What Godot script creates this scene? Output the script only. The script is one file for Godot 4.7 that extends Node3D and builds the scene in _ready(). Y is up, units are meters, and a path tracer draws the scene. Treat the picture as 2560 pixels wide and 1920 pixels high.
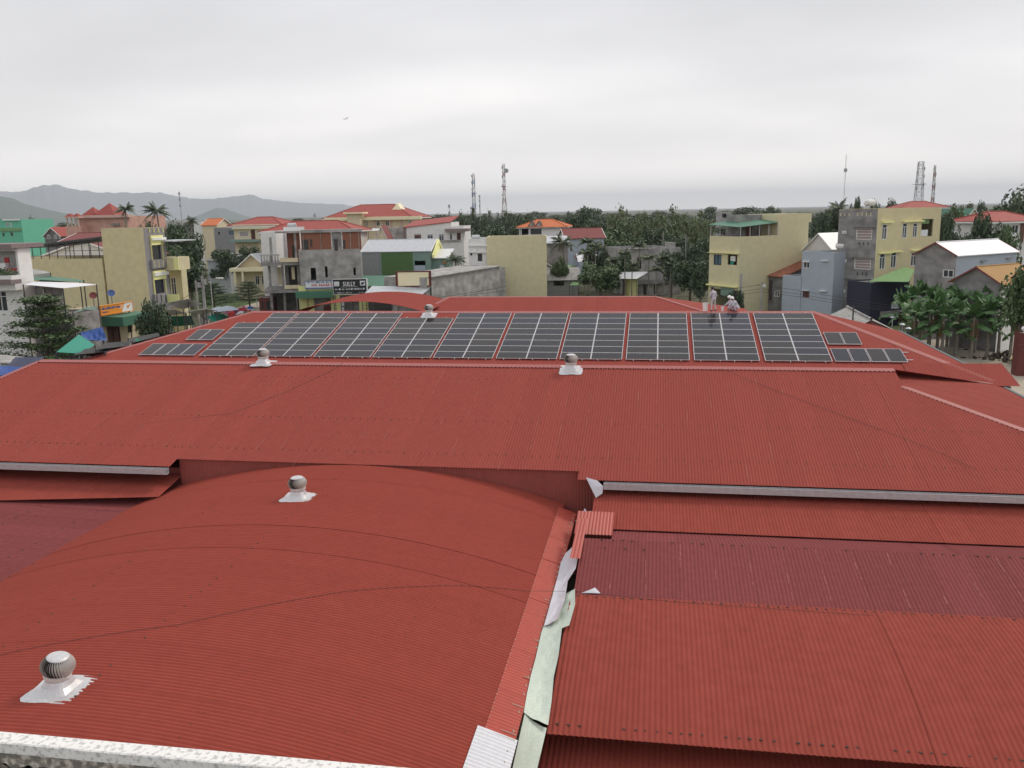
extends Node3D
# A market's red metal roofs with rows of solar panels, and the town behind it, under an overcast sky.
# World: x runs along the market's ridges, -z away from the viewer, y up, metres. The ground is y = 0.

var M := {}          # materials by name
var T := {}          # shared textures by name
var used := {}       # names taken
var rng := RandomNumberGenerator.new()
var cache := {}      # shared meshes


class MB:
	# collects triangles; quads are given counter-clockwise as seen from outside
	var v := PackedVector3Array()
	var n := PackedVector3Array()
	var uv := PackedVector2Array()
	var ix := PackedInt32Array()
	func vert(p: Vector3, nn: Vector3, t := Vector2.ZERO) -> int:
		v.append(p); n.append(nn); uv.append(t)
		return v.size() - 1
	func tri(a: Vector3, b: Vector3, c: Vector3) -> void:
		var nn := (b - a).cross(c - a).normalized()
		var k := v.size()
		vert(a, nn); vert(b, nn); vert(c, nn)
		ix.append_array([k, k + 2, k + 1])
	func quad(a: Vector3, b: Vector3, c: Vector3, d: Vector3) -> void:
		var nn := (c - a).cross(d - b).normalized()
		var k := v.size()
		vert(a, nn, Vector2(0, 1)); vert(b, nn, Vector2(1, 1)); vert(c, nn, Vector2(1, 0)); vert(d, nn, Vector2(0, 0))
		ix.append_array([k, k + 2, k + 1, k, k + 3, k + 2])
	func poly(ps: Array) -> void:
		for i in range(1, ps.size() - 1):
			tri(ps[0], ps[i], ps[i + 1])
	func slab(ps: Array, down: Vector3) -> void:
		# a flat polygon (counter-clockwise from above) given a thickness
		poly(ps)
		var low := []
		for p in ps: low.append(p + down)
		var back := low.duplicate(); back.reverse()
		poly(back)
		for i in ps.size():
			var j := (i + 1) % ps.size()
			quad(ps[i], low[i], low[j], ps[j])
	func box(c: Vector3, s: Vector3, b := Basis.IDENTITY) -> void:
		var h := s * 0.5
		for k in 3:
			for sg in [-1.0, 1.0]:
				var nn := Vector3.ZERO; nn[k] = sg
				var u := Vector3.ZERO; u[(k + 1) % 3] = sg
				var w := Vector3.ZERO; w[(k + 2) % 3] = 1.0
				var o := nn * h
				quad(c + b * (o - u * h - w * h), c + b * (o + u * h - w * h), c + b * (o + u * h + w * h), c + b * (o - u * h + w * h))
	func span(lo: Vector3, hi: Vector3) -> void:
		box((lo + hi) * 0.5, hi - lo)
	func tube(a: Vector3, b: Vector3, r0: float, r1: float, seg := 8, caps := false) -> void:
		var d := (b - a).normalized()
		var x := d.cross(Vector3.UP if absf(d.y) < 0.9 else Vector3.RIGHT).normalized()
		var y := x.cross(d)
		var k := v.size()
		for i in seg + 1:
			var an := TAU * i / seg
			var o := x * cos(an) + y * sin(an)
			vert(a + o * r0, o, Vector2(float(i) / seg, 0)); vert(b + o * r1, o, Vector2(float(i) / seg, 1))
		for i in seg:
			var q := k + i * 2
			ix.append_array([q, q + 2, q + 1, q + 1, q + 2, q + 3])
		if caps:
			for i in seg:
				var a0 := TAU * i / seg
				var a1 := TAU * (i + 1) / seg
				var p0 := x * cos(a0) + y * sin(a0)
				var p1 := x * cos(a1) + y * sin(a1)
				tri(b, b + p1 * r1, b + p0 * r1)
				tri(a, a + p0 * r0, a + p1 * r0)
	func path(ps: Array, r0: float, r1: float, seg := 6) -> void:
		for i in ps.size() - 1:
			var f := float(i) / (ps.size() - 1)
			var g := float(i + 1) / (ps.size() - 1)
			tube(ps[i], ps[i + 1], lerpf(r0, r1, f), lerpf(r0, r1, g), seg)
	func lathe(c: Vector3, prof: Array, seg := 24) -> void:
		# prof: Vector2(radius, height) from bottom to top
		for j in prof.size() - 1:
			var p: Vector2 = prof[j]
			var q: Vector2 = prof[j + 1]
			var t := (q - p).normalized()
			var k := v.size()
			for i in seg + 1:
				var an := TAU * i / seg
				var o := Vector3(cos(an), 0, sin(an))
				var nn := (o * t.y + Vector3.UP * -t.x).normalized()
				vert(c + o * p.x + Vector3.UP * p.y, nn); vert(c + o * q.x + Vector3.UP * q.y, nn)
			for i in seg:
				var w := k + i * 2
				ix.append_array([w, w + 2, w + 1, w + 1, w + 2, w + 3])
	func face(o: Vector3, ux: Vector3, uy: Vector3, w: float, h: float, holes: Array, depth: float) -> void:
		# a wall face with rectangular holes [x0, y0, x1, y1] whose reveals go in by depth
		var nn := ux.cross(uy).normalized()
		var xs := [0.0, w]
		var ys := [0.0, h]
		for q in holes:
			xs.append(clampf(q[0], 0, w)); xs.append(clampf(q[2], 0, w)); ys.append(clampf(q[1], 0, h)); ys.append(clampf(q[3], 0, h))
		xs.sort(); ys.sort()
		for i in xs.size() - 1:
			if xs[i + 1] - xs[i] < 1e-4: continue
			for j in ys.size() - 1:
				if ys[j + 1] - ys[j] < 1e-4: continue
				var mx: float = (xs[i] + xs[i + 1]) * 0.5
				var my: float = (ys[j] + ys[j + 1]) * 0.5
				var cut := false
				for q in holes:
					if mx > q[0] and mx < q[2] and my > q[1] and my < q[3]: cut = true
				if cut: continue
				quad(o + ux * xs[i] + uy * ys[j], o + ux * xs[i + 1] + uy * ys[j], o + ux * xs[i + 1] + uy * ys[j + 1], o + ux * xs[i] + uy * ys[j + 1])
		for q in holes:
			var a: Vector3 = o + ux * q[0] + uy * q[1]
			var b: Vector3 = o + ux * q[2] + uy * q[1]
			var c: Vector3 = o + ux * q[2] + uy * q[3]
			var d: Vector3 = o + ux * q[0] + uy * q[3]
			var i := -nn * depth
			quad(a, b, b + i, a + i); quad(b, c, c + i, b + i); quad(c, d, d + i, c + i); quad(d, a, a + i, d + i)
	func commit(m: Material) -> ArrayMesh:
		var am := ArrayMesh.new()
		if ix.is_empty(): return am
		var ar := []
		ar.resize(Mesh.ARRAY_MAX)
		ar[Mesh.ARRAY_VERTEX] = v; ar[Mesh.ARRAY_NORMAL] = n; ar[Mesh.ARRAY_TEX_UV] = uv; ar[Mesh.ARRAY_INDEX] = ix
		am.add_surface_from_arrays(Mesh.PRIMITIVE_TRIANGLES, ar)
		am.surface_set_material(0, m)
		return am


func numbered(called: String) -> String:
	if not used.has(called):
		used[called] = 0
		return called
	used[called] += 1
	return "%s_%03d" % [called, used[called]]

func tag(o: Node, label: String, category: String, group := "", kind := "") -> Node:
	if label: o.set_meta("label", label)
	if category: o.set_meta("category", category)
	if group: o.set_meta("group", group)
	if kind: o.set_meta("kind", kind)
	return o

func thing(called: String, label: String, category: String, at := Vector3.ZERO, turn := 0.0, group := "") -> Node3D:
	var o := Node3D.new()
	o.name = numbered(called)
	add_child(o)
	o.position = at
	o.rotation.y = turn
	tag(o, label, category, group)
	return o

func part(called: String, mesh: Mesh, parent: Node, kind := "") -> MeshInstance3D:
	var o := MeshInstance3D.new()
	o.name = numbered(called) if parent == self else called
	o.mesh = mesh
	o.cast_shadow = GeometryInstance3D.SHADOW_CASTING_SETTING_ON
	parent.add_child(o, true)
	if kind: o.set_meta("kind", kind)
	return o

func put(called: String, mb: MB, mat: String, parent: Node, kind := "") -> MeshInstance3D:
	return part(called, mb.commit(M[mat]), parent, kind)

func noise_tex(seed_: int, freq: float, oct: int, lo: float, hi: float, size := 256, gain := 1.0, kind := FastNoiseLite.TYPE_SIMPLEX_SMOOTH, mid := 0.5) -> ImageTexture:
	var f := FastNoiseLite.new()
	f.seed = seed_; f.frequency = freq; f.fractal_octaves = oct; f.noise_type = kind
	var im := f.get_seamless_image(size, size)
	var out := Image.create(size, size, false, Image.FORMAT_RGB8)
	for y in size:
		for x in size:
			var q := im.get_pixel(x, y).r
			q = clampf((q - 1.0 + mid) * gain + 0.5, 0, 1)
			var g := lerpf(lo, hi, q)
			out.set_pixel(x, y, Color(g, g, g))
	out.generate_mipmaps()
	return ImageTexture.create_from_image(out)

func lin(r: float, g: float, b: float) -> Color:
	return Color(r, g, b).linear_to_srgb()

func mat(called: String, c: Color, rough := 0.8, metal := 0.0, tex := "", scale := 0.5, spec := 0.5) -> StandardMaterial3D:
	# c: linear base colour
	var m := StandardMaterial3D.new()
	m.albedo_color = c.linear_to_srgb()
	m.roughness = rough
	m.metallic = metal
	m.metallic_specular = spec
	if tex:
		m.albedo_texture = T[tex]
		m.uv1_triplanar = true
		m.uv1_world_triplanar = true
		m.uv1_scale = Vector3.ONE * scale
	m.cull_mode = BaseMaterial3D.CULL_DISABLED
	m.resource_name = called
	M[called] = m
	return m


# ---------------------------------------------------------------- light, camera, sky
func setup() -> void:
	var cam := Camera3D.new()
	cam.name = "camera"
	cam.fov = 47.7130
	cam.near = 0.1
	cam.far = 40000.0
	cam.transform = Transform3D(Basis(Vector3(0.98638, -0.01840, -0.16346), Vector3(-0.01398, 0.98076, -0.19473), Vector3(0.16390, 0.19436, 0.96714)), Vector3(0, 14.5, 0))
	add_child(cam)
	cam.current = true
	var env := Environment.new()
	env.tonemap_mode = Environment.TONE_MAPPER_LINEAR
	env.tonemap_exposure = 1.0
	env.sdfgi_enabled = true
	env.ssao_enabled = true
	env.ssil_enabled = true
	env.fog_enabled = true
	env.fog_light_color = Color(0.93, 0.96, 1.0)
	env.fog_density = 0.00009
	env.background_mode = Environment.BG_SKY
	var sky := Sky.new()
	var pano := PanoramaSkyMaterial.new()
	pano.panorama = ImageTexture.create_from_image(sky_image())
	sky.sky_material = pano
	env.sky = sky
	var we := WorldEnvironment.new()
	we.name = "world_environment"
	we.environment = env
	add_child(we)
	var sun := DirectionalLight3D.new()
	sun.name = "sun"
	sun.light_energy = 0.5
	sun.light_color = Color(1.0, 0.95, 0.88)
	sun.light_angular_distance = 12.0
	sun.shadow_enabled = true
	add_child(sun)
	sun.look_at_from_position(Vector3(0.50, 0.66, -0.50) * 100.0, Vector3.ZERO)

func sky_image() -> Image:
	# a high overcast: long soft bands of thicker and thinner cloud lying flat above the land
	var w := 1024
	var h := 512
	var im := Image.create(w, h, false, Image.FORMAT_RGBF)
	var a := FastNoiseLite.new()
	a.seed = 11; a.frequency = 0.55; a.fractal_octaves = 5; a.fractal_gain = 0.5
	var b := FastNoiseLite.new()
	b.seed = 4; b.frequency = 0.16; b.fractal_octaves = 3
	var c := FastNoiseLite.new()
	c.seed = 29; c.frequency = 1.6; c.fractal_octaves = 4
	for y in h:
		var lat := (0.5 - (y + 0.5) / h) * PI
		for x in w:
			var lon := ((x + 0.5) / w - 0.5) * TAU
			var d := Vector3(sin(lon) * cos(lat), sin(lat), -cos(lon) * cos(lat))
			var e := maxf(d.y, 0.0)
			# on the cloud deck overhead, drawn out sideways, with a slant
			var k := 1.0 / (e + 0.16)
			var p := Vector2(d.x * k + d.z * k * 0.35, d.z * k * 1.5 - d.x * k * 0.15)
			var s := a.get_noise_2d(p.x * 0.8, p.y * 0.8) * 0.6 + b.get_noise_2d(p.x * 1.7 + 3.0, p.y * 1.7) * 0.9 + c.get_noise_2d(p.x * 0.8, p.y * 1.1) * 0.16
			s *= smoothstep(0.0, 0.10, e)
			# extra brightness added low in the sky to offset the darkening fog
			var low_boost := 1.02 * exp(-e / 0.040) + 0.05 * exp(-e / 0.12)
			var low := exp(-e * 9.0)
			var base := Vector3(0.895, 0.905, 0.945).lerp(Vector3(0.95, 0.885, 0.815), low) * (1.0 + low_boost)
			base *= 1.0 + clampf(s, -0.7, 0.9) * 0.22
			base += Vector3(0.05, 0.03, -0.01) * clampf(s, 0, 1)
			im.set_pixel(x, y, Color(base.x, base.y, base.z))
	return im


# ---------------------------------------------------------------- materials
func materials() -> void:
	T.grain = noise_tex(1, 0.05, 4, 0.86, 1.0)
	T.patch = noise_tex(2, 0.02, 5, 0.89, 1.0, 512)
	T.stain = noise_tex(3, 0.012, 6, 0.66, 1.0, 512, 1.3)
	T.dust = noise_tex(5, 0.02, 5, 0.945, 1.0, 512, 1.2)
	T.flake = noise_tex(8, 0.022, 6, 0.62, 1.0, 512, 3.0)
	T.fleck = noise_tex(9, 0.03, 5, 0.80, 1.0, 512, 3.5, FastNoiseLite.TYPE_SIMPLEX_SMOOTH, 0.66)
	T.rust = noise_tex(6, 0.02, 5, 0.55, 1.0, 256, 1.6)
	# painted sheet roofs, three close tones of each colour
	for i in 3:
		var k := 1.0 + (i - 1) * 0.045
		mat("roof_red_%d" % i, Color(0.302, 0.068, 0.053) * lerpf(1.0, k, 0.5), 0.75, 0.0, "dust", 0.21, 0.16)
		mat("vault_red_%d" % i, Color(0.300, 0.061, 0.044) * lerpf(1.0, k, 0.3), 0.75, 0.0, "dust", 0.21, 0.16)
		mat("maroon_%d" % i, Color(0.245, 0.065, 0.065) * k, 0.75, 0.0, "patch", 0.33, 0.16)
		mat("infill_red_%d" % i, Color(0.318, 0.069, 0.051) * lerpf(1.0, k, 0.5), 0.75, 0.0, "patch", 0.17, 0.16)
	for i in 3:
		mat("fascia_%d" % i, Color(0.302, 0.068, 0.053) * (0.97 + i * 0.03), 0.6, 0.0, "dust", 0.3)
		mat("edge_new_%d" % i, Color(0.43, 0.056, 0.032) * (0.97 + i * 0.03), 0.5, 0.0, "dust", 0.3)
	mat("new_red", Color(0.42, 0.067, 0.043), 0.5, 0.0, "dust", 0.3)
	mat("cap_red", Color(0.35, 0.085, 0.072), 0.5, 0.0, "dust", 0.3)
	mat("gutter", Color(0.50, 0.475, 0.485), 0.5, 0.2, "patch", 0.4)
	mat("dark_gutter", Color(0.10, 0.11, 0.12), 0.6, 0.1, "patch", 0.6)
	mat("screw", Color(0.05, 0.035, 0.03), 0.8)
	mat("washer", Color(0.42, 0.38, 0.30), 0.6)
	mat("scratch", Color(0.36, 0.13, 0.105), 0.8)
	mat("galvanised", Color(0.66, 0.65, 0.66), 0.42, 0.3, "patch", 0.9)
	mat("vane", Color(0.70, 0.66, 0.61), 0.42, 0.15, "patch", 2.0)
	mat("vent_dark", Color(0.05, 0.045, 0.04), 0.8)
	mat("flash_white", Color(0.66, 0.65, 0.70), 0.55, 0.0, "grain", 1.4)
	mat("flash_green", Color(0.60, 0.68, 0.58), 0.5, 0.0, "grain", 1.2)
	mat("aluminium", Color(0.70, 0.68, 0.69), 0.35, 0.5)
	mat("cable", Color(0.05, 0.035, 0.035), 0.7)
	mat("white_sheet", Color(0.72, 0.72, 0.75), 0.5, 0.0, "dust", 0.6)
	# town
	mat("concrete", Color(0.37, 0.36, 0.35), 0.9, 0.0, "stain", 0.10)
	mat("concrete_pale", Color(0.50, 0.485, 0.465), 0.9, 0.0, "stain", 0.08)
	mat("concrete_dark", Color(0.25, 0.243, 0.235), 0.9, 0.0, "stain", 0.12)
	mat("blue_grey", Color(0.40, 0.45, 0.51), 0.8, 0.0, "dust", 0.1)
	mat("yellow_wall", Color(0.66, 0.575, 0.345), 0.85, 0.0, "dust", 0.1)
	mat("khaki_wall", Color(0.66, 0.60, 0.385), 0.85, 0.0, "dust", 0.1)
	mat("lemon", Color(0.80, 0.78, 0.36), 0.8)
	mat("white_wall", Color(0.76, 0.75, 0.73), 0.8, 0.0, "dust", 0.12)
	mat("cream_wall", Color(0.70, 0.60, 0.42), 0.85, 0.0, "dust", 0.12)
	mat("pink_wall", Color(0.62, 0.36, 0.29), 0.85, 0.0, "patch", 0.06)
	mat("pink_trim", Color(0.60, 0.42, 0.36), 0.85)
	mat("teal_wall", Color(0.14, 0.50, 0.34), 0.8, 0.0, "dust", 0.12)
	mat("grey_paint", Color(0.26, 0.25, 0.26), 0.8, 0.0, "dust", 0.2)
	mat("brown_trim", Color(0.22, 0.17, 0.165), 0.8)
	mat("brick", Color(0.30, 0.12, 0.075), 0.9, 0.0, "patch", 0.5)
	mat("green_panel", Color(0.075, 0.155, 0.045), 0.7, 0.0, "dust", 0.2)
	mat("teal_panel", Color(0.22, 0.33, 0.28), 0.7, 0.0, "patch", 0.2)
	mat("grey_panel", Color(0.26, 0.27, 0.27), 0.7, 0.0, "patch", 0.2)
	mat("tin", Color(0.55, 0.57, 0.60), 0.5, 0.2, "patch", 0.12)
	mat("old_tin", Color(0.42, 0.41, 0.39), 0.8, 0.0, "stain", 0.2)
	mat("rusty_tin", Color(0.26, 0.10, 0.07), 0.8, 0.0, "rust", 0.3)
	mat("green_tin", Color(0.065, 0.20, 0.13), 0.6, 0.0, "patch", 0.2)
	mat("light_green_tin", Color(0.20, 0.36, 0.14), 0.6, 0.0, "patch", 0.2)
	mat("jade_awning", Color(0.03, 0.30, 0.22), 0.7, 0.0, "patch", 0.3)
	mat("tile_red", Color(0.36, 0.075, 0.060), 0.8, 0.0, "patch", 0.12)
	mat("tile_orange", Color(0.60, 0.17, 0.055), 0.8, 0.0, "patch", 0.12)
	mat("tile_maroon", Color(0.22, 0.055, 0.05), 0.8, 0.0, "patch", 0.12)
	mat("tile_ochre", Color(0.42, 0.235, 0.075), 0.8, 0.0, "patch", 0.12)
	mat("tile_old", Color(0.38, 0.13, 0.07), 0.9, 0.0, "rust", 0.4)
	mat("frame_white", Color(0.78, 0.78, 0.76), 0.6)
	mat("frame_dark", Color(0.06, 0.04, 0.035), 0.6)
	mat("wood_dark", Color(0.13, 0.055, 0.04), 0.7)
	mat("steel_dark", Color(0.07, 0.07, 0.075), 0.6, 0.3)
	mat("steel_light", Color(0.52, 0.53, 0.54), 0.5, 0.4)
	mat("interior", Color(0.055, 0.050, 0.048), 0.9)  # near black paint standing in for indoor shade
	mat("pane", Color(0.035, 0.045, 0.055), 0.08, 0.0, "", 1.0, 0.6)
	mat("pane_blue", Color(0.08, 0.15, 0.20), 0.12, 0.0, "", 1.0, 0.6)
	mat("curtain", Color(0.35, 0.28, 0.27), 0.9)
	mat("sign_orange", Color(0.75, 0.27, 0.02), 0.5)
	mat("sign_white", Color(0.72, 0.74, 0.76), 0.5)
	mat("sign_black", Color(0.012, 0.012, 0.016), 0.4)
	mat("sign_red", Color(0.52, 0.045, 0.04), 0.5)
	mat("sign_blue", Color(0.05, 0.11, 0.30), 0.5)
	mat("sign_cream", Color(0.82, 0.74, 0.50), 0.6)
	mat("maroon_paint", Color(0.12, 0.022, 0.018), 0.6)
	mat("navy", Color(0.022, 0.024, 0.045), 0.8)
	mat("tarp_blue", Color(0.02, 0.075, 0.30), 0.6, 0.0, "patch", 0.6)
	mat("tarp_dark", Color(0.028, 0.036, 0.085), 0.7, 0.0, "patch", 0.4)
	mat("tarp_grey", Color(0.07, 0.07, 0.072), 0.8, 0.0, "stain", 0.5)
	mat("tarp_green", Color(0.01, 0.16, 0.08), 0.7)
	mat("earth", Color(0.115, 0.115, 0.06), 1.0, 0.0, "stain", 0.08)
	mat("soil_dark", Color(0.075, 0.06, 0.045), 1.0, 0.0, "stain", 0.3)
	mat("road", Color(0.43, 0.375, 0.295), 0.95, 0.0, "patch", 0.08)
	mat("joint", Color(0.13, 0.115, 0.09), 1.0)
	mat("grass", Color(0.085, 0.13, 0.035), 1.0, 0.0, "stain", 0.09)
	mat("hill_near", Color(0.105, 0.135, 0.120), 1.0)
	mat("hill_far_haze", Color(0.20, 0.22, 0.225), 1.0)  # base colour paled to carry haze that the thin fog leaves out
	mat("bark", Color(0.16, 0.125, 0.095), 0.95, 0.0, "stain", 0.8)
	mat("bark_pale", Color(0.33, 0.30, 0.25), 0.95, 0.0, "stain", 0.8)
	var leaf := {"leaf_dark": Color(0.062, 0.100, 0.042), "leaf_mid": Color(0.085, 0.140, 0.048), "leaf_olive": Color(0.133, 0.168, 0.067), "leaf_far": Color(0.085, 0.120, 0.055), "palm_leaf": Color(0.105, 0.140, 0.063), "palm_dry": Color(0.20, 0.14, 0.07), "banana_leaf": Color(0.077, 0.175, 0.048), "banana_dry": Color(0.20, 0.12, 0.05)}  # far trees get their own even green
	for k in leaf:
		var m := mat(k, leaf[k], 0.55, 0.0, "grain", 0.7)
		m.backlight = Color(0.25, 0.3, 0.1)
	mat("shirt", Color(0.52, 0.51, 0.55), 0.9)
	mat("skin", Color(0.33, 0.19, 0.13), 0.7)
	mat("hair", Color(0.015, 0.012, 0.012), 0.6)
	mat("helmet", Color(0.85, 0.85, 0.83), 0.3)
	mat("helmet_yellow", Color(0.70, 0.45, 0.05), 0.4)
	mat("stucco_old", Color(0.56, 0.51, 0.44), 0.95, 0.0, "flake", 0.35)
	mat("moss", Color(0.20, 0.18, 0.14), 1.0, 0.0, "flake", 0.45)
	mat("whitewash", Color(0.80, 0.785, 0.76), 0.9, 0.0, "fleck", 0.42)
	mat("red_cloth", Color(0.5, 0.05, 0.05), 0.9)
	mat("plastic_blue", Color(0.03, 0.17, 0.50), 0.4)
	mat("plastic_pink", Color(0.60, 0.20, 0.35), 0.5)
	mat("tower_red", Color(0.34, 0.20, 0.18), 0.7)
	mat("tower_white", Color(0.62, 0.62, 0.62), 0.7)
	mat("tower_blue", Color(0.16, 0.22, 0.34), 0.7)
	mat("tower_grey", Color(0.36, 0.37, 0.38), 0.7)
	# the cells of a solar panel: printed grid under glass, in three tones
	for i in 3:
		var im := Image.create(384, 192, true, Image.FORMAT_RGB8)
		var base: Color = [Color(0.016, 0.0155, 0.018), Color(0.014, 0.015, 0.026), Color(0.020, 0.017, 0.016)][i].linear_to_srgb()
		im.fill(base)
		var rr := RandomNumberGenerator.new()
		rr.seed = 40 + i
		for cy in 6:
			for cx in 12:
				im.fill_rect(Rect2i(cx * 32 + 1, cy * 32 + 1, 30, 30), base * (1.0 + rr.randf_range(-0.10, 0.10)))
				for bus in 3:
					im.fill_rect(Rect2i(cx * 32 + 1, cy * 32 + 5 + bus * 10, 30, 1), base.lightened(0.08))
		for cx in 13: im.fill_rect(Rect2i(mini(cx * 32, 383), 0, 1, 192), base.lightened(0.22))
		for cy in 7: im.fill_rect(Rect2i(0, mini(cy * 32, 191), 384, 1), base.lightened(0.12))
		im.generate_mipmaps()
		var m := StandardMaterial3D.new()
		m.albedo_texture = ImageTexture.create_from_image(im)
		m.roughness = 0.12
		m.metallic_specular = 0.27
		m.cull_mode = BaseMaterial3D.CULL_DISABLED
		M["cells_%d" % i] = m


# ---------------------------------------------------------------- corrugated sheets
func sheet(mb: MB, s0: float, s1: float, pitch: float, amp: float, across: Vector3, lines: Callable) -> void:
	# a corrugated sheet from s0 to s1 along "across"; lines.call(s) gives the points and normals down one rib: [[p, n], ...]
	# ribs have a broad crest and a narrow trough: stations through one pitch as [phase, height, slope]
	var prof := [[-0.5, -1.0, 0.0], [-0.40, -1.0, 0.45], [-0.24, 1.0, 0.45], [0.0, 1.0, 0.0], [0.24, 1.0, -0.45], [0.40, -1.0, -0.45]]
	var st := []
	var kk := int(floor(s0 / pitch)) - 1
	while kk * pitch < s1 + pitch:
		for q in prof:
			var s: float = (kk + q[0]) * pitch
			if s > s0 + 1e-4 and s < s1 - 1e-4: st.append([s, q[1], q[2]])
		kk += 1
	st.push_front([s0, st[0][1], 0.0]); st.append([s1, st[-1][1], 0.0])
	var n0 := st.size() - 1
	var steep := 2.0 * amp / (0.16 * pitch)
	var rows := 0
	var k := mb.v.size()
	for i in n0 + 1:
		var ln: Array = lines.call(st[i][0])
		rows = ln.size()
		for q in ln:
			var nn: Vector3 = q[1]
			mb.vert(q[0] + nn * amp * st[i][1], (nn - across * steep * st[i][2]).normalized())
	# wind the triangles to match the given normals
	var mid: Array = lines.call((s0 + s1) * 0.5)
	var face_up: bool = (mid[1][0] - mid[0][0]).cross(across).dot(mid[0][1]) > 0.0
	for i in n0:
		for j in rows - 1:
			var a := k + i * rows + j
			if face_up: mb.ix.append_array([a, a + rows, a + 1, a + 1, a + rows, a + rows + 1])
			else: mb.ix.append_array([a, a + 1, a + rows, a + 1, a + rows + 1, a + rows])

func sheets(parent: Node, from: float, to: float, wide: float, pitch: float, amp: float, across: Vector3, lines: Callable, mats: String, called := "roof_sheet") -> void:
	# sheets laid side by side, each its own mesh, every second one lapping 2 mm over its neighbours
	var count := maxi(1, int(round(absf(to - from) / wide)))
	for i in count:
		var mb := MB.new()
		var a := from + (to - from) * i / count
		var b := from + (to - from) * (i + 1) / count
		var lift := 0.003 if i % 2 == 0 else 0.0
		sheet(mb, a - (pitch * 0.25 if lift > 0 else 0.0), b + (pitch * 0.25 if lift > 0 else 0.0), pitch, amp, across, func(s: float) -> Array:
			var ln: Array = lines.call(clampf(s, minf(from, to), maxf(from, to)))
			var out := []
			for q in ln: out.append([q[0] + q[1] * lift, q[1]])
			return out)
		put(called, mb, mats + "_%d" % rng.randi_range(0, 2), parent)

func plane_lines(top: Callable, bottom: Callable, nrm: Vector3) -> Callable:
	return func(s: float) -> Array: return [[top.call(s), nrm], [bottom.call(s), nrm]]

func screw_row(mb: MB, ps: Array, nrm: Vector3, down: Vector3, big := 1.0) -> void:
	# roof screws with their smeared rubber washers
	for p in ps:
		if rng.randf() < 0.18: continue
		var q: Vector3 = p + nrm * 0.012 + down * rng.randf_range(-0.03, 0.03)
		var x := nrm.cross(down).normalized()
		mb.box(q, Vector3(0.030, 0.016, rng.randf_range(0.035, 0.075)) * big, Basis(x, nrm, down.normalized() + x * rng.randf_range(-0.4, 0.4)).orthonormalized())

func cap_strip(parent: Node, a: Vector3, b: Vector3, w0: Vector3, w1: Vector3, called := "ridge_cap", mname := "cap_red") -> void:
	# a folded cap along a-b whose wings reach by w0 and w1, its lower edges notched over the ribs
	var mb := MB.new()
	var up := Vector3.UP * 0.035
	var len := a.distance_to(b)
	var d := (b - a) / len
	for w: Vector3 in [w0, w1]:
		var flip := (d.cross(w)).y < 0
		var A := [a + up, b + up, b + w + up, a + w + up]
		if flip: A.reverse()
		mb.slab([A[3], A[2], A[1], A[0]], Vector3(0, -0.006, 0))
		# the notched hem: short tongues pressed down between ribs
		var t := 0.0
		while t < len - 0.1:
			var p := a + d * t + w + up
			var e := w.normalized() * 0.05 + Vector3(0, -0.022, 0)
			mb.quad(p, p + d * 0.075, p + d * 0.075 + e, p + e)
			t += 0.2
	put(called, mb, mname, parent)


# ---------------------------------------------------------------- the market roofs
const SL := 0.2568     # slope of the two big halls
var nf := Vector3(0, 1, SL).normalized()

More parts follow.
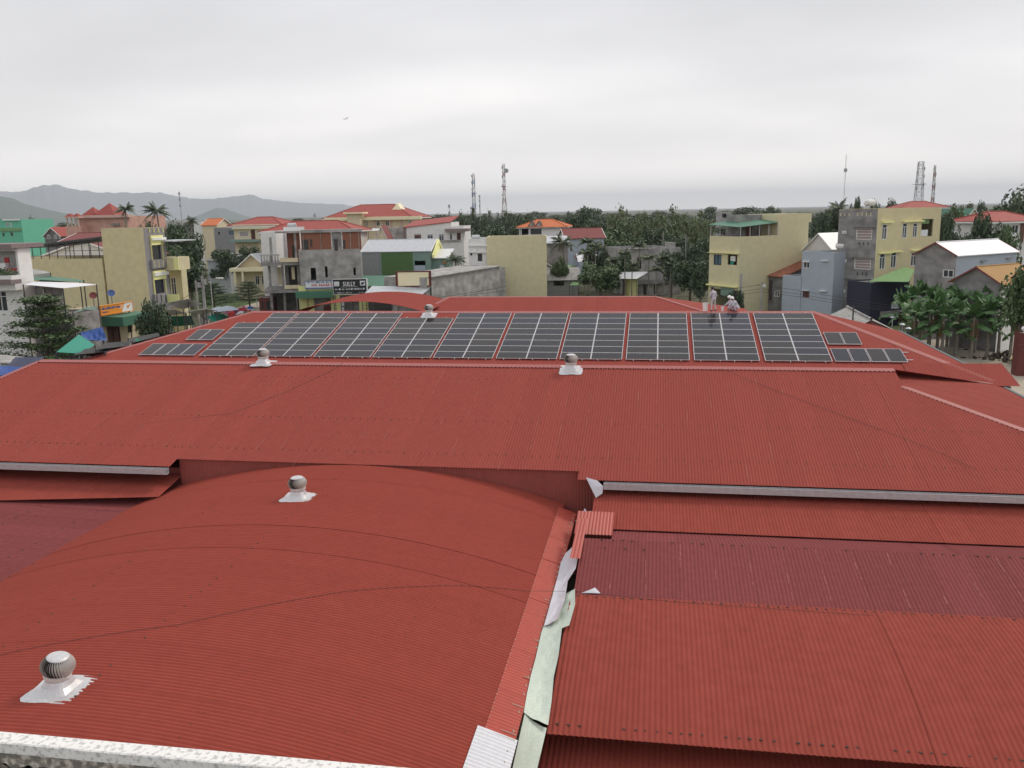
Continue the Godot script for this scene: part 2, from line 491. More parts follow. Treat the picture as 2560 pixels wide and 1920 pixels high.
func market() -> void:
	# back hall, the one that carries the panels
	var a := thing("market_hall", "long red hipped metal roof carrying the blocks of solar panels", "market hall", Vector3(-10, 0, -62.5))
	var oa := a.position
	var ya := func(z: float) -> float: return 7.35 - SL * (z + 62.5)
	var topA := func(s: float) -> Vector3:
		var z := -62.5
		if s > 10.7: z += (s - 10.7) / 8.3 * 10.7
		if s < -30.7: z += (-30.7 - s) / 10.1 * 10.7
		return Vector3(s, ya.call(z), z) - oa
	var botA := func(s: float) -> Vector3: return Vector3(s, ya.call(-50.9), -50.9) - oa if s < 16.5 else Vector3(s, ya.call(-51.8), -51.8) - oa
	sheets(a, -40.7, 18.9, 1.06, 0.132, 0.009, Vector3.RIGHT, plane_lines(topA, botA, nf), "roof_red")
	var nr := Vector3(2.75, 8.3, 0).normalized()
	var topR := func(s: float) -> Vector3:
		var x := 10.7 + absf(s + 62.5) / 10.7 * 8.3
		return Vector3(x, 7.35 - (x - 10.7) / 8.3 * 2.75, s) - oa
	var botR := func(s: float) -> Vector3: return Vector3(19.0, 4.6, s) - oa
	sheets(a, -73.1, -51.9, 1.06, 0.132, 0.009, Vector3.BACK, plane_lines(topR, botR, nr), "roof_red")
	var mb := MB.new()
	var P := func(x: float, y: float, z: float) -> Vector3: return Vector3(x, y, z) - oa
	mb.slab([P.call(10.7, 7.35, -62.5), P.call(19, 4.6, -73.2), P.call(-40.8, 4.6, -73.2), P.call(-30.7, 7.35, -62.5)], Vector3(0, -0.02, 0))
	put("back_slope", mb, "roof_red_1", a)
	mb = MB.new()
	mb.slab([P.call(-30.7, 7.35, -62.5), P.call(-40.8, 4.6, -73.2), P.call(-40.8, 4.6, -51.8)], Vector3(0, -0.02, 0))
	put("end_slope", mb, "roof_red_1", a)
	cap_strip(a, P.call(-30.7, 7.35, -62.5), P.call(10.7, 7.35, -62.5), Vector3(0, -0.09, 0.33), Vector3(0, -0.09, -0.33))
	cap_strip(a, P.call(10.7, 7.35, -62.5), P.call(18.9, 4.63, -51.9), Vector3(-0.25, -0.05, 0.16), Vector3(0.22, -0.08, -0.22), "hip_cap")
	cap_strip(a, P.call(-40.7, 4.63, -51.9), P.call(-30.7, 7.35, -62.5), Vector3(0.25, -0.05, 0.16), Vector3(-0.22, -0.08, -0.22), "hip_cap")
	sheets(a, 14.4, 19.95, 1.06, 0.132, 0.012, Vector3.RIGHT, plane_lines(func(s: float) -> Vector3: return P.call(s, ya.call(-54.15) + 0.035, -54.15), func(s: float) -> Vector3: return P.call(s, ya.call(-51.2) + 0.035, -51.2), nf), "roof_red", "eave_sheet")
	mb = MB.new()
	mb.box(P.call(19.1, 4.55, -62.6), Vector3(0.2, 0.18, 21.2))
	put("gutter", mb, "dark_gutter", a)
	mb = MB.new()
	mb.span(P.call(-39.5, 0, -72), P.call(17.8, 4.5, -53))
	put("wall", mb, "cream_wall", a)
	mb = MB.new()
	for z in [-60.2, -57.6, -55.0, -52.8]:
		var ps := []
		var x := -38.0
		while x < 17.0:
			if topA.call(x).z + oa.z < z: ps.append(P.call(x, ya.call(z), z))
			x += 0.36
		screw_row(mb, ps, nf, Vector3(0, -SL, 1))
	put("roof_screws", mb, "screw", a, "stuff")

	# front hall
	var d := thing("market_hall", "wide red corrugated metal roof with grey eave gutters in front of the solar panels", "market hall", Vector3(-11, 0, -42))
	var od := d.position
	var Q := func(x: float, y: float, z: float) -> Vector3: return Vector3(x, y, z) - od
	var yd := func(z: float) -> float: return 7.03 - SL * (z + 42.0)
	var topD := func(s: float) -> Vector3:
		var z := -42.0
		if s > 10.85: z = -40.1 + (s - 10.85) / 8.15 * 8.3
		if s < -33.2: z += (-33.2 - s) / 3.8 * 10.2
		return Q.call(s, yd.call(z), z)
	var eaveD := func(s: float) -> float: return -32.4 if s > -19.83 and s < -2.92 else -31.8
	var botD := func(s: float) -> Vector3: return Q.call(s, yd.call(eaveD.call(s)), eaveD.call(s))
	for seg in [[-36.9, -19.83], [-19.83, -2.92], [-2.92, 10.85], [10.85, 18.95]]:
		sheets(d, seg[0], seg[1], 1.06, 0.118, 0.0105, Vector3.RIGHT, plane_lines(topD, botD, nf), "roof_red")
	var nh := Vector3(2.13, 8.15, 0).normalized()
	var topH := func(s: float) -> Vector3:
		var x := 10.85 + maxf(0.0, absf(s + 42.0) - 1.9) / 8.3 * 8.15
		return Q.call(x, 6.54 - (x - 10.85) / 8.15 * 2.13, s)
	sheets(d, -52.1, -31.9, 1.06, 0.118, 0.0105, Vector3.BACK, plane_lines(topH, func(s: float) -> Vector3: return Q.call(19.0, 4.41, s), nh), "roof_red")
	mb = MB.new()
	mb.slab([Q.call(10.85, 6.55, -43.85), Q.call(18.95, 4.42, -52.1), Q.call(-37, 4.42, -52.1), Q.call(-33.2, 7.03, -42), Q.call(10.85, 7.03, -42)], Vector3(0, -0.02, 0))
	put("back_slope", mb, "roof_red_0", d)
	mb = MB.new()
	mb.slab([Q.call(-33.2, 7.03, -42), Q.call(-37, 4.42, -52.1), Q.call(-37, 4.42, -31.8)], Vector3(0, -0.02, 0))
	put("end_slope", mb, "roof_red_0", d)
	mb = MB.new()
	mb.tri(Q.call(10.85, 6.5, -40.0), Q.call(10.85, 6.5, -44.0), Q.call(10.85, 7.0, -42))
	put("gablet", mb, "roof_red_2", d)
	cap_strip(d, Q.call(-33.2, 7.03, -42), Q.call(10.85, 7.03, -42), Vector3(0, -0.075, 0.36), Vector3(0, -0.11, -0.42))
	cap_strip(d, Q.call(10.8, 6.56, -40.2), Q.call(18.9, 4.43, -31.9), Vector3(-0.10, -0.03, 0.14), Vector3(0.42, -0.13, -0.20), "hip_cap")
	cap_strip(d, Q.call(10.9, 6.56, -43.85), Q.call(18.9, 4.45, -52.0), Vector3(0.16, -0.04, 0.10), Vector3(-0.1, -0.04, -0.14), "hip_cap")
	cap_strip(d, Q.call(-36.9, 4.43, -31.9), Q.call(-33.3, 6.98, -41.8), Vector3(0.22, -0.03, 0.12), Vector3(-0.3, -0.13, -0.10), "hip_cap")
	mb = MB.new()
	mb.span(Q.call(-36, 0, -51), Q.call(18.0, 4.0, -33.0))
	put("wall", mb, "fascia_1", d)
	# the fascia of upright sheets over the vault
	sheets(d, -19.8, -2.2, 1.06, 0.118, 0.008, Vector3.RIGHT, plane_lines(func(s: float) -> Vector3: return Q.call(s, 4.53, -32.52), func(s: float) -> Vector3: return Q.call(s, 2.7, -32.52), Vector3.BACK), "fascia", "fascia_sheet")
	mb = MB.new()
	for z in [-40.35, -36.2, -33.4]:
		var ps := []
		var x := -35.0
		while x < 16.5:
			if topD.call(x).z + od.z < z: ps.append(Q.call(x, yd.call(z), z))
			x += 0.354
		screw_row(mb, ps, nf, Vector3(0, -SL, 1))
	put("roof_screws", mb, "screw", d, "stuff")
	# scratched sheet laps
	mb = MB.new()
	for i in 50:
		var x := -36.9 + 1.062 * i
		if x > 10.5: break
		var z := -41.2
		while z < -32.6:
			var l := rng.randf_range(0.1, 1.0)
			if rng.randf() < 0.38 and x > -28:
				mb.box(Q.call(x + rng.randf_range(-0.01, 0.01), yd.call(z + l * 0.5) + 0.014, z + l * 0.5), Vector3(rng.randf_range(0.006, 0.016), 0.004, l), Basis(Vector3.RIGHT, atan(SL)))
			z += l + 0.1
	put("scratched_laps", mb, "scratch", d, "stuff")
	for seg in [[-37.2, -19.9, -31.76], [-1.92, 19.0, -31.76]]:
		mb = MB.new()
		var x0: float = seg[0]
		var x1: float = seg[1]
		var z: float = seg[2]
		# an open trough: front board, floor, back, rolled lip
		mb.span(Q.call(x0, 4.12, z + 0.15), Q.call(x1, 4.345, z + 0.165))
		mb.span(Q.call(x0, 4.115, z - 0.05), Q.call(x1, 4.13, z + 0.15))
		mb.span(Q.call(x0, 4.13, z - 0.065), Q.call(x1, 4.36, z - 0.05))
		mb.tube(Q.call(x0, 4.35, z + 0.155), Q.call(x1, 4.35, z + 0.155), 0.014, 0.014, 8)
		var gx := x0 + 1.0
		while gx < x1:
			mb.span(Q.call(gx, 4.115, z + 0.164), Q.call(gx + 0.03, 4.36, z + 0.172))
			gx += 6.0
		put("gutter", mb, "gutter", d)
	mb = MB.new()
	mb.box(Q.call(19.12, 4.36, -42), Vector3(0.18, 0.16, 20.2))
	put("gutter", mb, "dark_gutter", d)
	mb = MB.new()
	var wl := func(s: float) -> Array: return [[Q.call(s, 4.44, -51.75), nf], [Q.call(s, 4.33, -51.35), nf]]
	sheet(mb, 17.6, 19.6, 0.132, 0.02, Vector3.RIGHT, wl)
	put("lining_sheet", mb, "white_sheet", d)

	# far hall and the far vault beside it
	var b := thing("market_hall", "red hipped metal roof standing beyond the solar panels", "market hall", Vector3(-10, 0, -81))
	var ob := b.position
	var R := func(x: float, y: float, z: float) -> Vector3: return Vector3(x, y, z) - ob
	var topB := func(s: float) -> Vector3:
		var z := -81.0
		if s > -0.2: z += (s + 0.2) / 8.8 * 7.7
		if s < -19.6: z += (-19.6 - s) / 4.2 * 7.7
		return R.call(s, 6.64 - SL * (z + 81.0), z)
	sheets(b, -23.6, 8.4, 1.06, 0.132, 0.010, Vector3.RIGHT, plane_lines(topB, func(s: float) -> Vector3: return R.call(s, 6.64 - SL * 7.7, -73.3), nf), "roof_red")
	mb = MB.new()
	mb.slab([R.call(-0.2, 6.64, -81), R.call(8.6, 4.66, -88.7), R.call(-23.8, 4.66, -88.7), R.call(-19.6, 6.64, -81)], Vector3(0, -0.02, 0))
	put("back_slope", mb, "roof_red_1", b)
	for sd in [[-0.2, 8.6], [-19.6, -23.8]]:
		mb = MB.new()
		mb.slab([R.call(sd[0], 6.64, -81), R.call(sd[1], 4.66, -73.3), R.call(sd[1], 4.66, -88.7)], Vector3(0, -0.02, 0))
		put("end_slope", mb, "roof_red_1", b)
	cap_strip(b, R.call(-19.6, 6.64, -81), R.call(-0.2, 6.64, -81), Vector3(0, -0.08, 0.3), Vector3(0, -0.08, -0.3))
	cap_strip(b, R.call(-0.2, 6.64, -81), R.call(8.5, 4.68, -73.4), Vector3(-0.15, -0.03, 0.17), Vector3(0.17, -0.05, -0.17), "hip_cap")
	cap_strip(b, R.call(-23.7, 4.68, -73.4), R.call(-19.6, 6.64, -81), Vector3(0.2, -0.05, 0.1), Vector3(-0.2, -0.05, -0.1), "hip_cap")
	mb = MB.new()
	mb.span(R.call(-22.5, 0, -88), R.call(7.5, 4.6, -74))
	put("wall", mb, "cream_wall", b)

	var cv := thing("market_hall", "low arched red metal roof in front of the black shop sign", "market hall", Vector3(-26.2, 0, -76))
	var arcC := func(s: float) -> Array:
		var out := []
		for i in 25:
			var x := lerpf(-8.6, 6.2, i / 24.0)
			var nn := Vector3(x, sqrt(20.5 * 20.5 - x * x), 0) / 20.5
			out.append([Vector3(0, 6.98 - 20.5, s + 76) + nn * 20.5, nn])
		return out
	sheets(cv, -83.0, -73.4, 1.06, 0.132, 0.010, Vector3.BACK, arcC, "roof_red")
	mb = MB.new()
	mb.span(Vector3(-7.5, 0, -6.5), Vector3(5.2, 5.0, 2.2))
	put("wall", mb, "cream_wall", cv)

	# the vault nearest the parapet
	var v := thing("market_vault", "big arched red corrugated roof behind the weathered white parapet", "vaulted roof", Vector3(-12, 0, -23))
	var arcV := func(x0: float, x1: float, lift: float, nseg: int) -> Callable:
		return func(s: float) -> Array:
			var out := []
			for i in nseg + 1:
				var x := lerpf(x0, x1, float(i) / nseg) + 12.0
				var nn := Vector3(x, sqrt(27.5 * 27.5 - x * x), 0) / 27.5
				out.append([Vector3(0, 4.53 - 27.5, s + 23) + nn * (27.5 + lift), nn])
			return out
	sheets(v, -32.45, -13.55, 1.0, 0.125, 0.011, Vector3.BACK, arcV.call(-20.85, -3.5, 0.0, 34), "vault_red")
	sheets(v, -31.9, -13.75, 1.0, 0.125, 0.011, Vector3.BACK, arcV.call(-3.66, -2.97, 0.012, 4), "edge_new", "edge_sheet")
	sheets(v, -32.0, -13.6, 1.0, 0.125, 0.0095, Vector3.BACK, func(s: float) -> Array:
		var out := []
		for i in 7:
			var x := lerpf(-34.0, -20.7, i / 6.0)
			out.append([Vector3(x + 12.0, 3.05 + 0.030 * (-20.85 - x), s + 23), Vector3(0.030, 1, 0).normalized()])
		return out, "maroon", "side_sheet")
	mb = MB.new()
	mb.span(Vector3(-21.5, 0, -8.8), Vector3(8.4, 1.5, 9.2))
	put("wall", mb, "cream_wall", v)
	mb = MB.new()
	var on := func(x: float, z: float) -> Vector3:
		var q := x + 12.0
		return Vector3(q, 4.53 - 27.5 + sqrt(27.5 * 27.5 - q * q), z + 23)
	var nv := func(x: float) -> Vector3: return Vector3(x + 12, sqrt(27.5 * 27.5 - (x + 12) * (x + 12)), 0) / 27.5
	for x in [-20.75, -15.7, -12.15, -9.2, -6.3]:
		var ps := []
		var z := -31.8
		while z < -14.0:
			ps.append(on.call(x + rng.randf_range(-0.03, 0.03), z))
			z += 0.44 if x > -18 else 0.36
		screw_row(mb, ps, nv.call(x), Vector3(0, 0, 1).rotated(Vector3.UP, 0.5), 1.1 if x < -12 else 0.55)
	for k in 500:
		var x := rng.randf_range(-20, -4)
		var z := rng.randf_range(-31, -14)
		mb.box(on.call(x, z) + nv.call(x) * 0.01, Vector3(0.014, 0.01, 0.018))
	for x in [-27.5, -24.5, -22.0]:
		var ps := []
		for k in 26: ps.append(Vector3(x + 12, 3.06 + 0.030 * (-20.85 - x), -9 + k * 0.7))
		screw_row(mb, ps, Vector3.UP, Vector3(0.5, 0, 1), 1.2)
	put("roof_screws", mb, "screw", v, "stuff")
	mb = MB.new()
	# studs and wire ends along the sheet edge, grey rivets along the joint
	for k in 46:
		var z := -31.6 + k * 0.385
		if rng.randf() < 0.75: mb.lathe(on.call(-3.06, z), [Vector2(0.032, 0.0), Vector2(0.030, 0.02), Vector2(0.012, 0.035), Vector2(0.01, 0.06), Vector2(0.0, 0.06)], 8)
		mb.box(on.call(-3.64, z) + Vector3(0, 0.02, 0), Vector3(0.025, 0.014, 0.025))
		mb.box(on.call(-3.64, z + 0.19) + Vector3(0, 0.02, 0), Vector3(0.022, 0.012, 0.022))
	for q in [[-30.6, 0.14], [-24.0, 0.2], [-21.5, 0.16], [-19.6, 0.16], [-18.3, 0.24], [-17.2, 0.3], [-17.0, 0.45], [-23.0, 0.1]]:
		mb.tube(on.call(-3.0 - q[1], q[0]) + Vector3(0, 0.05, 0), on.call(-2.97, q[0]) + Vector3(0, 0.06, 0), 0.009, 0.009, 6)
	put("edge_bolts", mb, "washer", v, "stuff")
	# a loose white corrugated sheet over the end of the edge strip
	mb = MB.new()
	sheet(mb, -17.05, -14.6, 0.125, 0.013, Vector3.BACK, arcV.call(-3.82, -2.93, 0.04, 4))
	tag(put("patch_sheet", mb, "white_sheet", self), "white corrugated offcut laid over the orange edge strip of the vault", "metal sheet").position = v.position

	# infill roofs between the vault and the front hall
	var e := thing("lean_to_roof", "plain red corrugated strip of roof tucked below the grey gutter beside the maroon roof", "lean-to roof", Vector3(7, 0, -30))
	var ne := Vector3(0, 1, 0.158).normalized()
	sheets(e, -2.25, 17.0, 1.06, 0.118, 0.0105, Vector3.RIGHT, plane_lines(func(s: float) -> Vector3: return Vector3(s - 7, 4.02, -2.6), func(s: float) -> Vector3: return Vector3(s - 7, 3.475, 0.85), ne), "infill_red")
	posts(e, [-8.0, 0.0, 9.0], -2.0, 3.7)
	var el := thing("lean_to_roof", "short red corrugated strip of roof whose eave laps over the maroon side of the vault", "lean-to roof", Vector3(-28, 0, -31))
	sheets(el, -38.0, -19.82, 1.06, 0.118, 0.0105, Vector3.RIGHT, plane_lines(func(s: float) -> Vector3: return Vector3(s + 28, 3.78, -1.75), func(s: float) -> Vector3:
		var z := -30.81 + (-19.82 - s) * 0.12
		return Vector3(s + 28, 3.65 - 0.158 * (z + 32.2), z + 31), ne), "infill_red")
	posts(el, [-9.0, 0.0, 7.5], -1.0, 3.3)
	var fm := thing("lean_to_roof", "maroon corrugated roof with faded streaks between two red roofs", "lean-to roof", Vector3(7, 0, -26))
	var nb := Vector3(0, 1, -0.208).normalized()
	sheets(fm, -1.4, 17.0, 1.06, 0.118, 0.0105, Vector3.RIGHT, plane_lines(func(s: float) -> Vector3: return Vector3(s - 7, 3.30, -3.7), func(s: float) -> Vector3: return Vector3(s - 7, 3.80, -1.3), nb), "maroon", "rear_sheet")
	sheets(fm, -2.35, 17.0, 1.06, 0.118, 0.0105, Vector3.RIGHT, plane_lines(func(s: float) -> Vector3: return Vector3(s - 7, 3.81, -1.33), func(s: float) -> Vector3: return Vector3(s - 7, 3.20, 2.1), Vector3(0, 1, 0.176).normalized()), "maroon")
	posts(fm, [-8.0, 0.0, 9.0], 0.5, 3.2)
	mb = MB.new()
	for k in 60:
		var p := Vector3(-9.0 + k * 0.32, 3.81, -1.25)
		if rng.randf() < 0.6: screw_row(mb, [p, p + Vector3(0.1, -0.08, 0.5)] if k < 6 else [p], Vector3(0, 1, 0.17).normalized(), Vector3(1, 0, 0.1), 1.2)
	put("roof_screws", mb, "screw", fm, "stuff")
	mb = MB.new()
	for k in 17:
		var x := -8.3 + k * 1.06
		var z := -1.2
		while z < 1.9:
			var l := rng.randf_range(0.08, 0.6)
			if rng.randf() < 0.45: mb.box(Vector3(x + rng.randf_range(-0.02, 0.02), 3.81 - 0.1765 * (z + l * 0.5 + 1.33) + 0.013, z + l * 0.5), Vector3(rng.randf_range(0.008, 0.02), 0.004, l), Basis(Vector3.RIGHT, 0.175))
			z += l + 0.08
	put("scratched_laps", mb, "scratch", fm, "stuff")
	var g := thing("lean_to_roof", "bowed red corrugated roof edged by the pale green flashing", "lean-to roof", Vector3(7, 0, -21))
	var arcG := func(s: float) -> Array:
		var out := []
		for i in 17:
			var t := i / 16.0
			var z := lerpf(-24.15, -18.15, t)
			var y := 3.27 + 0.06 * t - 0.80 * t * t
			out.append([Vector3(s - 7, y, z + 21), Vector3(0, 6.0, -(0.06 - 1.6 * t)).normalized()])
		return out
	sheets(g, -2.42, 17.0, 1.06, 0.1325, 0.011, Vector3.RIGHT, arcG, "infill_red")
	posts(g, [-8.0, 0.0, 9.0], 1.0, 2.6)
	mb = MB.new()
	for t: float in [0.02, 0.95]:
		var ps := []
		for k in 70: ps.append(Vector3(-9.2 + k * 0.26, 3.27 + 0.06 * t - 0.80 * t * t + 0.004, lerpf(-3.15, 2.85, t)))
		screw_row(mb, ps, Vector3(0, 1, 0.02 if t < 0.5 else 0.25).normalized(), Vector3(1, 0, 0.25), 1.15)
	for k in 160:
		var t := rng.randf()
		mb.box(Vector3(rng.randf_range(-9, 9), 3.285 + 0.06 * t - 0.80 * t * t, lerpf(-3.15, 2.85, t)), Vector3(0.014, 0.01, 0.018))
	put("roof_screws", mb, "screw", g, "stuff")
	var hh := thing("lean_to_roof", "red corrugated roof lying lower in the shade of the bowed roof's eave", "lean-to roof", Vector3(7, 0, -15))
	sheets(hh, -2.6, 17.0, 1.06, 0.1325, 0.011, Vector3.RIGHT, plane_lines(func(s: float) -> Vector3: return Vector3(s - 7, 1.98, -4.6), func(s: float) -> Vector3: return Vector3(s - 7, 0.95, 1.9), Vector3(0, 1, 0.158).normalized()), "vault_red")
	posts(hh, [-8.0, 0.0, 9.0], -1.0, 1.2)
	flashings()

	# parapet
	var pp := thing("parapet", "weathered white parapet with a cracked coping and mossy plaster below", "parapet", Vector3(-12, 0, -13.3))
	mb = MB.new()
	mb.span(Vector3(-8, 0, -0.14), Vector3(9.4, 4.50, 0.13))
	put("wall", mb, "moss", pp)
	# flaking plaster: plates of old render of uneven outline on the wall
	var x := -7.9
	mb = MB.new()
	while x < 9.2:
		var w := rng.randf_range(0.25, 0.7)
		var low := rng.randf_range(4.05, 4.32)
		var ring := []
		for q in 5: ring.append(Vector3(x + w * q / 4.0, low + rng.randf_range(-0.09, 0.09), 0.133))
		mb.slab(ring + [Vector3(x + w, 4.50, 0.133), Vector3(x, 4.50, 0.133)], Vector3(0, 0, -0.002))
		x += w
	put("plaster", mb, "stucco_old", pp)
	var cop := MB.new()
	var edges := [-8.0, -0.55, 9.4]
	for i in 2:
		# coping lengths with a chipped top edge and a crack between them
		var x0: float = edges[i] + (0.008 if i else 0.0)
		var x1: float = edges[i + 1]
		var nseg := 60
		for k in nseg:
			var a0 := lerpf(x0, x1, float(k) / nseg)
			var a1 := lerpf(x0, x1, float(k + 1) / nseg)
			var h0 := coping_chip(a0)
			var h1 := coping_chip(a1)
			cop.quad(Vector3(a0, 4.50, 0.165), Vector3(a1, 4.50, 0.165), Vector3(a1, 4.70 + h1, 0.165 + h1), Vector3(a0, 4.70 + h0, 0.165 + h0))
			cop.quad(Vector3(a0, 4.70 + h0, 0.165 + h0), Vector3(a1, 4.70 + h1, 0.165 + h1), Vector3(a1, 4.72 + h1 * 0.5, 0.14), Vector3(a0, 4.72 + h0 * 0.5, 0.14))
			cop.quad(Vector3(a0, 4.72 + h0 * 0.5, 0.14), Vector3(a1, 4.72 + h1 * 0.5, 0.14), Vector3(a1, 4.73, -0.15), Vector3(a0, 4.73, -0.15))
			cop.quad(Vector3(a1, 4.50, -0.16), Vector3(a0, 4.50, -0.16), Vector3(a0, 4.73, -0.15), Vector3(a1, 4.73, -0.15))
			cop.quad(Vector3(a0, 4.50, -0.16), Vector3(a1, 4.50, -0.16), Vector3(a1, 4.50, 0.165), Vector3(a0, 4.50, 0.165))
		cop.quad(Vector3(x1, 4.5, 0.165), Vector3(x1, 4.5, -0.16), Vector3(x1, 4.73, -0.15), Vector3(x1, 4.70, 0.165))
		cop.quad(Vector3(x0, 4.5, -0.16), Vector3(x0, 4.5, 0.165), Vector3(x0, 4.70, 0.165), Vector3(x0, 4.73, -0.15))
	put("coping", cop, "whitewash", pp)
	var cable := MB.new()
	var pts := []
	var way := [[-19.5, -15.2], [-15.4, -16.8], [-11.7, -18.4], [-8.4, -21.3], [-5.6, -23.2], [-3.5, -24.3]]
	for i in 5:
		for k in 8: pts.append(on.call(lerpf(way[i][0], way[i + 1][0], k / 8.0), lerpf(way[i][1], way[i + 1][1], k / 8.0)) + Vector3(-12, 0.026, -23))
	pts.append(Vector3(-2.2, 3.30, -24.3)); pts.append(Vector3(0.5, 3.30, -23.95)); pts.append(Vector3(6, 3.30, -23.75))
	cable.path(pts, 0.005, 0.005, 6)
	tag(put("cable", cable, "cable", self), "thin dark cable lying loose across the arched roof", "cable")
	cable = MB.new()
	cable.path([Vector3(-23.5, 5.28, -35.2), Vector3(-19.3, 5.62, -36.45), Vector3(-17.6, 6.2, -38.7), Vector3(-16.2, 6.80, -41.0), Vector3(-15.9, 7.06, -41.9)], 0.007, 0.007, 6)
	tag(put("cable", cable, "cable", self), "thin dark cable hanging down the red roof from between the two ridge vents", "cable")
	cable = MB.new()
	cable.path([Vector3(3.0, 7.04, -41.6), Vector3(5.2, 6.45, -39.6), Vector3(8.8, 5.62, -36.3), Vector3(10.6, 5.2, -34.6), Vector3(11.6, 4.88, -33.4)], 0.007, 0.007, 6)
	tag(put("cable", cable, "cable", self), "thin dark cable running down the red roof toward its hip", "cable")

func coping_chip(x: float) -> float:
	var s := sin(x * 7.3) + sin(x * 17.1 + 1.0) * 0.7 + sin(x * 41.0) * 0.5
	return -0.018 * maxf(0.0, s - 1.0) - 0.003 * s

func posts(parent: Node, xs: Array, z: float, top: float) -> void:
	for x: float in xs:
		var mb := MB.new()
		mb.span(Vector3(x - 0.05, 0, z - 0.05), Vector3(x + 0.05, top, z + 0.05))
		put("post", mb, "steel_dark", parent)

func ribbon(mb: MB, rows: Array, thick := 0.004) -> void:
	# rows of points across; the sheet between them, a little crumpled already by its points
	for i in rows.size() - 1:
		for j in rows[i].size() - 1:
			mb.quad(rows[i + 1][j], rows[i + 1][j + 1], rows[i][j + 1], rows[i][j])
			mb.quad(rows[i][j] - Vector3(0, thick, 0), rows[i][j + 1] - Vector3(0, thick, 0), rows[i + 1][j + 1] - Vector3(0, thick, 0), rows[i + 1][j] - Vector3(0, thick, 0))

func flashing_strip(label: String, mname: String, prof: Array, lift: float) -> void:
	# prof: [z, x from, x to, y from, y to]
	var t := thing("flashing", label, "flashing", Vector3(-2.7, 3.0, prof[0][0]))
	var mb := MB.new()
	var rows := []
	var fn := FastNoiseLite.new()
	fn.seed = int(absf(prof[0][0]) * 10); fn.frequency = 1.3
	var nrow := 0
	for i in prof.size() - 1:
		var steps := maxi(1, int(absf(prof[i + 1][0] - prof[i][0]) / 0.12))
		for k in steps + (1 if i == prof.size() - 2 else 0):
			var f := float(k) / steps
			var r := []
			for j in 9:
				var u := j / 8.0
				var z: float = lerpf(prof[i][0], prof[i + 1][0], f)
				var x: float = lerpf(lerpf(prof[i][1], prof[i + 1][1], f), lerpf(prof[i][2], prof[i + 1][2], f), u)
				var y: float = lerpf(lerpf(prof[i][3], prof[i + 1][3], f), lerpf(prof[i][4], prof[i + 1][4], f), u)
				y += lift - 0.05 * sin(u * PI) + fn.get_noise_2d(x * 1.5, z) * 0.07 * sin(u * PI)
				r.append(Vector3(x, y, z) - t.position)
			rows.append(r)
			nrow += 1
	ribbon(mb, rows)
	put("strip", mb, mname, t)

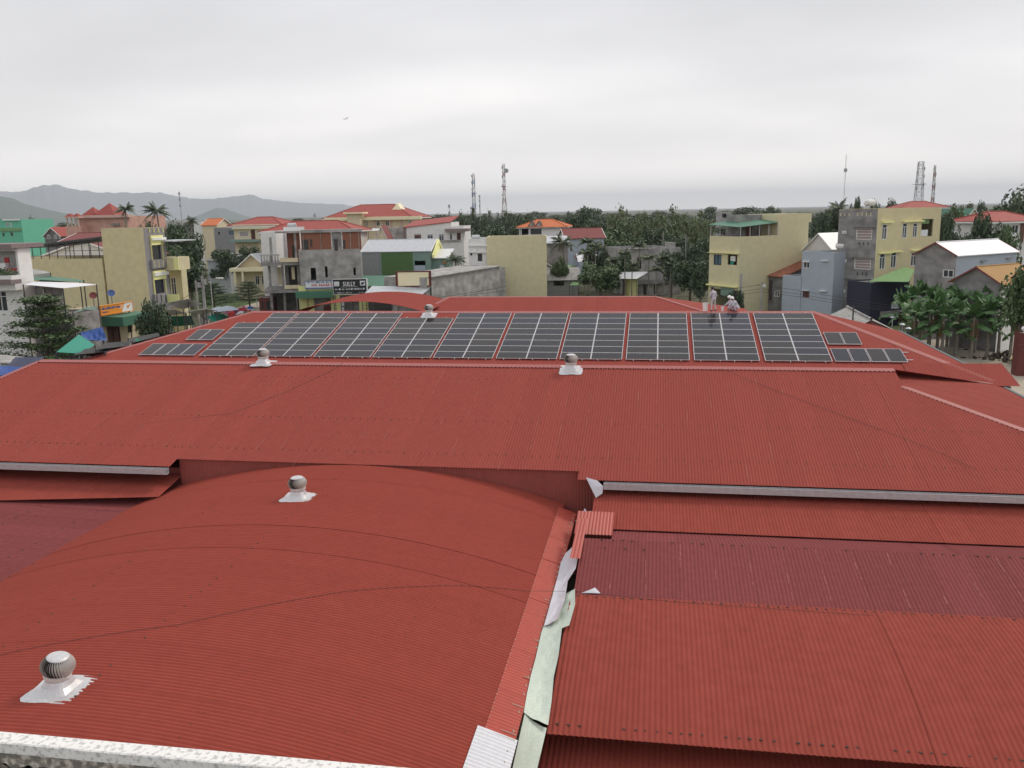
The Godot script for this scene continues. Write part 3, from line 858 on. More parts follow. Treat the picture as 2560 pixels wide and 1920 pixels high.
func flashings() -> void:
	flashing_strip("crumpled white flashing strip covering the gap between the vault and the maroon roof", "flash_white", [[-27.6, -2.95, -2.42, 3.12, 3.72], [-26.8, -3.02, -2.40, 3.10, 3.60], [-25.6, -3.0, -2.42, 3.10, 3.44], [-24.9, -3.0, -2.60, 3.10, 3.32], [-23.6, -3.0, -2.55, 3.10, 3.30], [-22.3, -3.0, -2.62, 3.12, 3.34]], 0.03)
	flashing_strip("pale green flashing strip running along the edge of the bowed roof", "flash_green", [[-24.3, -2.72, -2.32, 3.16, 3.38], [-23.3, -2.98, -2.22, 3.09, 3.36], [-22.0, -3.03, -2.26, 3.09, 3.34], [-21.9, -3.03, -2.45, 3.09, 3.30], [-20.6, -3.0, -2.40, 3.08, 3.20], [-19.7, -3.0, -2.42, 3.08, 3.10], [-18.9, -2.98, -2.38, 3.05, 2.92], [-18.2, -2.95, -2.38, 3.0, 2.72]], 0.012)
	flashing_strip("darker green flashing end drooping below the bowed roof's eave", "flash_green", [[-18.25, -2.93, -2.42, 2.98, 2.62], [-17.4, -2.93, -2.50, 2.90, 2.30], [-16.2, -2.93, -2.55, 2.75, 2.15], [-15.2, -2.93, -2.55, 2.7, 2.1]], 0.0)
	# torn flaps by the end of the gutter
	flap("torn white flashing flap hanging at the end of the grey gutter", Vector3(-2.35, 4.30, -31.7), [Vector3(-0.25, 0.22, -0.1), Vector3(0.20, 0.12, -0.05), Vector3(0.42, -0.06, 0.08), Vector3(0.40, -0.30, 0.20), Vector3(0.16, -0.44, 0.32), Vector3(-0.02, -0.15, 0.15)])
	flap("crumpled white flashing scrap at the foot of the dark red fascia", Vector3(-2.45, 3.62, -30.2), [Vector3(-0.42, -0.30, -0.02), Vector3(-0.15, -0.05, -0.1), Vector3(-0.08, 0.18, -0.15), Vector3(0.10, -0.02, 0.05), Vector3(0.14, 0.13, -0.02), Vector3(0.34, -0.02, 0.02), Vector3(0.20, -0.12, 0.2), Vector3(-0.1, -0.16, 0.2)])
	flap("small torn white scrap lying on the maroon roof's lower edge", Vector3(-1.85, 3.28, -24.25), [Vector3(-0.28, 0.0, 0.0), Vector3(-0.05, 0.05, -0.12), Vector3(0.12, 0.10, -0.22), Vector3(0.3, 0.02, 0.0), Vector3(0.0, 0.03, 0.04)])
	# newer orange pieces patching the corner
	var t := thing("patch_sheet", "bright orange red corrugated patch bridging the corner by the white scraps", "metal sheet", Vector3(-2.0, 3.5, -29.3))
	var mb := MB.new()
	sheet(mb, -2.75, -1.42, 0.118, 0.012, Vector3.RIGHT, func(s: float) -> Array: return [[Vector3(s + 2.0, 0.25, -0.85), Vector3(0, 1, 0.25).normalized()], [Vector3(s + 2.0, -0.02, 0.75), Vector3(0, 1, 0.25).normalized()]])
	put("sheet", mb, "new_red", t)
	t = thing("patch_sheet", "narrow orange red corrugated strip beside the crumpled white flashing", "metal sheet", Vector3(-2.5, 3.5, -27.5))
	mb = MB.new()
	sheet(mb, -2.62, -2.30, 0.118, 0.012, Vector3.RIGHT, func(s: float) -> Array: return [[Vector3(s + 2.5, 0.42, -1.4), Vector3(0, 1, 0.16).normalized()], [Vector3(s + 2.5, 0.22, 1.7), Vector3(0, 1, 0.16).normalized()]])
	put("sheet", mb, "new_red", t)

func flap(label: String, at: Vector3, ring: Array) -> void:
	var t := thing("flashing", label, "flashing", at)
	var mb := MB.new()
	var c := Vector3.ZERO
	for p in ring: c += p / ring.size()
	c += Vector3(0.0, 0.03, 0.03)
	for i in ring.size():
		mb.tri(c, ring[i], ring[(i + 1) % ring.size()])
	put("sheet", mb, "flash_white", t)


# ---------------------------------------------------------------- roof vents
func vent(label: String, at: Vector3, size: float, base_tilt: float, lean: float) -> void:
	var t := thing("turbine_vent", label, "roof vent", at, 0.0, "turbine vents on the red roofs")
	# flashing sheet with a flared square skirt rising to a round throat
	var mb := MB.new()
	var tb := Basis(Vector3.RIGHT, base_tilt)
	var seg := 32
	var rings := []
	for lv in [[0.78, 0.0, 1.0], [0.50, 0.04, 1.0], [0.40, 0.17, 0.55], [0.345, 0.34, 0.0], [0.34, 0.44, 0.0]]:
		var r := []
		for i in seg:
			var an := TAU * (i + 0.5) / seg
			var c := Vector3(cos(an), 0, sin(an))
			var sq: float = 1.0 / maxf(absf(c.x), absf(c.z))
			var rad: float = lv[0] * lerpf(1.0, minf(sq, 1.32), lv[2])
			var p: Vector3 = c * rad * size + Vector3.UP * lv[1] * size
			if lv[2] == 1.0 and lv[0] > 0.6: p += Vector3.UP * sin(i * 1.1) * 0.01 + c * sin(i * 0.7 + 1.0) * 0.02
			if lv[2] > 0.9: p = tb * p
			r.append(p)
		rings.append(r)
	for j in rings.size() - 1:
		for i in seg:
			var i2 := (i + 1) % seg
			mb.quad(rings[j][i2], rings[j][i], rings[j + 1][i], rings[j + 1][i2])
	put("flashing_skirt", mb, "galvanised", t)
	var head := Node3D.new()
	head.name = "turbine_head"
	t.add_child(head)
	head.position = Vector3(0, 0.43 * size, 0)
	head.rotation = Vector3(0, 0, -lean)
	mb = MB.new()
	mb.lathe(Vector3.ZERO, [Vector2(0.36, -0.02), Vector2(0.385, 0.0), Vector2(0.385, 0.05), Vector2(0.37, 0.06), Vector2(0.385, 0.075), Vector2(0.385, 0.10), Vector2(0.36, 0.11)].map(func(q: Vector2) -> Vector2: return q * size), 36)
	put("neck_ring", mb, "vane", head)
	mb = MB.new()
	mb.lathe(Vector3.ZERO, [Vector2(0.34, 0.0), Vector2(0.40, 0.3), Vector2(0.30, 0.58), Vector2(0.0, 0.60)].map(func(q: Vector2) -> Vector2: return q * size), 24)
	put("core", mb, "vent_dark", head)
	mb = MB.new()
	var nv := 36
	for i in nv:
		# each blade bulges outward from ring to crown, twisted, one edge proud of the next
		var prev := []
		for k in 9:
			var f := k / 8.0
			var rad := (0.37 + 0.135 * sin(f * PI * 0.92) - 0.10 * f * f) * size
			var y := (0.08 + 0.52 * f) * size
			var a0 := TAU * (i + f * 1.6) / nv
			var a1 := a0 + TAU / nv * 0.95
			var p := Vector3(cos(a0) * rad, y, sin(a0) * rad)
			var r2 := rad - 0.075 * size
			var q := Vector3(cos(a1) * r2, y, sin(a1) * r2)
			if k: mb.quad(prev[1], prev[0], p, q)
			prev = [p, q]
	put("blades", mb, "vane", head)
	mb = MB.new()
	mb.lathe(Vector3.ZERO, [Vector2(0.315, 0.575), Vector2(0.30, 0.605), Vector2(0.24, 0.635), Vector2(0.13, 0.655), Vector2(0.0, 0.66)].map(func(q: Vector2) -> Vector2: return q * size), 32)
	put("crown_cap", mb, "galvanised", head)


# ---------------------------------------------------------------- solar panels
func panel_mesh() -> void:
	var mb := MB.new()
	var w := 1.956
	var h := 0.992
	for q in [[-w / 2, -h / 2, w / 2, -h / 2 + 0.018], [-w / 2, h / 2 - 0.018, w / 2, h / 2], [-w / 2, -h / 2 + 0.018, -w / 2 + 0.028, h / 2 - 0.018], [w / 2 - 0.028, -h / 2 + 0.018, w / 2, h / 2 - 0.018]]:
		mb.span(Vector3(q[0], -0.036, q[1]), Vector3(q[2], 0.004, q[3]))
	cache.panel_frame = mb.commit(M.aluminium)
	var g := MB.new()
	var y := -0.002
	g.quad(Vector3(-w / 2 + 0.028, y, h / 2 - 0.018), Vector3(w / 2 - 0.028, y, h / 2 - 0.018), Vector3(w / 2 - 0.028, y, -h / 2 + 0.018), Vector3(-w / 2 + 0.028, y, -h / 2 + 0.018))
	for i in 3: cache["panel_cells_%d" % i] = g.commit(M["cells_%d" % i])

func panel(label: String, group: String, u: float, vv: float, upright: bool) -> void:
	# u along the ridge, vv up the slope from the lower edge of the blocks
	var t := thing("solar_panel", label, "solar panel", Vector3(u, 5.3125 + vv * sin(0.25142), -54.086 - vv * cos(0.25142)), 0.0, group)
	t.basis = Basis(Vector3.RIGHT, 0.25142) * (Basis(Vector3.UP, PI / 2) if upright else Basis.IDENTITY)
	part("frame", cache.panel_frame, t)
	part("cells", cache["panel_cells_%d" % [0, 0, 1, 0, 2, 1, 0, 2][rng.randi() % 8]], t)

func rail(u: float, v0: float, v1: float, across := false) -> void:
	var t := thing("mounting_rail", "short aluminium rail end poking out beside the panel row" if across else "aluminium mounting rail under a block of panels, its ends poking out", "rail", Vector3(u, 5.3125, -54.086), 0.0, "rails under the solar panels")
	t.basis = Basis(Vector3.RIGHT, 0.25142)
	var mb := MB.new()
	if across: mb.span(Vector3(0, -0.085, -v0 - 0.02), Vector3(v1, -0.04, -v0 + 0.02))
	else:
		mb.span(Vector3(-0.02, -0.085, -v1 - 0.16), Vector3(0.02, -0.04, -v0 + 0.10))
		mb.span(Vector3(-0.025, -0.06, -v1 - 0.05), Vector3(0.025, 0.06, -v1 - 0.015))
		mb.span(Vector3(-0.025, -0.07, -v0 + 0.015), Vector3(0.025, 0.0, -v0 + 0.05))
	put("bar", mb, "aluminium", t)

func panels() -> void:
	panel_mesh()
	var words := ["lowest", "second lowest", "third lowest", "fourth lowest", "fifth lowest", "sixth lowest", "seventh lowest", "top"]
	var us := [-30.751, -26.671, -22.544, -18.454, -14.347, -10.191, -6.080, -1.913, 2.292, 6.544]
	for gi in us.size():
		for col in 2:
			var rows := 8
			if gi == 3: rows = 7
			if gi == 0 and col == 0: rows = 6
			for r in rows:
				var where := "eight row block of solar panels"
				if gi == 3: where = "seven row block by a vent"
				if gi == 0: where = "stepped end block of panels"
				var w: String = "top" if r == rows - 1 else words[r]
				panel("solar panel in the %s row of the %s" % [w, where], "solar panels in the blocks", us[gi] + 0.985 + col * 1.97, (r + 0.5) * 1.007, false)
			for k in 2: rail(us[gi] + col * 1.97 + (0.45 if k == 0 else 1.5) + rng.randf_range(-0.08, 0.08), 0.0, rows * 1.007)
	for q in [[10.62, 0.0, 4, "upright solar panel in the row of four beside the dark guttered hip"], [10.63, 2.65, 2, "upright solar panel in the pair above the four beside the dark guttered hip"], [-35.29, 0.03, 4, "upright solar panel in the row of four by the market stalls"], [-33.2, 2.73, 2, "upright solar panel in the pair above the four by the market stalls"]]:
		for i in q[2]: panel(q[3], "solar panels beside the blocks", q[0] + 0.52 + i * 1.045, q[1] + 0.985, true)
	for vv in [0.42, 1.55]: rail(14.7, vv, 0.45, true)


# ---------------------------------------------------------------- the land
func ground() -> void:
	var mb := MB.new()
	mb.quad(Vector3(-15000, 0, 3000), Vector3(15000, 0, 3000), Vector3(15000, 0, -22000), Vector3(-15000, 0, -22000))
	tag(put("ground", mb, "earth", self), "bare brown earth between the houses", "ground", "", "structure")

func sheet_ground(called: String, label: String, mname: String, ps: Array) -> void:
	var mb := MB.new()
	var c := Vector3.ZERO
	for p in ps: c += p / ps.size()
	var area := 0.0
	for i in ps.size():
		var q: Vector3 = ps[(i + 1) % ps.size()]
		area += ps[i].x * q.z - q.x * ps[i].z
	if area > 0: ps.reverse()
	for i in ps.size(): mb.tri(c, ps[i], ps[(i + 1) % ps.size()])
	tag(put(called, mb, mname, self), label, "road" if mname == "road" else "grass", "", "structure")

func hills(called: String, label: String, mname: String, line: Array, depth: float) -> void:
	# a ridge line with flanks that run down toward the viewer and away, folded by spurs
	var mb := MB.new()
	var fn := FastNoiseLite.new()
	fn.seed = 5; fn.frequency = 0.0022; fn.fractal_octaves = 3
	var fine := []
	for i in line.size() - 1:
		for k in 6:
			var p: Vector3 = line[i].lerp(line[i + 1], k / 6.0)
			p.y += fn.get_noise_2d(p.x * 4.0, p.z * 4.0) * 0.06 * maxf(p.y, 0.0)
			fine.append(p)
	fine.append(line[-1])
	# rows run from the far foot over the crest to the near foot, with smooth normals
	var rows := 17
	for i in fine.size():
		var p: Vector3 = fine[i]
		var d := Vector3(-p.x, 0, -p.z).normalized()
		for j in rows:
			var t := absf(j - 8) / 8.0
			var g := p + d * depth * t * (1.0 if j > 8 else -1.0)
			var fold := 1.0 + 0.35 * fn.get_noise_2d(g.x * 0.35, g.z * 0.35) * sin(t * PI)
			g.y = p.y * pow(1.0 - t, 1.2) * fold - 4.0 * t
			mb.vert(g, Vector3.ZERO)
	for i in fine.size() - 1:
		for j in rows - 1:
			var a := i * rows + j
			var q := [a, a + 1, a + rows + 1, a + rows]
			var nn := (mb.v[q[2]] - mb.v[q[0]]).cross(mb.v[q[3]] - mb.v[q[1]])
			if nn.y < 0:
				nn = -nn
				mb.ix.append_array([q[0], q[1], q[2], q[0], q[2], q[3]])
			else: mb.ix.append_array([q[0], q[2], q[1], q[0], q[3], q[2]])
			for w in q: mb.n[w] += nn
	for i in mb.n.size(): mb.n[i] = mb.n[i].normalized()
	tag(put(called, mb, mname, self), label, "mountain", "", "structure")

func low_wall(a: Vector3, b: Vector3) -> void:
	var t := thing("low_wall", "low stained concrete wall between the lane and the banana grove", "wall", a)
	t.rotation.y = atan2(-(b.z - a.z), b.x - a.x)
	var mb := MB.new()
	mb.span(Vector3(0, 0, -0.12), Vector3(a.distance_to(b), 0.42, 0.12))
	put("base", mb, "concrete_pale", t)
	mb = MB.new()
	mb.span(Vector3(-0.02, 0.42, -0.15), Vector3(a.distance_to(b), 0.50, 0.15))
	put("coping", mb, "concrete", t)

func fence(a: Vector3, b: Vector3) -> void:
	var t := thing("fence", "dark bamboo stake fence at the foot of the banana grove", "fence", a)
	t.rotation.y = atan2(-(b.z - a.z), b.x - a.x)
	var n := 150
	for i in n:
		var mb := MB.new()
		var x := a.distance_to(b) * i / n + rng.randf_range(-0.03, 0.03)
		mb.tube(Vector3(x, 0, -0.5), Vector3(x + rng.randf_range(-0.06, 0.06), rng.randf_range(1.0, 1.7), -0.5 + rng.randf_range(-0.05, 0.05)), 0.03, 0.022, 5, true)
		put("stake", mb, "wood_dark" if i % 3 else "bark", t)

func lane_joint(a: Vector3, b: Vector3) -> void:
	var mb := MB.new()
	var x := Vector3(0.05, 0, 0)
	var prev := a
	for k in 5:
		var p := a.lerp(b, (k + 1) / 5.0) + Vector3(rng.randf_range(-0.06, 0.06), 0, 0)
		mb.quad(prev - x, p - x, p + x, prev + x)
		prev = p
	tag(put("lane_joint", mb, "joint", self), "dark joint across the concrete lane", "joint", "joints in the lane", "structure")

func rubble(a: Vector3, b: Vector3) -> void:
	var mb := MB.new()
	var c := (a + b) * 0.5
	var r := a.distance_to(b) * 0.6
	for k in 140:
		var d := Vector3(rng.randfn(0, 0.5) * r, 0, rng.randfn(0, 0.4) * r)
		var s := rng.randf_range(0.06, 0.3)
		mb.box(c + d + Vector3(0, maxf(0.05, 0.7 - d.length() / r) * rng.randf() * 1.2, 0), Vector3(s * 1.6, s * 0.5, s), Basis.from_euler(Vector3(rng.randf() * 3, rng.randf() * 3, rng.randf() * 3)))
	tag(put("rubble", mb, "soil_dark", self), "heap of dark rubble and cuttings", "rubble", "", "stuff")


# ---------------------------------------------------------------- houses
func win(parent: Node3D, at: Transform3D, r: Array) -> void:
	var kind: String = r[4]
	if kind == "o": return
	var w: float = r[2] - r[0]
	var h: float = r[3] - r[1]
	var x: float = r[0]
	var y: float = r[1]
	var m := MB.new()
	var fr := "frame_white"
	var pn := "pane"
	var b := 0.06
	var out := 0.02
	match kind:
		"x": b = 0.13; out = 0.06
		"d", "a": fr = "wood_dark"
		"s": fr = "wood_dark"; pn = "wood_dark"
		"b": fr = "frame_dark"; pn = "pane_blue"
		"g": pn = "curtain"
		"p": fr = "frame_dark"
	b = minf(b, w * 0.25)
	var z0 := -0.14
	# frame of four bars, then the bars of its kind
	m.span(Vector3(x, y, z0), Vector3(x + b, y + h, out)); m.span(Vector3(x + w - b, y, z0), Vector3(x + w, y + h, out))
	m.span(Vector3(x + b, y, z0), Vector3(x + w - b, y + b, out)); m.span(Vector3(x + b, y + h - b, z0), Vector3(x + w - b, y + h, out))
	if kind == "w" or kind == "s" or kind == "b":
		m.span(Vector3(x + w * 0.5 - b * 0.4, y + b, z0), Vector3(x + w * 0.5 + b * 0.4, y + h - b, out - 0.01))
		if h > w * 1.1: m.span(Vector3(x + b, y + h * 0.72, z0), Vector3(x + w - b, y + h * 0.72 + b * 0.8, out - 0.02))
	if kind == "t": m.span(Vector3(x + b, y + h * 0.74, z0), Vector3(x + w - b, y + h * 0.74 + b, out - 0.01)); m.span(Vector3(x + w * 0.5 - 0.03, y + b, z0), Vector3(x + w * 0.5 + 0.03, y + h * 0.74, out - 0.03))
	if kind == "g":
		for k in 3: m.span(Vector3(x + b, y + h * (k + 1) / 4.0, z0), Vector3(x + w - b, y + h * (k + 1) / 4.0 + 0.05, out))
	if kind == "a":
		for k in 7:
			var a0 := PI * k / 7.0
			var a1 := PI * (k + 1) / 7.0
			var c := Vector3(x + w * 0.5, y + h, 0.0)
			m.quad(c + Vector3(cos(a1), sin(a1), 0) * w * 0.5, c + Vector3(cos(a0), sin(a0), 0) * w * 0.5 , c + Vector3(cos(a0), sin(a0), 0) * w * 0.5 + Vector3(0, 0, 0.06), c + Vector3(cos(a1), sin(a1), 0) * w * 0.5 + Vector3(0, 0, 0.06))
			m.tri(c + Vector3(0, 0, 0.06), c + Vector3(cos(a0), sin(a0), 0) * w * 0.5 + Vector3(0, 0, 0.06), c + Vector3(cos(a1), sin(a1), 0) * w * 0.5 + Vector3(0, 0, 0.06))
	var o := put("window", m, fr, parent)
	o.transform = at
	var p := MB.new()
	p.quad(Vector3(x + b, y + b, -0.10), Vector3(x + w - b, y + b, -0.10), Vector3(x + w - b, y + h - b, -0.10), Vector3(x + b, y + h - b, -0.10))
	put("pane", p, pn, o)

func house(d: Dictionary) -> Node3D:
	var t := thing(d.n, d.t, d.c, d.p, d.a, d.get("g", ""))
	var w: float = d.w
	var dp: float = d.d
	var h: float = d.h
	var m: String = d.m
	var roof: Array = d.roof
	var fr: Array = d.get("f", [])
	var lf: Array = []
	for q in d.get("l", []): lf.append([dp - q[2], q[1], dp - q[0], q[3], q[4]])
	var rt: Array = d.get("r", [])
	var sides := [
		[Vector3.ZERO, Vector3.RIGHT, w, fr, m, Transform3D(Basis(Vector3.RIGHT, Vector3.UP, Vector3.BACK), Vector3.ZERO)],
		[Vector3(0, 0, -dp), Vector3.BACK, dp, lf, d.get("ml", m), Transform3D(Basis(Vector3.BACK, Vector3.UP, Vector3.LEFT), Vector3(0, 0, -dp))],
		[Vector3(w, 0, 0), Vector3.FORWARD, dp, rt, d.get("mr", m), Transform3D(Basis(Vector3.FORWARD, Vector3.UP, Vector3.RIGHT), Vector3(w, 0, 0))],
		[Vector3(w, 0, -dp), Vector3.LEFT, w, [], m, Transform3D.IDENTITY]]
	for s in sides:
		var mb := MB.new()
		mb.face(s[0], s[1], Vector3.UP, s[2], h, s[3], 0.16)
		var gable: bool = roof.size() > 1 and ((roof[0] == "gx" and (s[1] == Vector3.BACK or s[1] == Vector3.FORWARD)) or (roof[0] == "gz" and (s[1] == Vector3.RIGHT or s[1] == Vector3.LEFT)))
		if gable:
			var o: Vector3 = s[0] + Vector3.UP * h
			mb.tri(o, o + s[1] * s[2], o + s[1] * s[2] * 0.5 + Vector3.UP * roof[1])
		if roof[0] == "shed":
			var o: Vector3 = s[0] + Vector3.UP * h
			if s[1] == Vector3.BACK: mb.tri(o, o + s[1] * s[2], o + Vector3.UP * roof[1])
			if s[1] == Vector3.FORWARD: mb.tri(o, o + s[1] * s[2], o + s[1] * s[2] + Vector3.UP * roof[1])
			if s[1] == Vector3.LEFT: mb.quad(o, o + s[1] * s[2], o + s[1] * s[2] + Vector3.UP * roof[1], o + Vector3.UP * roof[1])
		put("wall", mb, s[4], t)
		for r in s[3]: win(t, s[5], r)
	var mb := MB.new()
	if roof[0] == "flat":
		var p: float = roof[1]
		mb.span(Vector3(0.02, h - p - 0.1, -dp + 0.02), Vector3(w - 0.02, h - p, -0.02))
		put("roof", mb, "concrete", t)
		mb = MB.new()
		# parapet rim, a little proud of the wall tops
		for q in [[0.0, -0.16, w, 0.0], [0.0, -dp, w, -dp + 0.16], [0.0, -dp + 0.16, 0.16, -0.16], [w - 0.16, -dp + 0.16, w, -0.16]]:
			mb.span(Vector3(q[0] + 0.004, h - p * 0.98, q[1] + 0.004), Vector3(q[2] - 0.004, h + 0.025, q[3] - 0.004))
		put("parapet", mb, m, t)
		return t
	var r: float = roof[1]
	var o: float = roof[2]
	var th := Vector3(0, -0.09, 0)
	var rm: String = roof[3]
	if roof[0] == "gx":
		var e := h - o * r / (dp * 0.5) + 0.02
		mb.slab([Vector3(-o, e, o), Vector3(w + o, e, o), Vector3(w + o, h + r + 0.02, -dp * 0.5), Vector3(-o, h + r + 0.02, -dp * 0.5)], th)
		put("roof", mb, rm, t)
		mb = MB.new()
		mb.slab([Vector3(-o, h + r + 0.02, -dp * 0.5), Vector3(w + o, h + r + 0.02, -dp * 0.5), Vector3(w + o, e, -dp - o), Vector3(-o, e, -dp - o)], th)
		put("roof", mb, rm, t)
		mb = MB.new()
		for sx in [-o - 0.02, w + o - 0.06]:
			for k in 2:
				var a := Vector3(sx, e + 0.03, o) if k == 0 else Vector3(sx, e + 0.03, -dp - o)
				var c := Vector3(sx, h + r + 0.05, -dp * 0.5)
				var u := Vector3(0.08, 0, 0)
				mb.slab([a, a + u, c + u, c] if k == 0 else [c, c + u, a + u, a], Vector3(0, -0.16, 0))
		put("barge_board", mb, "frame_white" if rm != "white_sheet" and rm != "tile_ochre" else "tile_maroon", t)
		mb = MB.new()
		mb.tube(Vector3(-o, h + r + 0.02, -dp * 0.5), Vector3(w + o, h + r + 0.02, -dp * 0.5), 0.09, 0.09, 6)
		put("ridge", mb, rm, t)
	elif roof[0] == "gz":
		var e := h - o * r / (w * 0.5) + 0.02
		mb.slab([Vector3(-o, e, o), Vector3(w * 0.5, h + r + 0.02, o), Vector3(w * 0.5, h + r + 0.02, -dp - o), Vector3(-o, e, -dp - o)], th)
		put("roof", mb, rm, t)
		mb = MB.new()
		mb.slab([Vector3(w * 0.5, h + r + 0.02, o), Vector3(w + o, e, o), Vector3(w + o, e, -dp - o), Vector3(w * 0.5, h + r + 0.02, -dp - o)], th)
		put("roof", mb, rm, t)
		mb = MB.new()
		for k in 2:
			var a := Vector3(-o, e, o + 0.06) if k == 0 else Vector3(w * 0.5, h + r + 0.02, o + 0.06)
			var c := Vector3(w * 0.5, h + r + 0.02, o + 0.06) if k == 0 else Vector3(w + o, e, o + 0.06)
			mb.slab([a, c, c + Vector3(0, 0, -0.05), a + Vector3(0, 0, -0.05)], Vector3(0, -0.2, 0))
		put("barge_board", mb, "frame_white", t)
	elif roof[0] == "hip":
		var ins := minf(dp * 0.5, w * 0.42)
		var e := h + 0.02
		var a := Vector3(-o, e, o)
		var b := Vector3(w + o, e, o)
		var c := Vector3(w + o, e, -dp - o)
		var g := Vector3(-o, e, -dp - o)
		var p := Vector3(ins * 0.8, h + r, -dp * 0.5)
		var q := Vector3(w - ins * 0.8, h + r, -dp * 0.5)
		for f in [[a, b, q, p], [c, g, p, q], [b, c, q], [g, a, p]]:
			mb = MB.new()
			mb.slab(f, th)
			put("roof", mb, rm, t)
		mb = MB.new()
		for f in [[a, p], [b, q], [c, q], [g, p], [p, q]]: mb.tube(f[0] + Vector3(0, 0.03, 0), f[1] + Vector3(0, 0.03, 0), 0.1, 0.1, 6)
		put("hip_tiles", mb, rm, t)
		mb = MB.new()
		mb.span(Vector3(-o, e - 0.32, -dp - o), Vector3(w + o, e - 0.095, o))
		put("eave", mb, "frame_white" if rm != "tile_orange" else "concrete_pale", t)
	elif roof[0] == "shed":
		mb.slab([Vector3(-o, h - o * r / dp + 0.02, o), Vector3(w + o, h - o * r / dp + 0.02, o), Vector3(w + o, h + r + 0.02, -dp), Vector3(-o, h + r + 0.02, -dp)], th)
		put("roof", mb, rm, t)
	return t

func bit(o: Node3D, called: String, mname: String, lo: Vector3, hi: Vector3) -> void:
	var mb := MB.new()
	mb.span(lo, hi)
	put(called, mb, mname, o)

func tank(o: Node3D, at: Vector3, mname: String) -> void:
	# a lying drum on a small stand
	var mb := MB.new()
	var c := at + Vector3(0, 0.75, 0)
	mb.tube(c - Vector3(0.6, 0, 0), c + Vector3(0.6, 0, 0), 0.42, 0.42, 16, true)
	mb.tube(c - Vector3(0.7, 0, 0), c - Vector3(0.6, 0, 0), 0.25, 0.42, 16, true)
	mb.tube(c + Vector3(0.6, 0, 0), c + Vector3(0.7, 0, 0), 0.42, 0.25, 16, true)
	var p := put("water_tank", mb, mname, o)
	mb = MB.new()
	for x in [-0.4, 0.4]:
		for z in [-0.3, 0.3]: mb.tube(at + Vector3(x, 0, z), at + Vector3(x, 0.5, z * 0.9), 0.03, 0.03, 5)
	put("stand", mb, "steel_light", p)

func terrace_roof(o: Node3D, w: float, dp: float, h: float, top: float) -> void:
	var mb := MB.new()
	mb.slab([Vector3(-0.3, top - 0.25, 0.2), Vector3(w, top + 0.25, 0.2), Vector3(w, top + 1.0, -dp), Vector3(-0.3, top + 0.1, -dp)], Vector3(0, -0.05, 0))
	put("terrace_roof", mb, "green_tin", o)
	for x in [0.0, 0.25, 0.5, 0.75, 1.0]:
		for z in [0.1, -dp + 0.2]:
			mb = MB.new()
			mb.tube(Vector3(x * w, h, z), Vector3(x * w, top - 0.1, z), 0.05, 0.05, 6)
			put("terrace_post", mb, "steel_light", o)
	mb = MB.new()
	for x in 12: mb.span(Vector3(x * w / 12.0, h - 0.4, -dp + 0.05), Vector3(x * w / 12.0 + 0.04, h + 0.5, -dp + 0.08))
	put("railing", mb, "steel_light", o)

func gable_wall(o: Node3D, x: float, low: float, top: float, dp: float, mname: String) -> void:
	var mb := MB.new()
	var u := Vector3(0.35, 0, 0)
	for k in 2:
		var a := Vector3(x, low, -dp * 0.9) if k else Vector3(x, low, 0.1)
		var c := Vector3(x, top, -dp * 0.5)
		mb.slab([a, a + u, c + u, c] if k == 0 else [c, c + u, a + u, a], Vector3(0, -0.5, 0))
	mb.tri(Vector3(x + 0.2, low - 0.5, 0.1), Vector3(x + 0.2, low - 0.5, -dp * 0.9), Vector3(x + 0.2, top - 0.1, -dp * 0.5))
	put("gable_wall", mb, mname, o)

func dish_on(o: Node3D, at: Vector3, mname: String) -> void:
	var mb := MB.new()
	mb.lathe(Vector3.ZERO, [Vector2(0.0, 0.0), Vector2(0.18, 0.02), Vector2(0.33, 0.07), Vector2(0.42, 0.13)], 16)
	var p := put("dish", mb, mname, o)
	p.position = at
	p.rotation = Vector3(1.1, 0.4, 0)

func dish(at: Vector3, r: float, mname: String, label: String) -> void:
	var t := thing("satellite_dish", label, "satellite dish", Vector3(at.x, 0, at.z))
	var mb := MB.new()
	mb.lathe(Vector3.ZERO, [Vector2(0.0, 0.0), Vector2(0.5, 0.05), Vector2(0.8, 0.13), Vector2(1.0, 0.22)].map(func(q: Vector2) -> Vector2: return q * r), 20)
	var p := put("reflector", mb, mname, t)
	p.position = Vector3(0, at.y, 0)
	p.rotation = Vector3(1.0, 0, -0.5)
	mb = MB.new()
	mb.tube(Vector3(0, at.y, 0), Vector3(0, at.y, 0) + p.basis * Vector3(0, r * 0.8, 0), 0.015, 0.015, 5)
	put("feed_arm", mb, "steel_dark", t)
	mb = MB.new()
	mb.tube(Vector3(0, 0, 0), Vector3(0, at.y, 0), 0.05, 0.05, 6)
	put("mast", mb, "concrete", t)

func slant(o: Node3D, x0: float, y0: float, x1: float, y1: float, dp: float, mname: String) -> void:
	# a part of wall and roof that climbs along the front
	var mb := MB.new()
	var up := 1.1 if mname == "tile_red" else 0.0
	mb.slab([Vector3(x0, y0, 0.25), Vector3(x1, y1, 0.25), Vector3(x1, y1 + up, -dp), Vector3(x0, y0 + up, -dp)], Vector3(0, -0.12, 0))
	put("slanting_roof", mb, mname, o)
	mb = MB.new()
	mb.poly([Vector3(x0, y0 - 1.5, 0.003), Vector3(x1, y0 - 1.5, 0.003), Vector3(x1, y1 - 0.13, 0.003), Vector3(x0, y0 - 0.13, 0.003)])
	mb.quad(Vector3(x1, y0 - 1.5, 0.003), Vector3(x1, y0 - 1.5, -dp), Vector3(x1, y1 - 0.13, -dp), Vector3(x1, y1 - 0.13, 0.003))
	put("slanting_wall", mb, "white_wall" if mname == "tile_red" else mname, o)

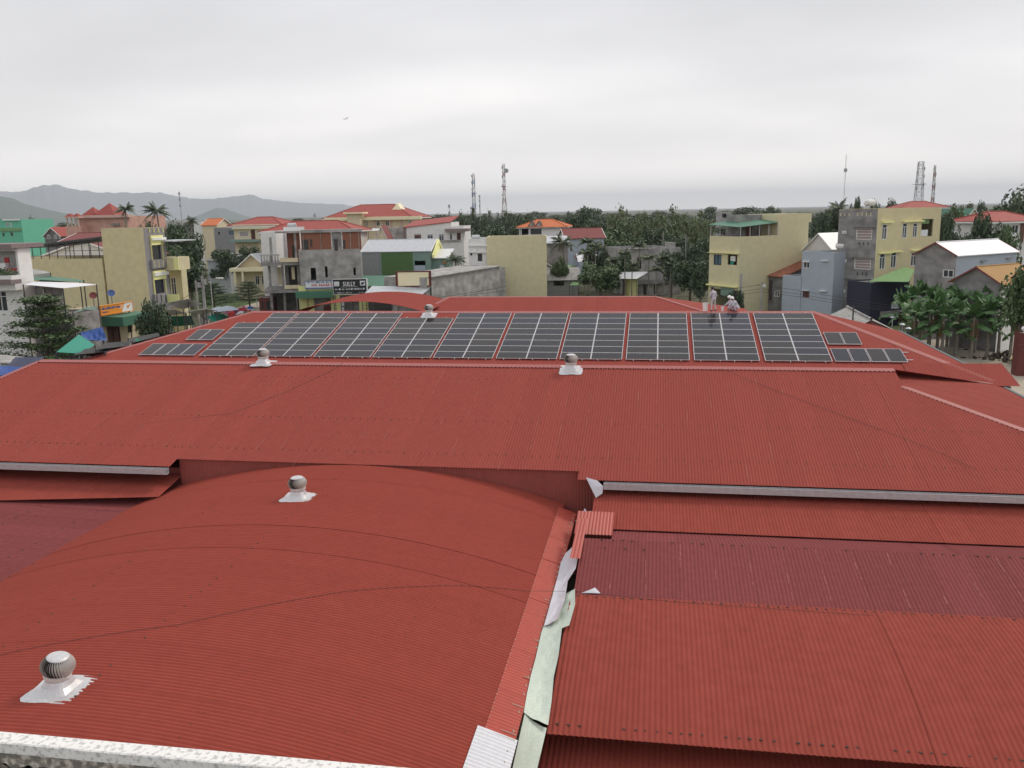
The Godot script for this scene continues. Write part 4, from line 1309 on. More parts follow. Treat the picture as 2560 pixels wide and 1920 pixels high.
func gablet(o: Node3D, x: float, y: float) -> void:
	var mb := MB.new()
	mb.tri(Vector3(x - 1.6, y - 0.6, -4.0), Vector3(x + 1.6, y - 0.6, -4.0), Vector3(x, y + 1.4, -4.6))
	mb.quad(Vector3(x - 1.6, y - 0.6, -4.0), Vector3(x, y + 1.4, -4.6), Vector3(x, y + 1.4, -8.0), Vector3(x - 1.6, y - 0.6, -8.0))
	mb.quad(Vector3(x, y + 1.4, -4.6), Vector3(x + 1.6, y - 0.6, -4.0), Vector3(x + 1.6, y - 0.6, -8.0), Vector3(x, y + 1.4, -8.0))
	put("gablet", mb, "sign_cream", o)

func dormer(o: Node3D, x: float, y: float) -> void:
	var mb := MB.new()
	mb.slab([Vector3(x - 0.95, y - 0.6, 0.2), Vector3(x, y + 0.75, 0.2), Vector3(x, y + 0.75, -3.0), Vector3(x - 0.95, y - 0.6, -3.0)], Vector3(0, -0.1, 0))
	mb.slab([Vector3(x, y + 0.75, 0.2), Vector3(x + 0.95, y - 0.6, 0.2), Vector3(x + 0.95, y - 0.6, -3.0), Vector3(x, y + 0.75, -3.0)], Vector3(0, -0.1, 0))
	var p := put("dormer", mb, "wood_dark", o)
	mb = MB.new()
	mb.tri(Vector3(x - 0.75, y - 0.6, 0.05), Vector3(x + 0.75, y - 0.6, 0.05), Vector3(x, y + 0.5, 0.05))
	put("face", mb, "concrete_pale", p)

func pyramid(o: Node3D, x: float, y: float, top: float, mname: String) -> void:
	var mb := MB.new()
	var r := (top - y) * 1.0
	var c := [Vector3(x - r, y, 0.6), Vector3(x + r, y, 0.6), Vector3(x + r, y, 0.6 - 2 * r), Vector3(x - r, y, 0.6 - 2 * r)]
	for i in 4: mb.tri(c[i], c[(i + 1) % 4], Vector3(x, top, 0.6 - r))
	put("pointed_roof", mb, mname, o)

func pergola_cap(o: Node3D, x0: float, x1: float, y0: float, y1: float) -> void:
	var mb := MB.new()
	mb.span(Vector3(x0 - 0.2, y1 - 0.25, -1.4), Vector3(x1 + 0.2, y1, 0.2))
	for x in [x0 + 0.1, x1 - 0.3]: mb.span(Vector3(x, y0, -0.3), Vector3(x + 0.2, y1, -0.1))
	var p := put("pergola", mb, "pink_trim", o)
	mb = MB.new()
	var m := (x0 + x1) * 0.5
	var c := [Vector3(x0, y1, 0.2), Vector3(x1, y1, 0.2), Vector3(x1, y1, -1.4), Vector3(x0, y1, -1.4)]
	var u := [Vector3(x0 + 0.4, y1 + 0.6, -0.4), Vector3(x1 - 0.4, y1 + 0.6, -0.4), Vector3(x1 - 0.4, y1 + 0.6, -0.8), Vector3(x0 + 0.4, y1 + 0.6, -0.8)]
	for i in 4: mb.quad(c[i], c[(i + 1) % 4], u[(i + 1) % 4], u[i])
	mb.poly(u)
	put("cap", mb, "tile_red", p)

func steel_canopy(at: Vector3, w: float, y: float, top: float) -> void:
	var t := thing("steel_canopy", "dark steel roof canopy on thin posts over the yellow rear wing", "canopy", at)
	var mb := MB.new()
	mb.slab([Vector3(0, top - 0.55, -0.2), Vector3(w, top + 0.45, -0.2), Vector3(w, top + 0.35, -7.5), Vector3(0, top - 0.65, -7.5)], Vector3(0, -0.22, 0))
	put("roof", mb, "steel_dark", t)
	for i in 10:
		mb = MB.new()
		var f := (i + 0.5) / 10.0
		mb.tube(Vector3(f * w, y - 0.5, -0.4), Vector3(f * w, lerpf(top - 0.6, top + 0.4, f), -0.4), 0.045, 0.045, 6)
		put("post", mb, "steel_dark", t)
	for i in 4:
		mb = MB.new()
		var f := (i + 0.5) / 4.0
		mb.tube(Vector3(f * w, y - 0.5, -7.2), Vector3(f * w, lerpf(top - 0.4, top + 0.6, f), -7.2), 0.045, 0.045, 6)
		put("post", mb, "steel_dark", t)
	mb = MB.new()
	mb.tube(Vector3(w * 0.55, y + 0.9, -0.4), Vector3(w, y + 0.9, -0.4), 0.03, 0.03, 5)
	mb.tube(Vector3(w * 0.1, y + 0.35, -0.4), Vector3(w, y + 0.35, -0.4), 0.03, 0.03, 5)
	put("rail", mb, "steel_dark", t)

func planter(o: Node3D, x0: float, x1: float, y: float) -> void:
	var mb := MB.new()
	for k in 420:
		var c := Vector3(rng.randf_range(x0, x1), y + absf(rng.randfn(0, 0.28)), rng.randf_range(0.1, 1.1))
		leaf(mb, c, Vector3(rng.randfn(), rng.randf() + 0.3, rng.randfn()).normalized(), 0.11)
	put("balcony_plants", mb, "leaf_mid", o, "stuff")

func lamp_ball(o: Node3D, at: Vector3) -> void:
	var mb := MB.new()
	mb.lathe(at, [Vector2(0.1, 0), Vector2(0.06, 0.1), Vector2(0.2, 0.2), Vector2(0.26, 0.35), Vector2(0.2, 0.5), Vector2(0.0, 0.58)], 14)
	put("globe", mb, "frame_white", o)

func canopy(called: String, label: String, category: String, mname: String, ps: Array, thick: float, legs: Array, group: String) -> void:
	var c := Vector3.ZERO
	for p in ps: c += p / ps.size()
	var t := thing(called, label, category, Vector3(c.x, 0, c.z), 0.0, group)
	var mb := MB.new()
	var off := Vector3(c.x, 0, c.z)
	var corrugated := not mname.begins_with("concrete") and not mname.begins_with("tarp") and ps.size() == 4
	var q := []
	for p in ps: q.append(p - off)
	if corrugated:
		# a ribbed sheet spanning the four corners
		var n := 40
		for i in n:
			var f0 := float(i) / n
			var f1 := float(i + 1) / n
			var l0 := Vector3(0, 0.018 if i % 2 else -0.018, 0)
			var l1 := Vector3(0, -0.018 if i % 2 else 0.018, 0)
			var a: Vector3 = q[0].lerp(q[1], f0) + l0
			var b: Vector3 = q[0].lerp(q[1], f1) + l1
			var cc: Vector3 = q[3].lerp(q[2], f1) + l1
			var d: Vector3 = q[3].lerp(q[2], f0) + l0
			mb.slab([a, b, cc, d], Vector3(0, -0.012, 0))
	elif mname.begins_with("tarp") and ps.size() == 4:
		# a sagging cloth
		var n := 8
		var fn := func(u: float, v: float) -> Vector3:
			var p: Vector3 = q[0].lerp(q[1], u).lerp(q[3].lerp(q[2], u), v)
			return p + Vector3(0, -0.35 * sin(u * PI) * sin(v * PI) + 0.07 * sin(u * 23.0 + v * 9.0) * sin(v * PI), 0)
		for i in n:
			for j in n:
				mb.quad(fn.call(float(i) / n, float(j) / n), fn.call(float(i + 1) / n, float(j) / n), fn.call(float(i + 1) / n, float(j + 1) / n), fn.call(float(i) / n, float(j + 1) / n))
	else:
		mb.slab(q, Vector3(0, -thick, 0))
	put("roof", mb, mname, t)
	if called == "trough": return
	for l in legs:
		mb = MB.new()
		mb.tube(Vector3(l.x, 0, l.z) - off, l - off, 0.05, 0.05, 6)
		put("post", mb, "steel_dark", t)

func parasol(at: Vector3) -> void:
	var t := thing("parasol", "faded grey market parasol beside the grass field", "parasol", Vector3(at.x, 0, at.z), 0.0, "grey parasols")
	var mb := MB.new()
	mb.lathe(Vector3(0, at.y - 0.5, 0), [Vector2(1.7, 0), Vector2(0.9, 0.4), Vector2(0.0, 0.6)], 12)
	put("cloth", mb, "blue_grey", t)
	mb = MB.new()
	mb.tube(Vector3.ZERO, Vector3(0, at.y, 0), 0.03, 0.03, 6)
	put("pole", mb, "steel_dark", t)

func crate(at: Vector3, mname: String) -> void:
	var words := {"plastic_pink": "pink", "plastic_blue": "blue", "jade_awning": "jade", "frame_white": "white", "red_cloth": "red", "tarp_dark": "navy"}
	var t := thing("goods_crate", "%s plastic goods crate heaped by the path" % words[mname], "crate", at, rng.randf(), "goods crates by the path")
	var mb := MB.new()
	for q in [[-0.6, -0.4, 0.6, -0.36], [-0.6, 0.36, 0.6, 0.4], [-0.6, -0.36, -0.56, 0.36], [0.56, -0.36, 0.6, 0.36]]: mb.span(Vector3(q[0], 0, q[1]), Vector3(q[2], 0.7, q[3]))
	put("box", mb, mname, t)
	mb = MB.new()
	for k in 14: mb.box(Vector3(rng.randf_range(-0.45, 0.45), rng.randf_range(0.5, 1.0), rng.randf_range(-0.3, 0.3)), Vector3(0.25, 0.2, 0.25), Basis(Vector3.UP, rng.randf() * 3))
	put("goods", mb, ["frame_white", "plastic_blue", "plastic_pink", "red_cloth"][rng.randi() % 4], t)

func hut(p: Array) -> void:
	# ridge far, ridge near, eave far, eave near, other eave near, other eave far
	var t := thing("hut", "hut with a weathered grey fibre cement gable roof behind the panels", "hut", Vector3(p[1].x, 0, p[1].z))
	var o := t.position
	for s in [[p[2], p[3], p[1], p[0]], [p[4], p[4] + (p[0] - p[1]), p[0], p[1]]]:
		var mb := MB.new()
		var n := 26
		for i in n:
			var l := Vector3(0, 0.02 if i % 2 else -0.02, 0)
			var a: Vector3 = s[0].lerp(s[1], float(i) / n) + l - o
			var b: Vector3 = s[0].lerp(s[1], float(i + 1) / n) - l - o
			var c: Vector3 = s[3].lerp(s[2], float(i + 1) / n) - l - o
			var d: Vector3 = s[3].lerp(s[2], float(i) / n) + l - o
			mb.slab([a, b, c, d], Vector3(0, -0.015, 0))
		put("roof", mb, "old_tin", t)
	var mb := MB.new()
	mb.tube(p[0] - o + Vector3(0, 0.05, 0), p[1] - o + Vector3(0, 0.05, 0), 0.12, 0.12, 8)
	put("ridge_cap", mb, "old_tin", t)
	mb = MB.new()
	var sh := Vector3(0, -0.15, 0)
	var lo1 := Vector3(p[3].x, 0, p[3].z) - o
	var lo2 := Vector3(p[4].x, 0, p[4].z) - o
	var back: Vector3 = (p[0] - p[1]); back.y = 0
	mb.poly([lo1, lo2, p[4] - o + sh, p[1] - o + sh, p[3] - o + sh])
	mb.quad(lo2, lo2 + back, p[4] + back - o + sh, p[4] - o + sh)
	mb.quad(lo1 + back, lo1, p[3] - o + sh, p[3] + back - o + sh)
	put("wall", mb, "maroon_paint", t)
	mb = MB.new()
	mb.tube(Vector3(lo1.x - 0.5, 0, lo1.z - 1.0), p[3] - o + Vector3(-0.5, 1.6, -1.0), 0.07, 0.07, 6)
	put("flue", mb, "steel_dark", t)


# ---------------------------------------------------------------- signs
func words(parent: Node, text: String, at: Vector3, high: float, mname: String, wide := 0.0, bold := false) -> void:
	# lettering whose capitals are about "high" metres tall, squeezed to "wide" when given
	var f := SystemFont.new()
	f.font_names = PackedStringArray(["Droid Sans"])
	if bold: f.font_weight = 800
	var tm := TextMesh.new()
	tm.font = f
	tm.text = text
	tm.font_size = 32
	tm.pixel_size = high / 23.0
	tm.depth = 0.02
	tm.material = M[mname]
	var o := part("lettering", tm, parent)
	o.position = at
	if wide > 0.0:
		var got := tm.get_aabb().size.x
		if got > 0.01: o.scale.x = wide / got

func board(called: String, label: String, at: Vector3, turn: float, w: float, h: float, face: String, rim: String) -> Node3D:
	var t := thing(called, label, "sign", at, turn)
	var mb := MB.new()
	mb.span(Vector3(0, 0, -0.25), Vector3(w, h, 0))
	put("board", mb, face, t)
	mb = MB.new()
	for q in [[-0.05, -0.05, w + 0.05, 0.0], [-0.05, h, w + 0.05, h + 0.05], [-0.05, 0.0, 0.0, h], [w, 0.0, w + 0.05, h]]: mb.span(Vector3(q[0], q[1], -0.26), Vector3(q[2], q[3], 0.05))
	put("rim", mb, rim, t)
	for x in [0.15, w - 0.15]:
		mb = MB.new()
		mb.tube(Vector3(x, -at.y, -0.35), Vector3(x, h, -0.35), 0.06, 0.06, 6)
		put("support", mb, "steel_dark", t)
	return t

func sign_ha_nam(at: Vector3, turn: float, w: float, h: float) -> void:
	var t := board("shop_sign", "white shop sign with red lettering and a blue line beside the black sign", at, turn, w, h, "sign_white", "sign_blue")
	words(t, "CỬA HÀNG THƯƠNG MẠI - DỊCH VỤ", Vector3(w * 0.5, h * 0.82, 0.01), h * 0.13, "sign_blue", w * 0.86)
	words(t, "HÀ NAM I", Vector3(w * 0.58, h * 0.46, 0.01), h * 0.34, "sign_red", w * 0.72, true)
	bit(t, "blue_band", "sign_blue", Vector3(0.02, 0.02, 0.001), Vector3(w - 0.02, h * 0.13, 0.006))

func sign_sully(at: Vector3, turn: float, w: float, h: float) -> void:
	var t := board("shop_sign", "black box sign with the white word SULLY above the shops", at, turn, w, h, "sign_black", "sign_white")
	words(t, "SULLY", Vector3(w * 0.48, h * 0.68, 0.01), h * 0.29, "sign_white", w * 0.37, true)
	bit(t, "underline", "sign_white", Vector3(w * 0.24, h * 0.48, 0.002), Vector3(w * 0.74, h * 0.495, 0.008))
	words(t, "BAR - BẾP - BÁC - TB NHÀ BẾP THIẾT BỊ CAO CẤP", Vector3(w * 0.5, h * 0.33, 0.01), h * 0.095, "sign_white", w * 0.90, true)
	words(t, "ĐC: THỊ TRẤN HÀ NAM, LÊ HỒNG PHONG", Vector3(w * 0.30, h * 0.09, 0.01), h * 0.06, "sign_white", w * 0.52)
	words(t, "ĐT: 0977", Vector3(w * 0.84, h * 0.09, 0.01), h * 0.06, "sign_white", w * 0.16)
	bit(t, "emblem", "sign_white", Vector3(w * 0.03, h * 0.55, 0.002), Vector3(w * 0.185, h * 0.86, 0.008))
	bit(t, "emblem_line", "sign_blue", Vector3(w * 0.05, h * 0.62, 0.009), Vector3(w * 0.17, h * 0.64, 0.012))
	bit(t, "emblem", "sign_white", Vector3(w * 0.81, h * 0.56, 0.002), Vector3(w * 0.965, h * 0.88, 0.008))
	var mb := MB.new()
	mb.slab([Vector3(w * 0.83, h * 0.62, 0.012), Vector3(w * 0.89, h * 0.62, 0.012), Vector3(w * 0.955, h * 0.76, 0.012), Vector3(w * 0.90, h * 0.80, 0.012), Vector3(w * 0.85, h * 0.74, 0.012)], Vector3(0, 0, -0.003))
	put("emblem_mark", mb, "sign_black", t)
	bit(t, "side_panel", "sign_white", Vector3(w + 0.055, 0, -0.9), Vector3(w + 0.09, h, 0.04))

func sign_faint(at: Vector3, turn: float, w: float) -> void:
	var t := thing("shop_sign", "dark fascia board with grey lettering below the black sign", "sign", at, turn)
	var mb := MB.new()
	mb.span(Vector3(0, 0, -0.1), Vector3(w, 0.62, 0))
	put("board", mb, "steel_dark", t)
	words(t, "SULLY", Vector3(w * 0.66, 0.32, 0.01), 0.42, "grey_panel", w * 0.42, true)
	words(t, "Nội Thất Nhà Bếp", Vector3(w * 0.22, 0.3, 0.01), 0.2, "grey_panel", w * 0.36)
	for x in [0.1, w - 0.1]:
		mb = MB.new()
		mb.tube(Vector3(x, -at.y, -0.2), Vector3(x, 0.6, -0.2), 0.05, 0.05, 6)
		put("support", mb, "steel_dark", t)

func sign_blank(at: Vector3, turn: float, w: float, h: float) -> void:
	var t := board("billboard", "empty cream signboard in a dark red frame above the white awning", at, turn, w, h, "sign_cream", "maroon_paint")
	for q in [[0.0, 0.0, w * 0.055, h], [w * 0.945, 0.0, w, h]]: bit(t, "side_post", "maroon_paint", Vector3(q[0], q[1], 0.001), Vector3(q[2], q[3], 0.04))
	bit(t, "top_rail", "maroon_paint", Vector3(w * 0.055, h * 0.95, 0.001), Vector3(w * 0.945, h, 0.04))
	bit(t, "bottom_rail", "maroon_paint", Vector3(w * 0.055, 0, 0.001), Vector3(w * 0.945, h * 0.035, 0.04))

func sign_post(at: Vector3, turn: float, w: float, h: float) -> void:
	var t := board("shop_sign", "orange and white post office sign on the kiosk roof", at, turn, w, h, "sign_orange", "sign_orange")
	var mb := MB.new()
	mb.slab([Vector3(w * 0.64, 0.0, 0.006), Vector3(w, 0.0, 0.006), Vector3(w, h, 0.006), Vector3(w * 0.76, h, 0.006)], Vector3(0, 0, -0.004))
	put("white_field", mb, "sign_white", t)
	for k in 4: bit(t, "stripe", "sign_white", Vector3(w * (0.56 + 0.02 * k), h * (0.42 + 0.13 * k), 0.002), Vector3(w * (0.72 + 0.012 * k), h * (0.455 + 0.13 * k), 0.007))
	mb = MB.new()
	mb.slab([Vector3(w * 0.79, h * 0.55, 0.012), Vector3(w * 0.84, h * 0.25, 0.012), Vector3(w * 0.95, h * 0.80, 0.012), Vector3(w * 0.90, h * 0.74, 0.012), Vector3(w * 0.845, h * 0.47, 0.012)], Vector3(0, 0, -0.004))
	put("check_mark", mb, "sign_orange", t)
	words(t, "BƯU ĐIỆN VIỆT NAM", Vector3(w * 0.31, h * 0.66, 0.01), h * 0.22, "sign_blue", w * 0.56, true)
	words(t, "VNPOST", Vector3(w * 0.13, h * 0.26, 0.01), h * 0.14, "sign_blue", w * 0.18, true)


# ---------------------------------------------------------------- poles, wires, towers
func pole(at: Vector3, h: float, label: String, mname: String, kind: String, r: float) -> void:
	var cats := {"lamp": "street lamp", "cap": "garden lamp"}
	var t := thing("street_lamp" if kind == "lamp" else "garden_lamp" if kind == "cap" else "utility_pole", label, cats.get(kind, "pole"), at)
	var mb := MB.new()
	mb.tube(Vector3.ZERO, Vector3(0, h, 0), r, r * 0.75, 10, true)
	put("shaft", mb, mname, t)
	if kind == "meters":
		for q in [[-0.5, 3.2, 0.1], [0.1, 3.0, 0.2], [-0.1, 3.9, 0.2], [0.2, 4.0, -0.1], [-0.45, h - 1.2, 0.1], [0.15, h - 0.9, 0.1]]:
			mb = MB.new()
			mb.span(Vector3(q[0], q[1], q[2]), Vector3(q[0] + 0.4, q[1] + 0.55, q[2] + 0.25))
			put("meter_box", mb, "concrete_pale", t)
		mb = MB.new()
		mb.span(Vector3(-0.9, h - 0.5, -0.06), Vector3(0.9, h - 0.4, 0.06))
		put("cross_arm", mb, "steel_dark", t)
	if kind == "cross":
		mb = MB.new()
		mb.lathe(Vector3(0.3, h - 0.75, 0), [Vector2(0.0, 0), Vector2(0.2, 0.08), Vector2(0.24, 0.3), Vector2(0.0, 0.45)], 12)
		put("insulator", mb, "frame_white", t)
		mb = MB.new()
		mb.span(Vector3(-0.5, h - 0.42, -0.05), Vector3(0.5, h - 0.34, 0.05))
		put("cross_arm", mb, "steel_dark", t)
	if kind == "lamp":
		mb = MB.new()
		mb.tube(Vector3(0, h, 0), Vector3(0.9, h + 0.25, 0), 0.04, 0.03, 6)
		put("arm", mb, mname, t)
		mb = MB.new()
		mb.box(Vector3(1.2, h + 0.22, 0), Vector3(0.8, 0.14, 0.3))
		put("head", mb, "frame_white", t)
	if kind == "cap":
		mb = MB.new()
		mb.lathe(Vector3(0, h, 0), [Vector2(0.27, 0), Vector2(0.25, 0.05), Vector2(0.1, 0.14), Vector2(0.0, 0.17)], 14)
		put("cap", mb, "tin", t)

func wire(label: String, ps: Array) -> void:
	var mb := MB.new()
	for i in ps.size() - 1:
		var prev: Vector3 = ps[i]
		for k in 6:
			var f := (k + 1) / 6.0
			var p: Vector3 = ps[i].lerp(ps[i + 1], f) - Vector3(0, sin(f * PI) * ps[i].distance_to(ps[i + 1]) * 0.006, 0)
			mb.tube(prev, p, 0.022, 0.022, 5)
			prev = p
	tag(put("power_line", mb, "cable", self), label, "power line", "power lines")

func tower(label: String, kind: String, at: Vector3, h: float, wt: float, wb: float) -> void:
	var t := thing("telecom_mast" if kind in ["mast", "box"] else "telecom_tower", label, "tower", at)
	if kind in ["mast", "box"]:
		var mb := MB.new()
		mb.tube(Vector3.ZERO, Vector3(0, h, 0), wb * 0.5, wt * 0.35, 6)
		put("shaft", mb, "tower_grey" if kind == "mast" else "tower_white", t)
		mb = MB.new()
		if kind == "box": mb.span(Vector3(-0.6, h - 7.5, -0.6), Vector3(0.6, h - 6.0, 0.6))
		else:
			for k in 3: mb.span(Vector3(-0.35, h - 1.2 - k * 2.2, 0.1), Vector3(0.35, h - 0.3 - k * 2.2, 0.3))
		put("antenna", mb, "tower_grey", t)
		return
	var cols := ["tower_red", "tower_white"]
	if kind == "blue": cols = ["tower_blue", "tower_white"]
	if kind == "lattice": cols = ["tower_grey", "tower_grey"]
	var secs := 12
	var waist := 0.62 if wb > wt * 3.0 else 1.0
	var wid := func(f: float) -> float: return lerpf(wb, wt, minf(f / waist, 1.0))
	for k in secs:
		var mb := MB.new()
		var f0 := float(k) / secs
		var f1 := float(k + 1) / secs
		var w0: float = wid.call(f0) * 0.5
		var w1: float = wid.call(f1) * 0.5
		var r := maxf(0.10, wb * 0.012)
		for c in 4:
			var a := Vector3([-1, 1, 1, -1][c], 0, [-1, -1, 1, 1][c])
			var b := Vector3([-1, 1, 1, -1][(c + 1) % 4], 0, [-1, -1, 1, 1][(c + 1) % 4])
			var a0 := a * w0 + Vector3(0, f0 * h, 0)
			var a1 := a * w1 + Vector3(0, f1 * h, 0)
			mb.tube(a0, a1, r, r, 4)
			mb.tube(a0, b * w1 + Vector3(0, f1 * h, 0), r * 0.6, r * 0.6, 4)
			mb.tube(b * w0 + Vector3(0, f0 * h, 0), a1, r * 0.6, r * 0.6, 4)
			mb.tube(a1, b * w1 + Vector3(0, f1 * h, 0), r * 0.6, r * 0.6, 4)
		put("section", mb, cols[k % 2], t)
	for k in 7:
		var mb := MB.new()
		var y := h - 0.6 - k * 1.5 if kind != "red" else h - 1.0 - k * 2.0
		var s := 1.0 if k % 2 else -1.0
		mb.span(Vector3(s * wt * 0.7 - 0.2, y - 1.1, wt * 0.4), Vector3(s * wt * 0.7 + 0.2, y, wt * 0.4 + 0.25))
		put("antenna", mb, "tower_grey", t)
	var mb := MB.new()
	mb.span(Vector3(-wt * 1.2, h * 0.72, -wt * 1.2), Vector3(wt * 1.2, h * 0.725, wt * 1.2))
	put("platform", mb, cols[0], t)
	if kind == "red" and wb > wt * 3.0:
		mb = MB.new()
		mb.tube(Vector3(wt * 1.4, h - 3.0, 0.5), Vector3(wt * 1.4, h - 3.0, 1.3), 1.0, 1.0, 16, true)
		put("drum_antenna", mb, "tower_grey", t)


# ---------------------------------------------------------------- the unfinished house
func unfinished(at: Vector3, turn: float, w: float, dp: float, s1: float, s2: float, top: float) -> void:
	var t := thing("unfinished_house", "unfinished concrete house with bare columns, brick walls and balcony balusters", "house", at, turn)
	var P := func(called: String, mname: String, lo: Vector3, hi: Vector3) -> void: bit(t, called, mname, lo, hi)
	for q in [[0.0, s1], [s1, s2]]:
		for x in [0.0, w * 0.42, w - 0.35]: P.call("column", "concrete", Vector3(x, q[0], -0.4), Vector3(x + 0.35, q[1], -0.05))
	P.call("slab", "concrete", Vector3(-0.6, s1 - 0.55, -6), Vector3(w, s1, 0.8)); P.call("slab", "concrete", Vector3(-0.9, s2 - 0.45, -6), Vector3(w, s2, 1.0))
	P.call("back_wall", "concrete_dark", Vector3(0, 0, -3.0), Vector3(w, s1 - 0.55, -2.8)); P.call("back_wall", "concrete", Vector3(w * 0.5, s1, -2.0), Vector3(w, s2 - 0.45, -1.8))
	P.call("back_wall", "cream_wall", Vector3(w * 0.25, s1 + 0.4, -2.6), Vector3(w * 0.46, s2 - 0.9, -2.5))
	P.call("opening_shade", "interior", Vector3(w * 0.62, s1 + 0.3, -1.79), Vector3(w * 0.9, s2 - 0.9, -1.75)); P.call("notice_board", "cream_wall", Vector3(w * 0.74, s1 + 1.3, -0.5), Vector3(w * 0.84, s2 - 0.8, -0.4))  # no hole behind the opening: a dark box with shade painted in
	P.call("balcony_board", "cream_wall", Vector3(w * 0.5, s1 + 0.02, 0.81), Vector3(w * 1.02, s1 + 0.55, 0.95)); P.call("balcony_board", "cream_wall", Vector3(w * 0.42, s2 + 0.02, 1.01), Vector3(w * 1.0, s2 + 0.6, 1.15))
	# balustrade of pale balusters round the upper terrace
	for i in 26:
		var x := -0.8 + i * (w + 5.5) / 26.0
		if x > w * 0.42 and x < w: continue
		P.call("baluster", "concrete_pale", Vector3(x, s2, 0.75), Vector3(x + 0.16, s2 + 1.0, 0.9))
	P.call("handrail", "concrete_pale", Vector3(-0.9, s2 + 1.0, 0.7), Vector3(w * 0.42, s2 + 1.15, 0.95)); P.call("handrail", "concrete_pale", Vector3(w, s2 + 1.0, 0.7), Vector3(w + 5.0, s2 + 1.15, 0.95))
	P.call("terrace_column", "concrete_pale", Vector3(0.5, s2, 0.3), Vector3(0.85, s2 + 3.6, 0.65))
	P.call("terrace_column", "concrete_pale", Vector3(w - 0.5, s2, -0.6), Vector3(w - 0.2, top - 0.2, -0.3))
	P.call("brick_wall", "brick", Vector3(w * 0.62, s2, -3.2), Vector3(w + 0.2, top - 0.3, -3.0))
	P.call("doorway", "interior", Vector3(w * 0.78, s2, -2.99), Vector3(w * 0.9, s2 + 2.3, -2.95))  # the doorway is a near black sheet, its shade in the colour
	P.call("roof_slab", "concrete_pale", Vector3(w * 0.3, top - 0.3, -6), Vector3(w + 0.3, top - 0.02, 0.2))
	P.call("prop_board", "frame_white", Vector3(w * 0.55, top - 0.02, -2), Vector3(w + 1.0, top + 0.55, -1.9))


# ---------------------------------------------------------------- plants
func leaf(mb: MB, c: Vector3, nn: Vector3, s: float) -> void:
	# one folded diamond leaf (or spray of leaves) facing nn
	var x := nn.cross(Vector3(rng.randfn(), rng.randfn(), rng.randfn())).normalized()
	var y := nn.cross(x)
	var k := mb.v.size()
	var a := c - y * s
	var b := c + x * s * 0.55 + nn * s * 0.12
	var d := c + y * s
	var e := c - x * s * 0.55 + nn * s * 0.12
	mb.vert(a, nn); mb.vert(b, (nn + x * 0.3).normalized()); mb.vert(d, nn); mb.vert(e, (nn - x * 0.3).normalized())
	mb.ix.append_array([k, k + 2, k + 1, k, k + 3, k + 2])

